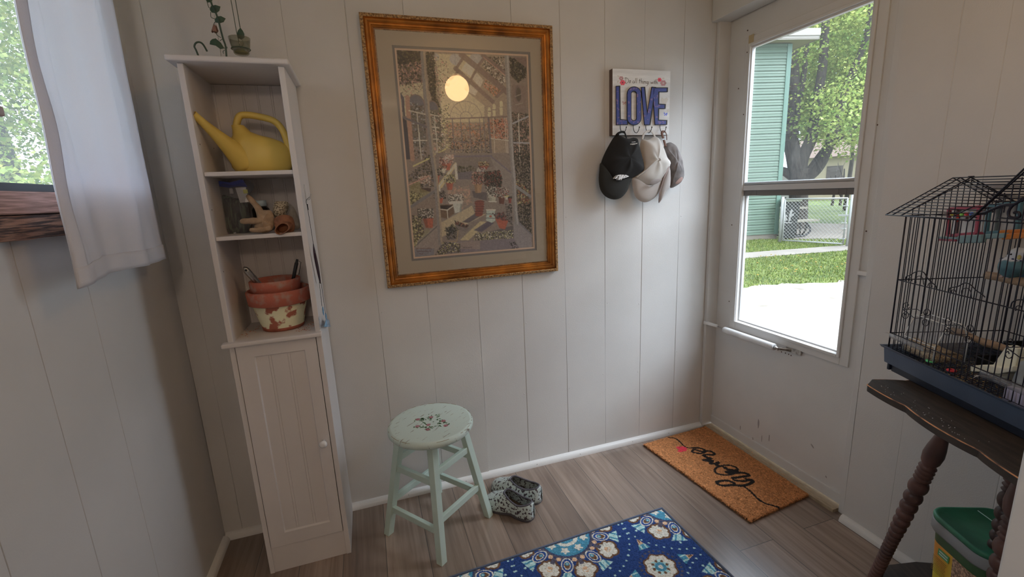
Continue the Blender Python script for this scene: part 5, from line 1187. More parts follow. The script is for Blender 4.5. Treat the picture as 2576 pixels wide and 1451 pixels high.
P2 = (Bx[0][None, None]*((1-gu)*(1-gv))[..., None]+Bx[1][None, None]*(gu*(1-gv))[..., None]+Bx[2][None, None]*(gu*gv)[..., None]+Bx[3][None, None]*((1-gu)*gv)[..., None])
zz = MZ-0.0025+rm.normal(0, 0.0011, gu.shape); edge = (gu == 0) | (gu == 1) | (gv == 0) | (gv == 1)
jit = rm.normal(0, 0.0012, gu.shape+(2,)); jit[edge] = rm.normal(0, 0.0022, (edge.sum(), 2)); zz[edge] = 0.004+rm.uniform(0, 0.008, edge.sum())
V = np.concatenate([P2+jit-np.array([o0.x, o0.y]), zz[..., None]], 2).reshape(-1, 3)
ii, jj = np.meshgrid(np.arange(MY-1), np.arange(MX-1), indexing='ij'); a0 = (ii*MX+jj).ravel(); F = np.stack([a0, a0+MX, a0+MX+1, a0+1], 1)
m_coir = vcol_mat('coir_fibre', 0.95, 0.1, bump=0.6, bs=500)
np_mesh('coir_pile', V, F, m_coir, doormat, cols=cv.a.reshape(-1, 3))
# loose fibres standing on the pile and along the cut edges
NF = 20000; u = rm.uniform(0, 1, NF); v = rm.uniform(0, 1, NF); k = NF//3; sd = rm.randint(0, 4, k)
u[:k] = np.where(sd == 0, 0.0, np.where(sd == 1, 1.0, u[:k])); v[:k] = np.where(sd == 2, 0.0, np.where(sd == 3, 1.0, v[:k]))
c2 = (Bx[0]*((1-u)*(1-v))[:, None]+Bx[1]*(u*(1-v))[:, None]+Bx[2]*(u*v)[:, None]+Bx[3]*((1-u)*v)[:, None])-np.array([o0.x, o0.y])
zb = np.where(np.arange(NF) < k, rm.uniform(0.002, 0.010, NF), MZ-0.004); an = rm.uniform(0, 6.28, NF); Ln = np.where(np.arange(NF) < k, rm.uniform(0.005, 0.012, NF), rm.uniform(0.003, 0.0075, NF))
dx = np.stack([np.cos(an), np.sin(an)], 1); tipp = np.concatenate([c2+dx*Ln[:, None], (zb+rm.uniform(0.0, 0.005, NF))[:, None]], 1)
pr_ = np.stack([-np.sin(an), np.cos(an)], 1)*0.00035; A0 = np.concatenate([c2-pr_, zb[:, None]], 1); A1 = np.concatenate([c2+pr_, zb[:, None]], 1)
V = np.stack([A0, A1, tipp], 1).reshape(-1, 3); F = np.arange(NF*3).reshape(-1, 3)
ci = cv.a[np.clip((v*MY).astype(int), 0, MY-1), np.clip((u*MX).astype(int), 0, MX-1)]; ci = np.repeat(ci*rm.uniform(0.6, 1.25, (NF, 1)), 3, 0)
o = np_mesh('coir_fibres', V, F, m_coir, doormat, cols=ci); o['kind'] = 'stuff'
b = MB().prism([Vector((m_.x, m_.y, 0.0005)) for m_ in mc], (0, 0, 0.005)); b.build('rubber_backing', m_dark, doormat)
# ---------------------------------------------------------------- blue patterned rug
rug = thing('rug', 'navy blue rug with cream and brown medallions and a dark bound edge', 'rug', (1.700, -0.483, 0), math.atan2(-0.0335, -0.9994))
# local x runs along the long edge away from the door, local y (negated) towards the viewpoint
RW, RH, RS = 1.30, 0.52, 0.0023
nx, ny = int(RW/RS), int(RH/RS)
RK = 0.62
cv = Canvas(nx, ny, A(38, 54, 92, RK), 9); cv.T = lambda p: (p[0]/RS, p[1]/RS)
X = cv.X*RS; Y = cv.Y*RS
brn, crm, tea, lbl, gbr = A(92, 64, 46, RK), A(186, 172, 152, RK), A(66, 112, 128, RK), A(150, 172, 172, RK), A(72, 66, 74, RK); nav = A(40, 60, 104, RK); tan_ = A(176, 140, 110, RK)
def medallion(cx, cy):
    dx, dy = X-cx, Y-cy; r = np.hypot(dx, dy); th = np.arctan2(dy, dx)
    cv.put(np.abs(r-0.103) < 0.006, gbr)
    for k in range(8):
        t = k*math.pi/4; a = (th-t+math.pi) % (2*math.pi)-math.pi; rad = r*np.cos(a); tan = r*np.sin(a)
        def lobe(g_):
            m_ = np.hypot((rad-0.150)/1.3, tan) < 0.017+g_
            for rr_, tt_, q_ in ((0.184, 0.0, 0.017), (0.170, 0.021, 0.016), (0.170, -0.021, 0.016), (0.150, 0.022, 0.008), (0.150, -0.022, 0.008)): m_ |= np.hypot(rad-rr_, tan-tt_) < q_+g_
            return m_
        cv.put(lobe(0.0075), brn); cv.put(lobe(-0.0005), crm); cv.put(lobe(-0.004) & (np.hypot(rad-0.165, tan) < 0.012), tan_)
        cv.put((np.abs(tan) < 0.008) & (rad > 0.112) & (rad < 0.140), gbr); cv.put((np.hypot(rad-0.112, np.abs(tan)-0.016) < 0.009), tan_)
        t2 = t+math.pi/8; a = (th-t2+math.pi) % (2*math.pi)-math.pi; rad = r*np.cos(a); tan = r*np.sin(a)
        e = np.hypot((rad-0.136)/1.5, tan); cv.put(e < 0.0215, crm); cv.put(e < 0.0185, nav); cv.put(e < 0.0125, crm); cv.put(e < 0.0100, brn); cv.put(np.hypot(rad-0.130, tan) < 0.0075, tea); cv.put(np.hypot(rad-0.130, tan) < 0.003, lbl)
        fan = (rad > 0.168) & (rad < 0.200) & (np.abs(tan) < 0.012+(rad-0.168)*0.55); cv.put(fan, lbl); cv.put(fan & (np.sin(tan*260+rad*90) > 0.55), tea)
        cv.put(np.hypot(rad-0.209, tan) < 0.0045, lbl)
    cv.put(r < 0.094, tea); cv.put((np.abs(r-0.042) < 0.007), crm); cv.put(r < 0.018, brn); cv.put(r < 0.010, crm)
    for k in range(8):
        t = k*math.pi/4+0.35; px, py = cx+0.070*math.cos(t), cy+0.070*math.sin(t); q = np.hypot(X-px, Y-py); aa = np.arctan2(Y-py, X-px)
        cv.put(q < 0.0135*(1+0.25*np.cos(5*aa)), crm)
    # dotted ring
    for k in range(56):
        t = 2*math.pi*k/56; cv.put(np.hypot(X-cx-0.240*math.cos(t), Y-cy-0.240*math.sin(t)) < 0.0038, lbl)
def rosette(cx, cy):
    dx, dy = X-cx, Y-cy; r = np.hypot(dx, dy); th = np.arctan2(dy, dx)
    cv.put((np.abs(r-0.070) < 0.004) & (np.sin(26*th) > 0.0), gbr); cv.put(r < 0.057*(1+0.06*np.cos(8*th)), brn); cv.put(r < 0.050*(1+0.07*np.cos(8*th)), crm); cv.put(r < 0.030*(1+0.1*np.cos(6*th)), lbl); cv.put(r < 0.020, tea)
    for k in range(8):
        t = k*math.pi/4; cv.put(np.hypot(X-cx-0.026*math.cos(t), Y-cy-0.026*math.sin(t)) < 0.0055, brn)
    cv.put(r < 0.008, crm)
    for k in range(4):
        t = math.pi/4*0+k*math.pi/2+0.0; a = (th-t+math.pi) % (2*math.pi)-math.pi; rad = r*np.cos(a); tan = r*np.sin(a)
        f = (rad > 0.088) & (rad < 0.112) & (np.abs(tan) < 0.024-(rad-0.088)*0.5); cv.put(f, tea); cv.put(f & (np.abs(np.abs(tan)-0.010) < 0.003), lbl); cv.put((rad > 0.112) & (rad < 0.140) & (np.abs(tan) < (0.142-rad)*0.35), tan_); cv.put((rad > 0.118) & (rad < 0.134) & (np.abs(tan) < 0.003), brn)
for i in range(-1, 4):
    for j in range(0, 3):
        medallion(-0.02+0.46*i, -0.01+0.50*j)
for i in range(-1, 4):
    for j in range(-1, 2): rosette(0.197+0.46*i, 0.246+0.50*j)
bd = (X < 0.011) | (Y < 0.011) | (X > RW-0.012); cv.put(bd, A(52, 54, 62, RK))
cv.noise(0.20, 1); cv.noise(0.10, 2)
rm = np.random.RandomState(8)
zz = 0.0088+rm.normal(0, 0.0007, X.shape)+0.0008*np.sin(X/RS*2.1)*np.sin(Y/RS*2.3+1.5*np.sin(X*40)); zz[bd] = 0.0062
e = (cv.X == 0) | (cv.Y == 0) | (cv.X == nx-1) | (cv.Y == ny-1); zz[e] = 0.0004
V = np.stack([X.ravel(), Y.ravel(), zz.ravel()], 1); ii, jj = np.meshgrid(np.arange(ny-1), np.arange(nx-1), indexing='ij'); a0 = (ii*nx+jj).ravel(); F = np.stack([a0, a0+nx, a0+nx+1, a0+1], 1)[:, ::-1]
np_mesh('pile', V, F, vcol_mat('rug_wool', 0.95, 0.1), rug, cols=cv.a.reshape(-1, 3), smooth=True)
b = MB(); b.tube([(0, 0.0, 0.004), (RW, 0.0, 0.004)], 0.0036, 8); b.tube([(0, 0.0, 0.004), (0, RH, 0.004)], 0.0036, 8)
b.build('binding', M('slate_binding', A(58, 60, 70), 0.8, bump=0.6, bs=300), rug, world=False, smooth=True)
# ---------------------------------------------------------------- door closer
clo = thing('door_closer', 'white tubular door closer fixed across the lower part of the storm door', 'door closer', (2.31, -0.25, 0.60))
b1 = at(1822, 829, 'x', 2.312); b2 = at(1948, 873, 'x', 2.312)
m_wen = M('white_enamel', (0.80, 0.80, 0.80), 0.3, var=0.12, vs=18)
b = MB().lathe([(0.009, 0), (0.0145, 0.001), (0.0155, 0.004), (0.0155, (b2-b1).length-0.004), (0.0145, (b2-b1).length), (0.008, (b2-b1).length)], 24, b1, ax=b2-b1); b.build('tube', m_wen, clo, smooth=True)
ax_ = (b2-b1).normalized()
MB().lathe([(0.0075, 0), (0.0075, 0.009), (0.0045, 0.011), (0.0045, 0.020)], 16, b2, ax=ax_).build('end_cap', m_metal, clo, smooth=True)
MB().tube([b1, at(1806, 821, 'x', 2.312)], 0.0028, 10).build('piston_rod', m_metal, clo, smooth=True)
e1 = b2+ax_*0.016
b = MB(); b.beam(e1+Vector((0.0, 0, 0)), Vector((XD-0.006, e1.y-0.035, e1.z-0.003)), 0.014, 0.010); b.box((XD-0.010, e1.y-0.085, e1.z-0.012), (XD-0.0072, e1.y-0.012, e1.z+0.008)); b.build('door_bracket', M('worn_chrome', (0.42, 0.38, 0.34), 0.3, 0.9, var=0.5, vs=60), clo, bevel=0.0015)
s1 = at(1804, 820, 'x', 2.312)
b = MB(); b.beam(s1, Vector((2.291, -0.008, s1.z+0.006)), 0.016, 0.012, w2=0.022); b.box((2.288, -0.023, s1.z-0.006), (2.2915, -0.002, s1.z+0.014)); b.build('jamb_bracket', m_wen, clo, bevel=0.0015)
b = MB()
for (px, py) in ((1957, 880), (1966, 885), (1976, 888), (1984, 891), (1990, 894)): b.lathe([(0.0028, 0), (0.0028, 0.0004)], 8, at(px, py, 'x', XD-0.0004), ax=(-1, 0, 0))
b.build('old_screw_hole', m_rust, clo)
# ---------------------------------------------------------------- side table
m_tab = M('dark_walnut_top', A(46, 36, 30, 0.62), 0.7, col2=A(32, 25, 21, 0.6), vs=8, stretch=(2, 14, 2), bump=0.3, bs=70)
m_leg = M('turned_walnut', A(72, 44, 36, 0.66), 0.42, col2=A(44, 27, 23, 0.62), vs=9)
m_wornw = M('worn_bare_rim', A(140, 92, 60), 0.6, col2=A(70, 46, 34), vs=22, thr=(0.4, 0.6))
TZ = 0.773
TO = Vector((1.885, -1.085, 0)); TR = math.radians(-113)
tu = Vector((math.cos(TR), math.sin(TR), 0)); tv = Vector((-math.sin(TR), math.cos(TR), 0))
tab = thing('side_table', 'dark scalloped wooden side table with turned spool legs carrying the birdcage', 'side table', tuple(TO), TR)
def toL(p): d = p-TO; return Vector((d.dot(tu), d.dot(tv), p.z))
TL_, TW_ = 0.52, 0.345
out = []
def scal(t): return 0.011*abs(math.sin(math.pi*t))**0.7
n = 90
for i in range(n+1): t = i/n; out.append((0.022+(TL_-0.044)*t, -0.010-scal(t*2.6+0.35)))
for i in range(1, 7): a = -math.pi/2+i*math.pi/14; out.append((TL_-0.022+0.02*math.cos(a), 0.01+0.02*math.sin(a)))
for i in range(n//2+1): t = i/(n//2); out.append((TL_+scal(t*2+0.5)-0.004, 0.02+(TW_-0.04)*t))
for i in range(n, -1, -1): t = i/n; out.append((0.022+(TL_-0.044)*t, TW_+scal(t*2.6+0.35)-0.004))
for i in range(n//2, -1, -1): t = i/(n//2); out.append((-0.004-scal(t*2+0.5)+0.004, 0.012+(TW_-0.034)*t))
out = [(x, y) for x, y in out]
MB().prism([(x, y, TZ-0.020) for x, y in out], (0, 0, 0.020)).build('tabletop', m_tab, tab, world=False, bevel=0.003)
b = MB(); b.tube([(x*0.9995, y, TZ-0.0022) for x, y in out[::2]], 0.0014, 6, closed=True); b.build('worn_rim', m_wornw, tab, world=False, smooth=True)
def spool(p, q, name='leg'):
    L = (q-p).length; pr = [(0.012, 0.0), (0.013, 0.01), (0.015, 0.03), (0.022, 0.065), (0.0245, 0.085), (0.022, 0.105), (0.015, 0.118)]; q_ = 0.80
    z = 0.118
    for k in range(4): pr += [(0.0165, z+0.001), (0.0215, z+0.006), (0.0165, z+0.011)]; z += 0.0125
    i = 0; sizes = [(0.0245, 0.040), (0.0235, 0.034), (0.0225, 0.030), (0.0220, 0.027), (0.0215, 0.025), (0.0205, 0.022), (0.0195, 0.019), (0.0185, 0.016), (0.0180, 0.013)]
    while z < L-0.09:
        r, h = sizes[min(i, len(sizes)-1)]; i += 1
        for a in (0.0, 0.2, 0.4, 0.6, 0.8, 1.0): pr.append((0.0145+(r-0.0145)*math.sin(math.pi*a)**0.6 if 0 < a < 1 else 0.0145, z+h*a))
        z += h
    pr += [(0.0145, z+0.003), (0.022, z+0.02), (0.022, min(z+0.05, L-0.02)), (0.013, L)]
    return MB().lathe([(r_*q_, z_) for r_, z_ in pr], 24, p, ax=q-p).build(name, m_leg, tab, world=False, smooth=True)
spool(Vector((0.205, 0.030, TZ-0.018)), Vector((0.013, 0.024, 0.0005)))
nrm = tv
def tp(px, py, y): return toL(atn(px, py, TO+tv*y, tv))
p = tp(2573, 1215, 0.055); q = tp(2505, 1480, 0.055); d = (q-p)/(p.z-q.z); p2 = p+d*(p.z-(TZ-0.018)) if p.z > TZ-0.018 else p-d*((TZ-0.018)-p.z); spool(p2, p2+d*(TZ-0.0185))
p = tp(2552, 1205, 0.19); q = tp(2528, 1300, 0.19); d = (q-p)/(p.z-q.z); p2 = p-d*((TZ-0.018)-p.z); spool(p2, p2+d*(TZ-0.0185))
spool(Vector((0.42, 0.30, TZ-0.018)), Vector((0.49, 0.325, 0.0005)))
SHZ = 0.245
b = MB().prism([(0.115+0.0*x, 0, 0) for x in ()] or [(0.045, 0.06, SHZ-0.018), (0.09, 0.03, SHZ-0.018), (0.40, 0.03, SHZ-0.018), (0.44, 0.08, SHZ-0.018), (0.44, 0.28, SHZ-0.018), (0.38, 0.31, SHZ-0.018), (0.08, 0.31, SHZ-0.018), (0.035, 0.26, SHZ-0.018), (0.028, 0.16, SHZ-0.018)], (0, 0, 0.018)); b.build('lower_shelf', m_tab, tab, world=False, bevel=0.003)
b = MB(); rr = random.Random(9)
for k in range(40):
    x, y = rr.uniform(0.01, 0.3), rr.uniform(-0.008, 0.03); b.sphere((x, y, TZ+0.0004), rr.uniform(0.0005, 0.0011), 5, 4)
b.build('white_specks', M('white_speck', (0.6, 0.6, 0.6), 0.8), tab, world=False)
# ---------------------------------------------------------------- seed bucket on the table's lower shelf
buc = thing('seed_bucket', 'clear plastic bucket of bird seed with green lid and yellow label under the table', 'bucket', tuple(TO+tu*0.15+tv*0.222+Vector((0, 0, SHZ))), TR)
def rsq(hx, hy, r, z, n=10, cx_=0, cy_=0):
    P = []
    for qx, qy, a0 in ((1, 1, 0), (-1, 1, 90), (-1, -1, 180), (1, -1, 270)):
        for i in range(n+1): a = math.radians(a0+90*i/n); P.append((cx_+qx*(hx-r)+r*math.cos(a), cy_+qy*(hy-r)+r*math.sin(a), z))
        nx_, ny_ = ((-1, 1), (-1, -1), (1, -1), (1, 1))[(a0//90)]
        ex, ey = cx_+nx_*(hx-r)+r*math.cos(math.radians(a0+90)), cy_+ny_*(hy-r)+r*math.sin(math.radians(a0+90)); sx_, sy_ = P[-1][0], P[-1][1]
        for i in range(1, 6): P.append((sx_+(ex-sx_)*i/6, sy_+(ey-sy_)*i/6, z))
    return P
def rloft(levels, mat, name, par, cap0=True, cap1=True, smooth=True, solid=0):
    b = MB(); rings = [rsq(*l) for l in levels]; n = len(rings[0]); V = [p for r_ in rings for p in r_]
    F = [(i*n+k, i*n+(k+1) % n, (i+1)*n+(k+1) % n, (i+1)*n+k) for i in range(len(rings)-1) for k in range(n)]
    if cap0: F.append(tuple(range(n-1, -1, -1)))
    if cap1: F.append(tuple((len(rings)-1)*n+k for k in range(n)))
    o = b.add(V, F).build(name, mat, par, world=False, solid=solid)
    for f in o.data.polygons: f.use_smooth = len(f.vertices) == 4 and smooth
    return o
m_pl = M('clear_plastic_wall', (0.62, 0.63, 0.64), 0.25, trans=0.3); m_pl.node_tree.nodes['Principled BSDF'].inputs['Alpha'].default_value = 0.75
m_grl = M('green_lid_plastic', A(38, 82, 58, 0.85), 0.4, var=0.3, vs=9, bump=0.15, bs=120)
H0 = 0.195
rloft([(0.070, 0.072, 0.03, 0.0005), (0.076, 0.078, 0.035, 0.10), (0.080, 0.082, 0.04, 0.158)], m_pl, 'bucket_wall', buc)
rloft([(0.086, 0.088, 0.042, 0.156), (0.089, 0.091, 0.043, 0.162), (0.089, 0.091, 0.043, 0.186), (0.087, 0.089, 0.042, 0.188)], m_pl, 'rim_band', buc)
rloft([(0.087, 0.089, 0.042, 0.188), (0.0885, 0.0905, 0.043, 0.197), (0.086, 0.088, 0.041, 0.2015), (0.082, 0.084, 0.040, 0.2015), (0.079, 0.081, 0.038, 0.1945), (0.03, 0.03, 0.015, 0.1950)], m_grl, 'lid', buc)
MB().tube([(-0.078, 0.03, 0.198), (0.078, 0.035, 0.198)], 0.0012, 6).build('lid_hinge', M('pale_crease', A(120, 134, 122), 0.4), buc, world=False)
def band(z0, z1, k0, k1, mat, name, off=0.0012):
    f = lambda z: (0.0700+0.010*z/0.158+off, 0.072+0.010*z/0.158+off, 0.03+0.01*z/0.158)
    a = rsq(*f(z0), z0); c = rsq(*f(z1), z1); n = len(a); idx = [(k0+i) % n for i in range(k1-k0+1)]
    V = [a[i] for i in idx]+[c[i] for i in idx]; m = len(idx)
    return MB().add(V, [(i, i+1, m+i+1, m+i) for i in range(m-1)]).build(name, mat, buc, world=False, smooth=True)
band(0.126, 0.153, 0, 63, M('dark_green_label', A(38, 52, 30), 0.4), 'green_label_band')
band(0.126, 0.153, 63, 64, m_grl, 'green_label_band')
m_ylab = M('yellow_orange_label', A(206, 168, 40), 0.45, col2=A(196, 92, 34), vs=9, thr=(0.35, 0.62), detail=1)
band(0.006, 0.126, 20, 64, m_ylab, 'yellow_label')
band(0.006, 0.1262, 45, 55, M('seed_window', A(128, 98, 76), 0.6, col2=A(80, 58, 46), vs=160, thr=(0.42, 0.58)), 'seed_window', 0.0018)
yl = -(0.072+0.010*0.11/0.158)-0.0026
xl = -(0.0700+0.010*0.10/0.158)-0.0026
b = MB(); b.box((-0.040, yl-0.0004, 0.098), (-0.008, yl, 0.117)); b.build('green_logo_box', M('green_logo', A(50, 92, 52), 0.4), buc, world=False, bevel=0.0002)
m_lt = M('white_print', A(196, 200, 190), 0.5); m_lt2 = M('brown_print', A(92, 66, 30), 0.5)
b = MB()
for z, x0_, x1_ in ((0.111, -0.036, -0.012), (0.104, -0.036, -0.014)):
    x = x0_
    while x < x1_: b.box((x, yl-0.0007, z-0.0018), (x+0.0022, yl-0.0004, z+0.0018)); x += 0.0031
b.build('logo_print', m_lt, buc, world=False)
b = MB(); rr = random.Random(4)
for k in range(10):
    z = 0.088-0.0046*k; x = -0.052
    while x < -0.014: w_ = rr.uniform(0.002, 0.005); b.box((x, yl-0.0005, z-0.0006), (x+w_, yl-0.0001, z+0.0006)); x += w_+0.0012
b.build('fine_print', m_lt2, buc, world=False)
# ---------------------------------------------------------------- birdcage
m_wire = M('navy_black_wire', (0.014, 0.014, 0.030), 0.4, 0.2)
m_tray = M('slate_blue_tray', A(52, 58, 70, 0.62), 0.5, var=0.12, vs=10, bump=0.1, bs=150); m_trayd = M('dark_tray_base', A(26, 30, 40, 0.4), 0.5)
KR = math.radians(-112); KO = Vector((1.995, -1.052, 0)); ku = Vector((math.cos(KR), math.sin(KR), 0)); kv = Vector((-math.sin(KR), math.cos(KR), 0))
KL, KW = 0.425, 0.285; Zb, Ze, Zm, Zl = 0.8445, 1.1965, 1.0275, 0.8800
cage = thing('birdcage', 'blue-black wire birdcage with a gabled roof and slate blue tray on the side table', 'birdcage', tuple(KO), KR)
def KL_(p): d = p-KO; return Vector((d.dot(ku), d.dot(kv), p.z))
def kp(px, py, y): return KL_(atn(px, py, KO+kv*y, kv))
def kx(px, py, x): return KL_(atn(px, py, KO+ku*x, ku))
def kz(px, py, z): return KL_(at(px, py, 'z', z))
def z3(X, Y): return (2176+X/4.145, 400+Y/4.145)
def z4(X, Y): return (2176+X/3.6275, 720+Y/3.6275)
WR = 0.0011
def bld(b, name, mat=m_wire, par=None, **k): return b.build(name, mat, par or cage, world=False, smooth=True, **k)
g = 0.0145
b = MB(); x = 0.0
while x <= KL+0.001: b.tube([(x, 0, Zb-0.004), (x, 0, Ze)], WR, 5, cap=False); x += g
bld(b, 'front_bars')
b = MB(); x = 0.0
while x <= KL+0.001: b.tube([(x, KW, Zb-0.004), (x, KW, Ze)], WR, 5, cap=False); x += g
bld(b, 'back_bars')
def peak_z(y): return None
pk = kp(2455, 445.5, KW/2); ZR = pk.z
def roofz(y): t = 1-abs(y-KW/2)/(KW/2+0.012); return Ze+0.004+(ZR-Ze-0.004)*max(0, t)
for nm, x in (('left_bars', 0.0), ('right_bars', KL)):
    b = MB(); y = g
    while y < KW-0.003: b.tube([(x, y, Zb-0.004), (x, y, roofz(y))], WR, 5, cap=False); y += g
    bld(b, nm)
b = MB()
for z, r in ((Zm, 0.0014), (Zl, 0.0014), (Ze, 0.0014)):
    b.tube([(0, 0, z), (KL, 0, z), (KL, KW, z), (0, KW, z)], r, 6, closed=True)
for (x, y) in ((0, 0), (KL, 0), (KL, KW), (0, KW)): b.tube([(x, y, Zb-0.004), (x, y, Ze)], 0.0019, 6)
bld(b, 'ring_rails')
# roof: sloping wires parallel to the ridge, double rakes, cross gable
e2 = kp(2440, 545, -0.012); gx0 = e2.x; ga = kp(2576, 424, -0.012); sl = (ga.z-e2.z)/(ga.x-gx0)
gc = KL/2+0.04 if gx0 < KL/2 else gx0+0.06
b = MB(); ns = 14; xa = -0.052
for i in range(ns+1):
    t = i/ns; yf = -0.014+(KW/2+0.014)*t; z = Ze+(ZR-Ze)*t
    xe = min(KL+0.03, gx0+(z-Ze)/sl) if i < ns else KL+0.03
    b.tube([(xa, yf, z), (xe, yf, z)], WR if 0 < i < ns else 0.0016, 5)
bld(b, 'roof_front_slope')
b = MB()
for i in range(ns): t = i/ns; yb2 = KW+0.014-(KW/2+0.014)*t; z = Ze+(ZR-Ze)*t; b.tube([(xa, yb2, z), (KL+0.03, yb2, z)], WR if i else 0.0016, 5)
bld(b, 'roof_back_slope')
b = MB()
for x in (xa, xa+0.022, 0.0, KL+0.03): bld(MB().tube([(x, -0.014, Ze), (x, KW/2, ZR), (x, KW+0.014, Ze)], 0.0017 if x != 0 else 0.0019, 6), 'roof_rake')
b.tube([(0.0, -0.004, Ze+0.006), (0.0, KW/2, ZR-0.006), (0.0, KW+0.004, Ze+0.006)], 0.0014, 6)
bld(b, 'inner_rake'); b = MB()
b.tube(arc((0.0, KW/2, ZR+0.002), 0.005, 0, 6.0, 10, (1, 0, 0), (0, 1, 0)), 0.0014, 6)
bld(b, 'ridge_clip')
apx = gx0+(ZR+0.035-Ze)/sl; b = MB()
for dy in (-0.012, -0.020): b.tube([(gx0+(0 if dy > -0.015 else 0.008), dy, Ze), (apx, dy, ZR+0.035), (2*apx-gx0, dy, Ze)], 0.0020, 6)
for k in range(1, 9):
    t = k/9; z = Ze+(ZR+0.03-Ze)*t; x = gx0+(z-Ze)/sl; b.tube([(x, -0.014, z), (x, -0.014+(KW/2+0.014)*t, z)], WR, 5); x2 = 2*apx-x; b.tube([(x2, -0.014, z), (x2, -0.014+(KW/2+0.014)*t, z)], WR, 5)
b.tube([(apx, -0.014, ZR+0.035), (apx, KW/2, ZR+0.03)], 0.0016, 6)
x = gx0+g
while x < 2*apx-gx0-0.002: b.tube([(x, -0.004, Ze), (x, -0.004, Ze+(min(x-gx0, 2*apx-gx0-x))*sl)], WR, 5, cap=False); x += g
bld(b, 'gable')
b = MB()
s3 = lambda *L: smooth_path([kp(*z3(X, Y), -0.006) for X, Y in L], 6)
b.tube(s3((1100, 600), (1160, 575), (1250, 560), (1340, 520), (1450, 480), (1560, 470), (1658, 400)), 0.0030, 8)
b.tube(s3((1658, 420), (1560, 470), (1505, 530), (1500, 590), (1545, 612), (1610, 600), (1600, 555), (1555, 560)), 0.0026, 8)
b.tube([kp(*z3(930, 590), -0.004), kp(*z3(1140, 490), -0.004)], 0.0014, 6)
b.tube([kp(*z3(1380, 610), -0.004), kp(*z3(1720, 640), -0.004)], 0.0014, 6)
bld(b, 'gable_scroll')
# wire scroll work on the front
b = MB()
def F4(*L, sm=True):
    P = [kp(*z4(X, Y), -0.0028) for X, Y in L]; return smooth_path(P, 5) if sm else P
def F3(*L):
    return smooth_path([kp(*z3(X, Y), -0.0028) for X, Y in L], 5)
b.tube(F3((418, 1270), (430, 1225), (470, 1212), (510, 1185), (565, 1168), (615, 1185), (655, 1245), (700, 1290), (735, 1320), (745, 1355)), 0.0012, 6)
b.tube(F3((455, 1275), (452, 1245), (480, 1240), (492, 1275)), 0.0009, 6); b.tube(F3((532, 1295), (535, 1240), (565, 1220), (600, 1240), (612, 1310)), 0.0009, 6); b.tube(F3((655, 1325), (665, 1298), (690, 1295), (700, 1335)), 0.0009, 6)
bld(b, 'door_arch_scroll'); b = MB()
b.tube(F3((870, 1385), (885, 1345), (930, 1335), (975, 1325), (1040, 1292), (1100, 1310), (1160, 1370), (1220, 1410), (1250, 1440)), 0.0012, 6)
b.tube(F3((905, 1395), (905, 1370), (935, 1365), (955, 1410)), 0.0009, 6); b.tube(F3((1010, 1430), (1010, 1370), (1055, 1345), (1100, 1375), (1110, 1445)), 0.0009, 6)
bld(b, 'door_arch_scroll'); b = MB()
b.tube(F4((1330, 190), (1345, 145), (1390, 125), (1451, 125), (1560, 140)), 0.0012, 6); b.tube(F4((1375, 225), (1380, 185), (1420, 180), (1430, 230)), 0.0009, 6)
bld(b, 'door_arch_scroll')
for (ox, oy, k) in ((0, 0, 1.0), (380, 145, 1.06), (945, 345, 1.2)):
    q = lambda X, Y: (355+ox+(X-355)*k, 208+oy+(Y-208)*k); b = MB()
    b.tube(F4(q(345, 212), q(475, 208), q(600, 285), q(455, 292), q(345, 212), sm=False), 0.0010, 6)
    for (cx_, cy_, a0, a1) in ((378, 180, 0.3, 6.0), (368, 262, -1.4, 4.3), (566, 240, 2.4, 8.2), (552, 330, -0.6, 5.2)):
        R_ = 28
        b.tube(smooth_path([kp(*z4(*q(cx_+R_*math.cos(a0+(a1-a0)*i/12)*(1-0.25*(i > 10)), cy_+R_*1.15*math.sin(a0+(a1-a0)*i/12)*(1-0.25*(i > 10)))), -0.0028) for i in range(13)]+[kp(*z4(*q(cx_, cy_)), -0.0028)], 2), 0.0009, 6)
    bld(b, 'feeder_door_scroll')
# clear guard strip and tray
m_clearp = glass_mat('clear_plastic', (0.93, 0.94, 0.95), haze=0.16, rough=0.1, hazecol=(0.5, 0.5, 0.55))
bld(B((0.004, -0.0055, Zl-0.012), (0.115, -0.0032, Zl+0.001)), 'clear_guard_strip', m_clearp); bld(B((0.265, -0.0055, Zl-0.014), (KL-0.003, -0.0032, Zl+0.001)), 'clear_guard_strip', m_clearp)
def frus(b, m0, z0, m1, z1):
    V = [(-m0, -m0, z0), (KL+m0, -m0, z0), (KL+m0, KW+m0, z0), (-m0, KW+m0, z0), (-m1, -m1, z1), (KL+m1, -m1, z1), (KL+m1, KW+m1, z1), (-m1, KW+m1, z1)]
    b.add(V, [(0, 1, 5, 4), (1, 2, 6, 5), (2, 3, 7, 6), (3, 0, 4, 7)])
b = MB(); frus(b, 0.004, 0.796, 0.007, 0.836); frus(b, 0.007, 0.836, 0.0115, 0.8375); frus(b, 0.0115, 0.8375, 0.0145, 0.8425); frus(b, 0.0145, 0.8425, 0.010, 0.8425); frus(b, 0.010, 0.8425, 0.001, 0.834); frus(b, 0.001, 0.834, -0.003, 0.802)
b.box((-0.004, -0.004, 0.796), (KL+0.004, KW+0.004, 0.802)); bld(b, 'tray', m_tray, bevel=0.0008)
for f in cage.children[-1].data.polygons: f.use_smooth = False
b = MB(); b.box((0.010, 0.006, TZ+0.0005), (KL-0.010, KW-0.006, 0.796)); b.box((0.002, 0.0, 0.7760), (0.010, 0.012, 0.800)); bld(b, 'tray_base', m_trayd, bevel=0.002)
for f in cage.children[-1].data.polygons: f.use_smooth = False
rr = random.Random(31)
b = MB()
for i in range(30): y = 0.006+i*(KW-0.012)/29; b.tube([(0.002, y, 0.838), (KL-0.002, y, 0.838)], 0.0008, 4)
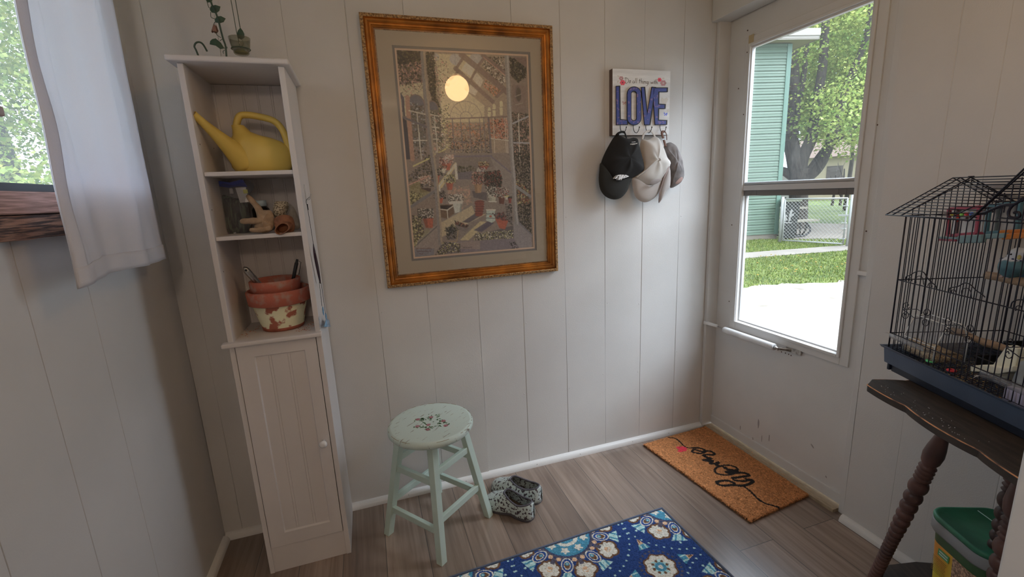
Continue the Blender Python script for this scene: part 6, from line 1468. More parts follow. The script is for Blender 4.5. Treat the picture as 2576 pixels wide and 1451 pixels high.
for i in range(10): x = 0.01+i*(KL-0.02)/9; b.tube([(x, 0.002, 0.8365), (x, KW-0.002, 0.8365)], 0.0010, 4)
bld(b, 'floor_grille')
# seed litter on the tray
rm = np.random.RandomState(12); NS = 4200
cx_ = rm.uniform(0.0, KL, NS); cy_ = rm.uniform(0.0, KW, NS); cz_ = 0.8035+rm.uniform(0, 0.016, NS)*np.clip((cx_-0.08)/0.1, 0.1, 1)
L_ = rm.uniform(0.0018, 0.0032, NS); an = rm.uniform(0, 6.28, NS); tl_ = rm.uniform(-.4, .4, NS)
dxx = np.stack([np.cos(an), np.sin(an), tl_], 1)*L_[:, None]; dyy = np.stack([-np.sin(an), np.cos(an), 0*an], 1)*(L_*0.45)[:, None]; cc = np.stack([cx_, cy_, cz_], 1); up = np.array([0, 0, 0.0009])
V = np.stack([cc-dxx, cc-dyy, cc+dxx, cc+dyy, cc+up], 1).reshape(-1, 3); bi = (np.arange(NS)*5)[:, None]
F = np.concatenate([bi+np.array([[0, 1, 4]]), bi+np.array([[1, 2, 4]]), bi+np.array([[2, 3, 4]]), bi+np.array([[3, 0, 4]])])
pal = np.array([A(150, 108, 66), A(110, 76, 46), A(70, 50, 34), A(176, 140, 92), A(52, 40, 30)])
lit = np_mesh('seed_litter', V+np.zeros(3), F, vcol_mat('seed_husks', 0.8), None, cols=np.repeat(pal[rm.randint(0, 5, NS)], 5, 0)); lit.location = KO; lit.rotation_euler = (0, 0, KR)
tag(lit, 'brown seed husks scattered over the birdcage tray', 'bird seed', kind='stuff')
def kw(v): return KO+ku*v[0]+kv*v[1]+Vector((0, 0, v[2]))
def kthing(name, label, cat, loc, group=None): return thing(name, label, cat, tuple(kw(loc)), KR, group)
def kb(b, name, mat, t, loc, **k):
    b.v = [(x-loc[0], y-loc[1], z-loc[2]) for x, y, z in b.v]; return b.build(name, mat, t, world=False, **k)
m_dow = M('perch_wood', (0.42, 0.29, 0.19), 0.7, var=0.3, vs=25, stretch=(1, 8, 8), bump=0.4, bs=90)
# upper perch
PYU, PZU = 0.150, 1.052
a_ = kp(2482, 692, PYU); PZU = a_.z
t = kthing('bird_perch', 'natural wood branch perch across the upper part of the birdcage', 'perch', (a_.x, PYU, PZU), 'wooden perches in the birdcage')
kb(MB().tube([(a_.x+(KL-a_.x)*i/12, PYU+0.002*math.sin(i*1.7), PZU+0.001*math.sin(2.3*i)) for i in range(13)], [0.0095+0.0012*math.sin(i*2.9) for i in range(13)], 12), 'branch', m_dow, t, (a_.x, PYU, PZU), smooth=True)
PYL = 0.118; a2_ = kp(2396, 832, PYL); PZL = a2_.z
t = kthing('bird_perch', 'lower natural wood branch perch inside the birdcage above the tray', 'perch', (a2_.x, PYL, PZL), 'wooden perches in the birdcage')
kb(MB().tube([(a2_.x+(KL-a2_.x)*i/12, PYL+0.003*math.sin(i*1.1), PZL+0.002*math.sin(1.9*i)) for i in range(13)], [0.0085+0.0016*math.sin(i*2.1+1) for i in range(13)], 12), 'branch', m_dow, t, (a2_.x, PYL, PZL), smooth=True)
# feeder
m_seed = M('millet_mix', A(160, 124, 92), 0.85, col2=A(104, 72, 48), vs=320, thr=(0.42, 0.56), bump=1.0, bs=500)
f0, f1 = kz(2322, 893, 0.848), kz(2405, 935, 0.848); fx0, fx1 = 0.030, 0.128; fy0, fy1 = 0.012, 0.085; FL = (0.08, 0.05, 0.842)
t = kthing('seed_feeder', 'clear hooded plastic seed feeder full of millet at the left of the birdcage', 'bird feeder', FL)
b = MB(); V = lambda y, z, x0=fx0, x1=fx1: [(x0, y, z), (x1, y, z)]
pr = [(fy0, 0.842), (fy0, 0.882), (fy0+0.022, 0.938), (fy1-0.015, 0.938), (fy1, 0.900), (fy1, 0.842)]
b.add([(fx0, y, z) for y, z in pr]+[(fx1, y, z) for y, z in pr], [tuple(range(6)), tuple(range(11, 5, -1))]+[(i, i+1, i+7, i+6) for i in range(5)])
kb(b, 'clear_hood', m_clearp, t, FL)
b = MB()
for x in (fx0, fx1): b.tube([(x, y, z) for y, z in pr], 0.0016, 6)
for y, z in (pr[2], pr[3], pr[1]): b.tube([(fx0, y, z), (fx1, y, z)], 0.0015, 6)
kb(b, 'hood_edge', M('bright_acrylic_edge', (0.85, 0.88, 0.88), 0.15), t, FL, smooth=True)
b = MB(); hh = lambda u, v: (fx0+0.003+(fx1-fx0-0.006)*u, fy0+0.003+(fy1-fy0-0.006)*v, 0.8425+0.034*math.sin(math.pi*min(1, 0.25+v*.75))**0.5*(0.85+0.15*math.sin(9*u+5*v)))
b.grid(hh, 16, 12); b.box((fx0+0.003, fy0+0.003, 0.8422), (fx1-0.003, fy1-0.003, 0.8595)); kb(b, 'seed_fill', m_seed, t, FL, smooth=True)
# black cups
t = kthing('feed_cup', 'black plastic feed cup behind the lower perch in the birdcage', 'bird feeder', (0.16, 0.20, 0.842), 'black cups in the birdcage')
c_ = kp(2470, 905, 0.20)
def cup(t, x0, x1, y0, y1, z0, z1):
    b = MB(); V = [(x0+.006, y0+.006, z0), (x1-.006, y0+.006, z0), (x1-.006, y1-.006, z0), (x0+.006, y1-.006, z0), (x0, y0, z1), (x1, y0, z1), (x1, y1, z1), (x0, y1, z1)]
    b.add(V, [(0, 3, 2, 1), (0, 1, 5, 4), (1, 2, 6, 5), (2, 3, 7, 6), (3, 0, 4, 7)]); b.box((x0+0.008, y0+0.008, z0+0.002), (x1-0.008, y1-0.008, z0+0.012)); kb(b, 'cup_body', m_dark, t, (0.16, 0.20, 0.842), solid=0.0025)
    b = MB(); b.tube([(x0, y0, z1), (x1, y0, z1), (x1, y1, z1), (x0, y1, z1)], 0.0022, 6, closed=True); kb(b, 'cup_rim', m_dark, t, (0.16, 0.20, 0.842), smooth=True)
cup(t, 0.130, 0.215, 0.165, 0.262, 0.842, 0.895)
t = kthing('feed_cup', 'black feed cup with a pale feather in front of the first black cup', 'bird feeder', (0.16, 0.20, 0.842), 'black cups in the birdcage')
cup(t, 0.150, 0.205, 0.085, 0.150, 0.842, 0.868)
def feather(name, lab, c, d, s=1.0):
    rr = random.Random(int(c[0]*9999)); b = MB()
    for k in range(26):
        a = rr.uniform(-1.4, 1.4); L = rr.uniform(0.007, 0.016)*s; X = Vector(d).normalized(); Y = Vector((0, 0, 1)).cross(X).normalized(); q = Vector(c)+X*L*math.cos(a)+Y*L*math.sin(a)*0.6+Vector((0, 0, rr.uniform(-0.002, 0.004)))
        b.tube([Vector(c), (Vector(c)+q)/2+Vector((0, 0, 0.001)), q], [0.0004, 0.0003, 0.0001], 4)
    o = b.build(name, M('white_down', (0.75, 0.75, 0.76), 0.9)); tag(o, lab, 'feather')
feather('down_feather', 'tuft of white down caught on the left corner of the birdcage tray', kw((-0.004, 0.0, Zl-0.004)), -ku-kv*0.6)
feather('down_feather', 'small white feather spread on the black cup in the birdcage', kw((0.178, 0.118, 0.868)), (0, 0, 1), 1.2)
feather('down_feather', 'white down clinging to the front bars of the birdcage near the clear guard', kw((0.262, -0.002, 0.866)), -ku-Vector((0, 0, 1)))
# mineral block house and grey block
m_blk3 = M('chalky_mineral', A(158, 142, 124, 0.9), 0.9, bump=0.5, bs=150, var=0.1)
t = kthing('mineral_block', 'beige tapered mineral block with a shelf rim by the birdcage front', 'mineral block', (0.24, 0.04, 0.842))
L0 = (0.24, 0.04, 0.842); b = MB()
P = [kp(*z4(X, Y), 0.045) for X, Y in ((1130, 760), (1290, 535), (1350, 560), (1395, 560), (1365, 740), (1260, 860), (1200, 830))]
b.prism([Vector((p.x, 0.045, p.z)) for p in P], (0, 0.022, 0)); kb(b, 'block_body', m_blk3, t, L0, bevel=0.003)
P = [kp(*z4(X, Y), 0.030) for X, Y in ((985, 725), (1100, 715), (1300, 745), (1375, 725), (1370, 775), (1240, 800), (1100, 780), (985, 778))]
b = MB(); b.prism([Vector((p.x, 0.024, p.z)) for p in P], (0, 0.045, 0)); kb(b, 'block_rim', m_blk3, t, L0, bevel=0.002)
b = MB(); P = [kp(*z4(X, Y), 0.035) for X, Y in ((1340, 860), (1410, 690), (1560, 640), (1560, 1010), (1350, 980))]; b.prism([(p.x, 0.035, p.z) for p in P], (0, 0.02, 0))
o = b.build('mineral_block', M('grey_pumice', A(112, 108, 104, 0.9), 0.95, var=0.2, vs=30, bump=0.6, bs=120)); o.location = KO; o.rotation_euler = (0, 0, KR); tag(o, 'grey mineral block at the right edge of the birdcage front', 'mineral block')
b = MB(); P = [kp(*z4(X, Y), 0.010) for X, Y in ((1290, 910), (1451, 950), (1600, 990), (1600, 1240), (1451, 1180), (1250, 1080))]; b.prism([(p.x, 0.008, p.z) for p in P], (0, 0.012, 0))
o = b.build('water_dish', M('mauve_plastic', A(120, 108, 116, 0.9), 0.5, var=0.15, vs=20)); o.location = KO; o.rotation_euler = (0, 0, KR); tag(o, 'pale mauve plastic dish low in the birdcage front corner', 'bird feeder')
for nm, col, (X, Y), lab in (('bird_toy', A(70, 150, 84), (440, 690), 'small green plastic ring on the birdcage tray below the feeder'), ('bird_toy', A(150, 36, 40), (612, 775), 'small red plastic bead piece on the birdcage tray')):
    p = kz(*z4(X, Y), 0.843); b = MB().lathe([(0.005, 0), (0.009, 0.001), (0.009, 0.004), (0.007, 0.005), (0.005, 0.004)], 20, (0, 0, 0), capb=False, capt=False)
    o = b.build(nm, M(lab.split()[1]+'_toy', col, 0.35), smooth=True); q = kw((p.x, max(0.012, p.y), 0.842)); o.location = q; tag(o, lab, 'bird toy')
# hanging mirror toys
def mirror(label, P4, y, col, mcol, beads):
    P = [kp(*z3(X, Y), y) for X, Y in P4]; c = sum(P, Vector())/4; L0 = (c.x, y, c.z); t = kthing('mirror_toy', label, 'bird toy', L0, 'plastic mirror toys hanging in the birdcage')
    b = MB()
    for i in range(4): b.beam(P[i], P[(i+1) % 4], 0.008, 0.007, up=(0, 1, 0))
    for i in range(4): b.beam(P[i]+Vector((0, 0.02, 0)), P[(i+1) % 4]+Vector((0, 0.02, 0)), 0.006, 0.006, up=(0, 1, 0)); b.beam(P[i], P[i]+Vector((0, 0.02, 0)), 0.006, 0.006)
    kb(b, 'frame', M(mcol, col, 0.35), t, L0, bevel=0.001)
    b = MB(); b.prism([p+Vector((0, 0.011, 0)) for p in P], (0, 0.002, 0)); kb(b, 'mirror', M('clouded_mirror', (0.42, 0.40, 0.39), 0.25, 0.85, var=0.2, vs=30), t, L0)
    b = MB(); b.tube([(c.x, y, max(p.z for p in P)), (c.x, y, Ze+0.01)], 0.0012, 6); kb(b, 'hanging_hook', m_wire, t, L0)
    if beads:
        for i, cc in enumerate((A(190, 180, 50), A(200, 40, 40), A(90, 140, 60), A(190, 40, 40), A(50, 70, 130))):
            q = P[0].lerp(P[1], 0.18+0.16*i)+Vector((0, -0.003, -0.016)); kb(MB().sphere(q, 0.0045, 10, 7), 'bead', M('bead_paint', cc, 0.35), t, L0, smooth=True)
        q = P[0].lerp(P[1], 0.35)+Vector((0, 0, -0.028)); kb(MB().sphere(q, 0.006, 10, 7, 0.8, 0.8, 1.2), 'bell', M('red_bell', A(120, 40, 36), 0.3, 0.5), t, L0, smooth=True)
    return t
mirror('pink plastic framed mirror toy with coloured beads hanging in the birdcage', ((880, 520), (1195, 500), (1165, 775), (862, 800)), 0.13, (0.42, 0.075, 0.13), 'pink_plastic', True)
mirror('blue plastic framed mirror toy hanging in the birdcage right of the pink one', ((1300, 490), (1620, 450), (1585, 750), (1262, 770)), 0.10, (0.09, 0.22, 0.29), 'blue_plastic', False)
m_lb = M('pale_blue_plastic', (0.22, 0.36, 0.40), 0.4); m_or = M('orange_plastic', (0.62, 0.21, 0.035), 0.4); m_pk = M('pink_base_plastic', (0.36, 0.07, 0.12), 0.4)
def kbeam(P0, P1, w, h, y): return MB().beam(Vector((P0.x, y, P0.z)), Vector((P1.x, y, P1.z)), w, h, up=(0, 0, 1))
A1, A2 = kp(*z3(990, 825), 0.07), kp(*z3(1480, 795), 0.07); t = kthing('swing_perch', 'pale blue and orange plastic swing perch below the mirrors in the birdcage', 'perch', (A1.x, 0.07, A1.z)); L0 = (A1.x, 0.07, A1.z)
kb(kbeam(A1, A2, 0.012, 0.011, 0.07), 'blue_bar', m_lb, t, L0, bevel=0.002)
B1, B2 = kp(*z3(990, 838), 0.06), kp(*z3(1240, 828), 0.06); kb(kbeam(B1, B2, 0.014, 0.019, 0.06), 'blue_clip', m_lb, t, L0, bevel=0.003)
B1, B2 = kp(*z3(1420, 765), 0.09), kp(*z3(1720, 750), 0.09); kb(kbeam(B1, B2, 0.012, 0.010, 0.09), 'orange_bar', m_or, t, L0, bevel=0.002)
B1, B2 = kp(*z3(1450, 812), 0.075), kp(*z3(1720, 790), 0.075); kb(kbeam(B1, B2, 0.012, 0.012, 0.075), 'orange_bar', m_or, t, L0, bevel=0.002)
B1, B2 = kp(*z3(800, 838), 0.12), kp(*z3(985, 846), 0.12); kb(kbeam(B1, B2, 0.02, 0.006, 0.12), 'pink_base', m_pk, t, L0, bevel=0.001)
B1, B2 = kp(*z3(800, 818), 0.12), kp(*z3(1000, 826), 0.12); kb(kbeam(B1, B2, 0.02, 0.005, 0.12), 'blue_base', m_lb, t, L0, bevel=0.001)
# budgerigar on the upper perch
def bp(X, Y, y): return kp(2476+X/5.8, 500+Y/5.8, y)
hd = bp(505, 820, 0.145); ch = bp(420, 960, 0.142); ve = bp(400, 1060, 0.155); tl2 = ve+Vector((-0.01, 0.075, -0.035))
sp = smooth_path([hd+Vector((0.002, -0.002, 0.0165)), hd+Vector((0.001, -0.001, 0.011)), hd, hd.lerp(ch, 0.5)+Vector((0, 0.001, 0.001)), ch, ch.lerp(ve, 0.6), ve+Vector((-0.003, 0.010, -0.002)), ve.lerp(tl2, 0.45), tl2], 5)
def rad(i, n):
    t = i/(n-1); tab = [(0, 0.001), (0.05, 0.008), (0.125, 0.0135), (0.25, 0.0165), (0.37, 0.0185), (0.5, 0.0235), (0.62, 0.0235), (0.75, 0.016), (0.87, 0.006), (1, 0.002)]
    for (a, u), (b_, v) in zip(tab[:-1], tab[1:]):
        if t <= b_: return u+(v-u)*(t-a)/(b_-a)
    return 0.002
n = len(sp); L0 = tuple(ch); bird = kthing('budgerigar', 'small blue budgerigar with a pale face perched at the right of the birdcage', 'bird', L0)
o = kb(MB().tube(sp, [rad(i, n) for i in range(n)], 22), 'body', vcol_mat('budgie_plumage', 0.85, 0.2, bump=0.6, bs=350), bird, L0, smooth=True)
fd = Vector((0.75, -0.65, 0.0)).normalized()
cl = []
for v in o.data.vertices:
    p = Vector(v.co)+Vector(L0); h = (p-hd); face = h.dot(fd); z = p.z-hd.z
    if z > 0.006 and face > -0.003: c = A(168, 150, 138)
    elif z > -0.012 and face > 0.001: c = A(138, 128, 124)
    elif z > -0.016 and face <= 0.001: c = A(118, 114, 114) if math.sin(p.z*2600+p.x*300) > -0.2 else A(66, 64, 66)
    elif p.y > ve.y+0.012: c = A(50, 70, 92)
    else: c = (0.12, 0.24, 0.28) if z < -0.03 else (0.18, 0.33, 0.38)
    cl.append(c)
set_cols(o, np.array(cl))
kb(MB().sphere(hd+fd*0.0165+Vector((0, 0, -0.003)), 0.0042, 10, 8, 0.8, 0.8, 1.3), 'beak', M('budgie_beak', A(132, 112, 62), 0.5), bird, L0, smooth=True)
sd = Vector((-fd.y, fd.x, 0)); b = MB()
for s_ in (1, -1): b.sphere(hd+fd*0.0095+sd*0.0125*s_+Vector((0, 0, 0.002)), 0.0021, 8, 6)
kb(b, 'eyes', M('bird_eye', (0.01, 0.01, 0.01), 0.1), bird, L0, smooth=True)
b = MB()
for s_ in (1, -1):
    b.sphere(hd+fd*0.0135+sd*0.0085*s_+Vector((0, 0, -0.008)), 0.0030, 8, 6, 1, 1, 0.7); b.sphere(hd+fd*0.0155+sd*0.0035*s_+Vector((0, 0, -0.011)), 0.0022, 8, 6, 1, 1, 0.7)
kb(b, 'cheek_spots', M('cheek_spot', A(42, 42, 60), 0.7), bird, L0, smooth=True)
for s_ in (1, -1):
    b = MB(); q0 = ch+sd*0.021*s_+Vector((0, 0, 0.012)); q1 = ve+sd*0.014*s_+Vector((-0.004, 0.030, -0.012)); b.tube(smooth_path([q0, q0.lerp(q1, 0.5)+sd*0.003*s_, q1], 5), [0.004, 0.008, 0.0105, 0.0115, 0.0115, 0.011, 0.009, 0.007, 0.005, 0.003, 0.001], 12, flat=0.45, upv=tuple(sd))
    kb(b, 'wing', M('barred_wing', A(110, 108, 112), 0.8, col2=A(46, 46, 52), vs=190, thr=(0.45, 0.55)), bird, L0, smooth=True)
b = MB()
for s_ in (1, -1):
    for k in (-1, 0, 1): q = Vector((ve.x+s_*0.007+0.002*k, PYU, PZU)); b.tube(arc(q, 0.0108, 0.3, 2.8, 6, (0, 1, 0), (0, 0, 1)), 0.0013, 6)
kb(b, 'feet', M('bird_feet', A(130, 104, 96), 0.7), bird, L0, smooth=True)
# ---------------------------------------------------------------- yard seen through the door
GZ = -0.15
def X(r, g, b, vis=0.5, k=1.0): return tuple(min(0.8, s2l(v)/((SKY+2.4)*vis)*k/q) for v, q in zip((r, g, b), (0.87, 0.94, 1.04)))
m_lawn = M('mown_grass', X(160, 186, 80, .62), 0.9, col2=X(108, 140, 50, .62), vs=2.4, thr=(0.4, 0.6), detail=8, bump=1.0, bs=40)
m_gravel = M('pale_gravel', X(242, 238, 232, .56), 0.95, col2=X(196, 186, 170, .62), vs=3.0, thr=(0.28, 0.46), detail=9, bump=0.8, bs=60)
m_conc = M('concrete_walk', X(206, 200, 192, .55), 0.9, var=0.12, vs=3); m_patio = M('patio_concrete', X(190, 180, 170, .55), 0.9, var=0.15, vs=1.5)
struct(B((-60, -30, GZ-0.06), (80, 70, GZ)).build('lawn', m_lawn))
def slab(name, pts, z0, z1, mat): return struct(MB().prism([(x, y, z0) for x, y in pts], (0, 0, z1-z0)).build(name, mat))
rr = random.Random(14); ed = []
for i in range(60):
    x = 2.6+i*0.16; y = 3.25-0.0*x; y = 3.4-(x-4.0)*0.22 if x > 4 else 3.4; ed.append((x, y+rr.uniform(-0.10, 0.10)+0.08*math.sin(x*2.3)))
slab('gravel_drive', [(2.6, -9)]+ed+[(ed[-1][0], -9)][::1], GZ, GZ+0.006, m_gravel)
slab('concrete_walk', [(4.0, 5.48), (13.5, 4.22), (13.5, 4.82), (4.0, 6.12)], GZ, GZ+0.012, m_conc)
pt = [at(px, py, 'z', GZ) for px, py in ((1960, 602), (2080, 601), (2260, 601), (2280, 568), (2060, 562), (1960, 563))]
slab('patio_slab', [(p.x, p.y) for p in pt], GZ, GZ+0.01, m_patio)
# grass blades (uncountable)
rm = np.random.RandomState(5)
def blades(name, label, region, N, h, mat):
    x = rm.uniform(region[0], region[1], N); y = rm.uniform(region[2], region[3], N)
    ok = (y > 3.36-(np.maximum(x, 4)-4.0)*0.22+0.08*np.sin(x*2.3)) & ~((y > 5.48-(x-4)*0.1326) & (y < 6.12-(x-4)*0.1368))
    e_ = pt[2]-pt[0]; ok &= (e_.x*(y-pt[0].y)-e_.y*(x-pt[0].x)) < 0
    x, y = x[ok], y[ok]; n = len(x); a = rm.uniform(0, 6.28, n); hh = rm.uniform(0.4, 1.2, n)*h; w = 0.006+0*a
    p = np.stack([x, y, np.full(n, GZ)], 1); s = np.stack([np.cos(a)*w, np.sin(a)*w, 0*a], 1); t = p+np.stack([rm.normal(0, .4, n)*hh, rm.normal(0, .4, n)*hh, hh], 1)
    V = np.stack([p-s, p+s, t], 1).reshape(-1, 3); pal = np.array([X(178, 204, 88, .45), X(134, 168, 60, .45), X(206, 216, 130, .45), X(104, 138, 50, .45)])
    o = np_mesh(name, V, np.arange(n*3).reshape(-1, 3), mat, None, cols=np.repeat(pal[rm.randint(0, 4, n)], 3, 0)); tag(o, label, 'grass', kind='stuff')
m_blade = vcol_mat('grass_blade', 0.8)
blades('grass_blades', 'short green grass blades covering the lawn outside the door', (4.6, 12.5, 2.4, 7.2), 60000, 0.038, m_blade)
b = MB(); rr = random.Random(77)
for k in range(60):
    x, y = rr.uniform(5.3, 8.6), rr.uniform(3.3, 4.9); b.lathe([(0.004, 0.0), (0.018, 0.008), (0.01, 0.014)], 7, (x, y, GZ+0.05))
o = b.build('dandelions', M('dandelion_yellow', X(236, 200, 70, .6), 0.8)); tag(o, 'yellow dandelion heads dotted over the lawn outside the door', 'flower', kind='stuff')
# neighbour garage
gc_ = Vector((10.64, 7.054, 0)); gd = Vector((-0.978, 0.207, 0)).normalized(); gn = Vector((-gd.y, gd.x, 0)); gn = gn if gn.y < 0 else -gn
gar = thing('garage', 'green lap-sided garage with a white eave left of the maple outside the door', 'garage', (gc_.x, gc_.y, GZ))
m_sid = M('green_vinyl_siding', X(140, 182, 154, .62), 0.55, var=0.04, vs=1.5)
b = MB(); z = GZ+0.13; GT = 4.42; Lw = 7.0; k = 0
while z < GT:
    z1 = min(z+0.129, GT); pr = [(0.026, z), (0.016, z+0.060), (0.024, z+0.066), (0.004, z1)]
    V = []
    for e in (0.0, Lw): V += [gc_+gd*e+gn*o_+Vector((0, 0, zz_)) for o_, zz_ in pr]
    V += [gc_+gn*0.0+Vector((0, 0, z)), gc_+gd*Lw+Vector((0, 0, z))]
    b.add(V, [(0, 1, 5, 4), (1, 2, 6, 5), (2, 3, 7, 6), (8, 0, 4, 9)]); z += 0.129
b.prism([gc_+Vector((0, 0, GZ+.12)), gc_+gd*Lw+Vector((0, 0, GZ+.12)), gc_+gd*Lw-gn*6+Vector((0, 0, GZ+.12)), gc_-gn*6+Vector((0, 0, GZ+.12))], (0, 0, GT-GZ-.12))
b.build('siding', m_sid, gar)
b = MB().prism([gc_+gd*0.10+gn*0.036, gc_+gn*0.036-gd*0.012, gc_-gd*0.012-gn*0.10, gc_+gd*0.10], (0, 0, 1)); b.v = [(x, y, (GZ+0.12) if z < 0.5 else GT) for x, y, z in b.v]; b.build('corner_trim', M('corner_trim_green', X(120, 166, 150, .4), 0.5), gar)
b = MB().prism([gc_+gd*Lw+gn*0.005+Vector((0, 0, GZ)), gc_+gn*0.005+Vector((0, 0, GZ)), gc_-gn*6+Vector((0, 0, GZ)), gc_+gd*Lw-gn*6+Vector((0, 0, GZ))], (0, 0, 0.13)); b.build('foundation', M('foundation_concrete', X(170, 164, 152, .4), 0.9), gar)
m_eave = M('white_eave', X(222, 218, 212, .45), 0.5)
fc = at(2062, 97, 'z', 4.45); ov = (fc-gc_).dot(gn); rx = -(fc-gc_).dot(gd)
def gp(e, o_, z): p = gc_+gd*e+gn*o_; return Vector((p.x, p.y, z))
b = MB(); b.prism([gp(-rx, ov, 4.45), gp(Lw, ov, 4.45), gp(Lw, -0.1, 4.43), gp(-rx, -6, 4.43)], (0, 0, 0.02))
nb = 40
b.build('soffit', M('cream_soffit', X(196, 188, 160, .32), 0.6), gar)
b = MB(); b.prism([gp(-rx, ov, 4.44), gp(Lw, ov, 4.44), gp(Lw, ov-0.03, 4.44), gp(-rx, ov-0.03, 4.44)], (0, 0, 0.22)); b.prism([gp(-rx, ov+0.02, 4.52), gp(Lw, ov+0.02, 4.52), gp(Lw, ov, 4.52), gp(-rx, ov, 4.52)], (0, 0, 0.15)); b.prism([gp(-rx, ov, 4.44), gp(-rx+0.03, ov, 4.44), gp(-rx+0.03, -6, 4.44), gp(-rx, -6, 4.44)], (0, 0, 0.22))
b.build('fascia', m_eave, gar)
b = MB(); b.add([gp(-rx, ov, 4.66), gp(Lw, ov, 4.66), gp(Lw, -3.2, 5.9), gp(-rx, -3.2, 5.9), gp(Lw, -6.5, 4.66), gp(-rx, -6.5, 4.66)], [(0, 1, 2, 3), (3, 2, 4, 5), (0, 3, 5), (1, 4, 2), (0, 5, 4, 1)]); b.build('roof', M('grey_shingles', X(120, 112, 108, .8), 0.9), gar)
# chain-link gate and fence
m_gal = M('galvanised_steel', X(228, 234, 236, .40), 0.45, 0.0)
P0 = at(1961, 609, 'z', GZ); P1 = at(2120, 619, 'z', GZ); P2 = at(2131, 620, 'z', GZ)
gd2 = (P1-P0).normalized(); GH = 1.02
gate = thing('chain_link_gate', 'galvanised chain-link yard gate in front of the picnic table', 'gate', tuple(P0))
def frame_tube(b, A0, A1, z0, z1, r=0.017):
    q = [Vector((A0.x, A0.y, z0)), Vector((A1.x, A1.y, z0)), Vector((A1.x, A1.y, z1)), Vector((A0.x, A0.y, z1))]
    for i in range(4): b.tube([q[i], q[(i+1) % 4]], r, 8)
A0 = P0+gd2*0.06; b = MB(); frame_tube(b, A0, P1, GZ+0.05, GZ+GH); b.build('gate_frame', m_gal, gate, smooth=True)
def chain(b, A0, A1, z0, z1, s=0.080, r=0.0032):
    L = (A1-A0).length; d = (A1-A0).normalized(); H = z1-z0; n = int((L+H)/s)
    for k in range(n+1):
        c = k*s
        a = max(0, c-H); e = min(L, c)
        if e > a:
            b.tube([Vector((A0.x+d.x*a, A0.y+d.y*a, z0+(c-a))), Vector((A0.x+d.x*e, A0.y+d.y*e, z0+(c-e)))], r, 4, cap=False)
            b.tube([Vector((A0.x+d.x*a, A0.y+d.y*a, z1-(c-a))), Vector((A0.x+d.x*e, A0.y+d.y*e, z1-(c-e)))], r, 4, cap=False)
b = MB(); chain(b, A0, P1, GZ+0.05, GZ+GH); o = b.build('chain_mesh', m_gal, gate)
b = MB(); zl_ = GZ+0.66; b.beam(Vector((P1.x, P1.y, zl_))-gd2*0.14, Vector((P1.x, P1.y, zl_))+gd2*0.08, 0.05, 0.035)
for z in (0.16, 0.38, 0.5, 0.86): b.beam(Vector((P1.x, P1.y, GZ+z))-gd2*0.07, Vector((P1.x, P1.y, GZ+z))+gd2*0.02, 0.06, 0.02)
b.build('latch', m_gal, gate)
po = MB().tube([Vector((P0.x, P0.y, GZ)), Vector((P0.x, P0.y, GZ+GH+0.05))], 0.032, 10).build('gate_post', m_gal, smooth=True); tag(po, 'galvanised gate post beside the green garage corner', 'post', 'galvanised gate posts')
fe = thing('chain_link_fence', 'galvanised chain-link fence continuing right of the gate', 'fence', tuple(P2))
b = MB().tube([Vector((P2.x, P2.y, GZ)), Vector((P2.x, P2.y, GZ+GH+0.09))], 0.032, 10).sphere(Vector((P2.x, P2.y, GZ+GH+0.1)), 0.036, 8, 6); b.build('post', m_gal, fe, smooth=True)
P3 = P2+gd2*2.6; b = MB(); frame_tube(b, P2, P3, GZ+0.05, GZ+GH+0.01, 0.02); chain(b, P2, P3, GZ+0.05, GZ+GH); b.build('chain_mesh', m_gal, fe)
# bin
bc = at(1982, 603, 'z', GZ)+Vector((0.14, 0.12, 0)); bn = thing('wheelie_bin', 'dark wheeled rubbish bin with a pale lid behind the gate', 'bin', (bc.x, bc.y, GZ))
vd = (Vector((bc.x, bc.y, 0))-Vector((CAMP.x, CAMP.y, 0))).normalized(); rt = Vector((vd.y, -vd.x, 0))
def bq(r_, f_, z): p = Vector((bc.x, bc.y, 0))+rt*r_+vd*f_; return Vector((p.x, p.y, z))
b = MB(); V = [bq(*c, GZ+0.05) for c in ((-.15, -.15), (.14, -.15), (.14, .15), (-.15, .15))]+[bq(*c, GZ+0.93) for c in ((-.2, -.2), (.2, -.2), (.2, .2), (-.2, .2))]; b.add(V, [(3, 2, 1, 0), (4, 5, 6, 7), (0, 1, 5, 4), (1, 2, 6, 5), (2, 3, 7, 6), (3, 0, 4, 7)]); b.build('bin_body', M('dark_bin_plastic', X(58, 64, 68, .4), 0.6), bn)
b = MB(); V = [bq(*c, GZ+0.93) for c in ((-.22, -.23), (.23, -.23), (.23, .22), (-.22, .22))]; b.prism(V, (0, 0, 0.07)); b.build('bin_lid', M('pale_lid_plastic', X(222, 232, 206, .6), 0.5), bn, bevel=0.01)
b = MB()
def bm_(r_, z): return bq(r_, -0.203+0.0*z-0.0, z)
for P in ([(-.13, .52), (-.10, .60), (-.05, .62), (-.07, .56), (-.04, .50), (-.08, .46)], [(-.02, .46), (.02, .46), (.03, .62), (.06, .72), (.02, .76), (-.01, .66)], [(.03, .62), (.09, .66), (.08, .60), (.03, .56)], [(-.14, .41), (.06, .41), (.06, .435), (-.14, .435)]): b.prism([bm_(x, GZ+z) for x, z in P], tuple(-vd*0.012))
b.build('white_emblem', M('white_bin_mark', X(236, 236, 240, .4), 0.6), bn)
for s_ in (-.12, .12): b = MB().lathe([(0.09, -0.02), (0.09, 0.02)], 16, bq(s_, .16, GZ+0.09), ax=rt); b.build('wheel', m_dark, bn)
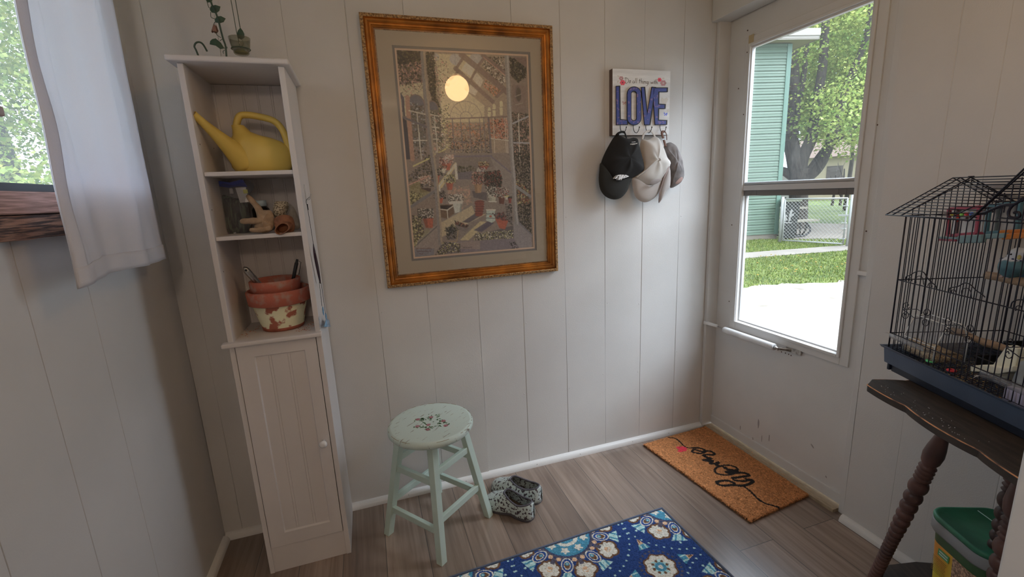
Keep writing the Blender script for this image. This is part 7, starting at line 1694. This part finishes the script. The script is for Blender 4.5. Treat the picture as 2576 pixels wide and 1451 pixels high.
# picnic table
m_pw = M('weathered_board', X(222, 216, 198, .6), 0.8, var=0.12, vs=6); m_pt = M('black_steel_tube', X(40, 40, 44, .4), 0.5)
s0, s1 = at(1987, 556, 'z', 0.30), at(2062, 551.5, 'z', 0.30); pic2 = thing('picnic_table', 'picnic table with pale boards and curved black tube legs behind the gate', 'picnic table', (s0.x, s0.y, GZ))
pd = (s1-s0).normalized(); pn = Vector((-pd.y, pd.x, 0)); pn = pn if pn.dot(vd) > 0 else -pn; PLn = (s1-s0).length
def pp(a, n_, z): p = s0+pd*a+pn*n_; return Vector((p.x, p.y, z))
def board(n0, n1, z, nm, a0=0.0, a1=None):
    a1 = PLn if a1 is None else a1; MB().prism([pp(a0, n0, z-0.045), pp(a1, n0, z-0.045), pp(a1, n1, z-0.045), pp(a0, n1, z-0.045)], (0, 0, 0.045)).build(nm, m_pw, pic2)
board(0, 0.26, 0.30, 'bench_board'); board(1.25, 1.5, 0.30, 'bench_board')
for k in range(3): board(0.42+k*0.24, 0.64+k*0.24, 0.60, 'table_board')
for nm, a in (('leg_frame', 0.18), ('leg_frame', PLn-0.25)):
    b = MB(); b.tube([pp(a, 0.13, 0.25), pp(a, 0.13, 0.05), pp(a, 0.25, GZ+0.04), pp(a, 1.25, GZ+0.04), pp(a, 1.37, 0.05), pp(a, 1.37, 0.25)], 0.024, 8); b.tube([pp(a, 0.45, GZ+0.04), pp(a, 0.55, 0.55)], 0.024, 8); b.tube([pp(a, 1.05, GZ+0.04), pp(a, 0.95, 0.55)], 0.024, 8); b.build(nm, m_pt, pic2, smooth=True)
b = MB(); b.tube(smooth_path([pp(PLn-0.30, 0.13, 0.25), pp(PLn-0.12, 0.13, 0.05), pp(PLn-0.25, 0.13, GZ+0.06), pp(PLn-0.6, 0.13, GZ+0.04), pp(0.1, 0.13, GZ+0.04), pp(0.0, 0.13, GZ+0.12)], 5), 0.024, 8); b.tube([pp(0.42, 0.13, GZ+0.04), pp(0.42, 0.13, 0.25)], 0.02, 8); b.build('curved_rail', m_pt, pic2, smooth=True)
# trees
m_bark = M('maple_bark', X(112, 104, 98, .42), 0.95, col2=X(68, 62, 58, .42), vs=9, stretch=(3, 3, 0.6), bump=1.0, bs=12)
m_lf = vcol_mat('maple_leaves', 0.6); nt = m_lf.node_tree; tr_n = nt.nodes.new('ShaderNodeBsdfTranslucent'); at_n = nt.nodes.new('ShaderNodeVertexColor'); at_n.layer_name = 'paint'; nt.links.new(at_n.outputs[0], tr_n.inputs[0]); mxn = nt.nodes.new('ShaderNodeMixShader'); mxn.inputs[0].default_value = 0.35; nt.links.new(nt.nodes['Principled BSDF'].outputs[0], mxn.inputs[1]); nt.links.new(tr_n.outputs[0], mxn.inputs[2]); nt.links.new(mxn.outputs[0], nt.nodes['Material Output'].inputs[0])
def crown(name, par, blobs, nclu, per, size, seed, bright=1.95, rc=0.42):
    r = np.random.RandomState(seed); w = np.array([b_[3]*b_[4]*b_[5] for b_ in blobs]); w /= w.sum(); idx = r.choice(len(blobs), nclu, p=w); Bl = np.array(blobs)
    d = r.normal(0, 1, (nclu, 3)); d /= np.linalg.norm(d, axis=1)[:, None]; rad_ = r.uniform(0.35, 1.0, nclu)**0.6; cc = Bl[idx, :3]+d*rad_[:, None]*Bl[idx, 3:6]
    c = np.repeat(cc, per, 0); n = len(c); c = c+r.normal(0, 1, (n, 3))*np.array([rc, rc, rc*0.6])*0.6
    nrm_ = r.normal(0, 1, (n, 3))+np.array([0, 0, 1.1]); nrm_ /= np.linalg.norm(nrm_, axis=1)[:, None]
    a = np.cross(nrm_, r.normal(0, 1, (n, 3))); a /= np.linalg.norm(a, axis=1)[:, None]; bb_ = np.cross(nrm_, a); s = size*r.uniform(0.6, 1.25, n)[:, None]
    pts = np.stack([c-a*s*.5, c+bb_*s*.28-a*s*.1, c+bb_*s*.5+a*s*.25, c+a*s*.3+bb_*s*.12, c+a*s*.62, c+a*s*.3-bb_*s*.12, c-bb_*s*.5+a*s*.25, c-bb_*s*.28-a*s*.1], 1)
    V = pts.reshape(-1, 3); F = (np.arange(n)*8)[:, None]+np.arange(8)[None]
    pal = np.array([X(158, 184, 96, .36), X(128, 160, 78, .36), X(186, 204, 122, .36), X(104, 138, 66, .36), X(170, 178, 96, .36)])*bright
    ci = np.repeat(pal[r.randint(0, 5, nclu)], per, 0)*0.5+pal[r.randint(0, 5, n)]*0.5
    return np_mesh(name, V-np.array(par.location), F, m_lf, par, cols=np.repeat(ci, 8, 0))
TB = at(2008, 574, 'z', GZ); tn = Vector((TB.x-CAMP.x, TB.y-CAMP.y, 0)).normalized()
mt = thing('maple_tree', 'large leafy maple with several thick limbs behind the picnic table', 'tree', (TB.x, TB.y, GZ))
def tp_(px, py, dd=0.0): return atn(px, py, TB+tn*dd, tn)
b = MB()
def limb(pts, r0, r1, n=10):
    P = smooth_path([tp_(*p) for p in pts], 5); m = len(P); b.tube(P, [r0+(r1-r0)*i/(m-1) for i in range(m)], n)
P = smooth_path([Vector((TB.x, TB.y, GZ-0.05)), tp_(2008, 540), tp_(2009, 480), tp_(2012, 425)], 4); b.tube(P, [0.36, 0.30, 0.26, 0.25]+[0.25]*(len(P)-4), 14)
limb([(2008, 450), (2000, 405), (1990, 350), (1998, 280), (1996, 180), (1990, 60), (1985, -60)], 0.25, 0.10)
limb([(2012, 450), (2018, 400), (2040, 350), (2052, 290), (2062, 220), (2072, 140), (2078, 20), (2080, -100)], 0.19, 0.08)
limb([(2018, 455), (2055, 425), (2082, 375), (2105, 300), (2125, 230), (2150, 170), (2180, 90), (2200, -40)], 0.16, 0.06)
limb([(2002, 450), (1975, 432), (1940, 420), (1880, 380)], 0.15, 0.07); limb([(2016, 460), (2040, 420, 0.5), (2090, 350, 1.0), (2120, 290, 1.5), (2128, 200, 2)], 0.10, 0.05)
limb([(2000, 290), (2020, 200), (2030, 100), (2035, -50)], 0.09, 0.05); limb([(2082, 375), (2110, 350), (2150, 320), (2190, 300)], 0.07, 0.03)
b.build('trunk', m_bark, mt, smooth=True)
cT = tp_(2085, 160, 2.6)
crown('foliage', mt, [(cT.x, cT.y, 5.3, 3.6, 3.6, 2.6), (cT.x+1.0, cT.y-1.6, 4.2, 2.2, 2.0, 2.1), (cT.x-1, cT.y+1, 7.5, 3.2, 3.2, 2.2), (tp_(2010, 330, 1.0).x, tp_(2010, 330, 1.0).y, 3.4, 1.6, 1.6, 1.2), (tp_(2160, 330, -0.6).x, tp_(2160, 330, -0.6).y, 3.1, 1.5, 1.5, 1.2)], 1700, 66, 0.082, 2)
def tree2(name, label, pos, h, blobs, nclu, per, size, seed, br=1.4, tr=0.2):
    t = thing(name, label, 'tree', (pos[0], pos[1], GZ)); MB().tube([(pos[0], pos[1], GZ-.05), (pos[0]+.1, pos[1], GZ+h*.5), (pos[0], pos[1]+.1, GZ+h)], [tr, tr*.8, tr*.4], 10).build('trunk', m_bark, t, smooth=True)
    crown('foliage', t, blobs, nclu, per, size, seed, br); return t
f2 = atn(2150, 300, TB+tn*9, tn)
tree2('leafy_tree', 'pale leafy tree farther back to the right of the maple', (f2.x, f2.y), 4.5, [(f2.x, f2.y, 6.2, 3.8, 3.8, 3.2)], 700, 36, 0.20, 5, 1.9, 0.1)
# thin saplings, distant house and shed
for k, (px, h, lab) in enumerate(((2093, 1.6, 'thin bare sapling left of its pair on the far lawn'), (2113, 1.9, 'thin bare sapling right of its pair on the far lawn'))):
    p = at(px, 517, 'z', GZ); b = MB(); rr = random.Random(k); b.tube([p, p+Vector((0.1, 0, h*.6)), p+Vector((0.05, 0, h))], [0.07, 0.05, 0.03], 8)
    for j in range(9): q = p+Vector((0.05, 0, h*rr.uniform(.2, .9))); b.tube([q, q+Vector((rr.uniform(-.6, .6), rr.uniform(-.6, .6), rr.uniform(.3, 1.0)))], [0.02, 0.008], 5)
    o = b.build('sapling', m_bark); tag(o, lab, 'tree', 'saplings on the far lawn')
hp = atn(2140, 460, TB+tn*22, tn); hr = Vector((tn.y, -tn.x, 0)); ho = thing('distant_house', 'beige house far beyond the lawn behind the maple', 'house', (hp.x, hp.y, GZ))
def hq(r_, f_, z): p = Vector((hp.x, hp.y, 0))+hr*r_+tn*f_; return Vector((p.x, p.y, z))
MB().prism([hq(-2.6, 0, GZ), hq(7, 0, GZ), hq(7, 6, GZ), hq(-2.6, 6, GZ)], (0, 0, 2.9)).build('wall', M('beige_house_wall', X(220, 208, 178, .4), 0.8), ho)
b = MB(); b.add([hq(-3.1, -.5, 2.7), hq(7.5, -.5, 2.7), hq(7.5, 3, 4.6), hq(-3.1, 3, 4.6), hq(7.5, 6.5, 2.7), hq(-3.1, 6.5, 2.7)], [(0, 1, 2, 3), (3, 2, 4, 5), (0, 3, 5), (1, 4, 2), (0, 5, 4, 1)]); b.build('roof', M('pinkish_shingles', X(204, 176, 160, .8), 0.9), ho)
for r_ in (-1.4, 1.2): MB().box((0, 0, 0), (0.001, 0.001, 0.001)).prism([hq(r_, -0.03, 1.0), hq(r_+0.9, -0.03, 1.0), hq(r_+0.9, -0.03, 2.1), hq(r_, -0.03, 2.1)], tuple(tn*0.05)).build('window', M('dark_window', X(110, 100, 96, .4), 0.3), ho)
sp_ = atn(1975, 494, TB+tn*12, tn); sh = thing('white_trailer', 'white trailer far behind the gate beside the garage corner', 'trailer', (sp_.x, sp_.y, GZ))
def sq(r_, f_, z): p = Vector((sp_.x, sp_.y, 0))+hr*r_+tn*f_; return Vector((p.x, p.y, z))
MB().prism([sq(-3.2, 0, GZ+.45), sq(0.42, 0, GZ+.45), sq(0.42, 2, GZ+.45), sq(-3.2, 2, GZ+.45)], (0, 0, 1.3)).build('trailer_body', M('white_trailer_skin', X(238, 238, 238, .45), 0.5), sh, bevel=0.05)
for r_ in (-0.1, -0.9): MB().lathe([(0.3, -.1), (0.3, .1)], 16, sq(r_, 0.1, GZ+.3), ax=tuple(tn)).build('wheel', m_dark, sh)
# hedge at the far edge of the lawn
fh = [atn(px, 470, TB+tn*26, tn) for px in (1900, 2250)]
hg = thing('far_hedge', 'pale green hedge along the far edge of the lawn', 'hedge', (fh[0].x, fh[0].y, GZ)); crown('foliage', hg, [(fh[0].x+(fh[1].x-fh[0].x)*t, fh[0].y+(fh[1].y-fh[0].y)*t, 0.4, 1.5, 1.5, 0.8) for t in (0, .15, .3, .45, .6, .75, .9, 1.0, 1.2)], 260, 24, 0.3, 8, 1.6, 0.6)
# trees outside the left window
lt = (-4.7, 7.6)
tree2('leafy_tree', 'light green tree filling the view through the left window', lt, 4.0, [(lt[0], lt[1], 5.4, 3.0, 3.0, 2.9), (lt[0]+0.6, lt[1]-1.4, 2.6, 1.6, 1.6, 1.5), (lt[0]-1.4, lt[1]-0.4, 2.8, 1.6, 1.6, 1.6)], 1300, 60, 0.062, 21, 1.5)
tree2('leafy_shrub', 'yellow-green shrub low outside the left window', (-3.2, 5.4), 1.0, [(-3.2, 5.4, 1.0, 1.2, 1.2, 0.8)], 260, 44, 0.07, 22, 1.8, 0.06)
w0 = atn(-40, 272, Vector((-4, 6, 0)), Vector((0.3, -1, 0)).normalized()); w1 = atn(140, 284, Vector((-4, 6, 0)), Vector((0.3, -1, 0)).normalized()); dw = w1-w0
o = MB().tube([w0-dw*4, w1+dw*4], 0.006, 5).build('overhead_wire', M('pale_cable', X(220, 220, 220, .6), 0.6)); tag(o, 'thin pale overhead wire crossing the tree outside the left window', 'wire')
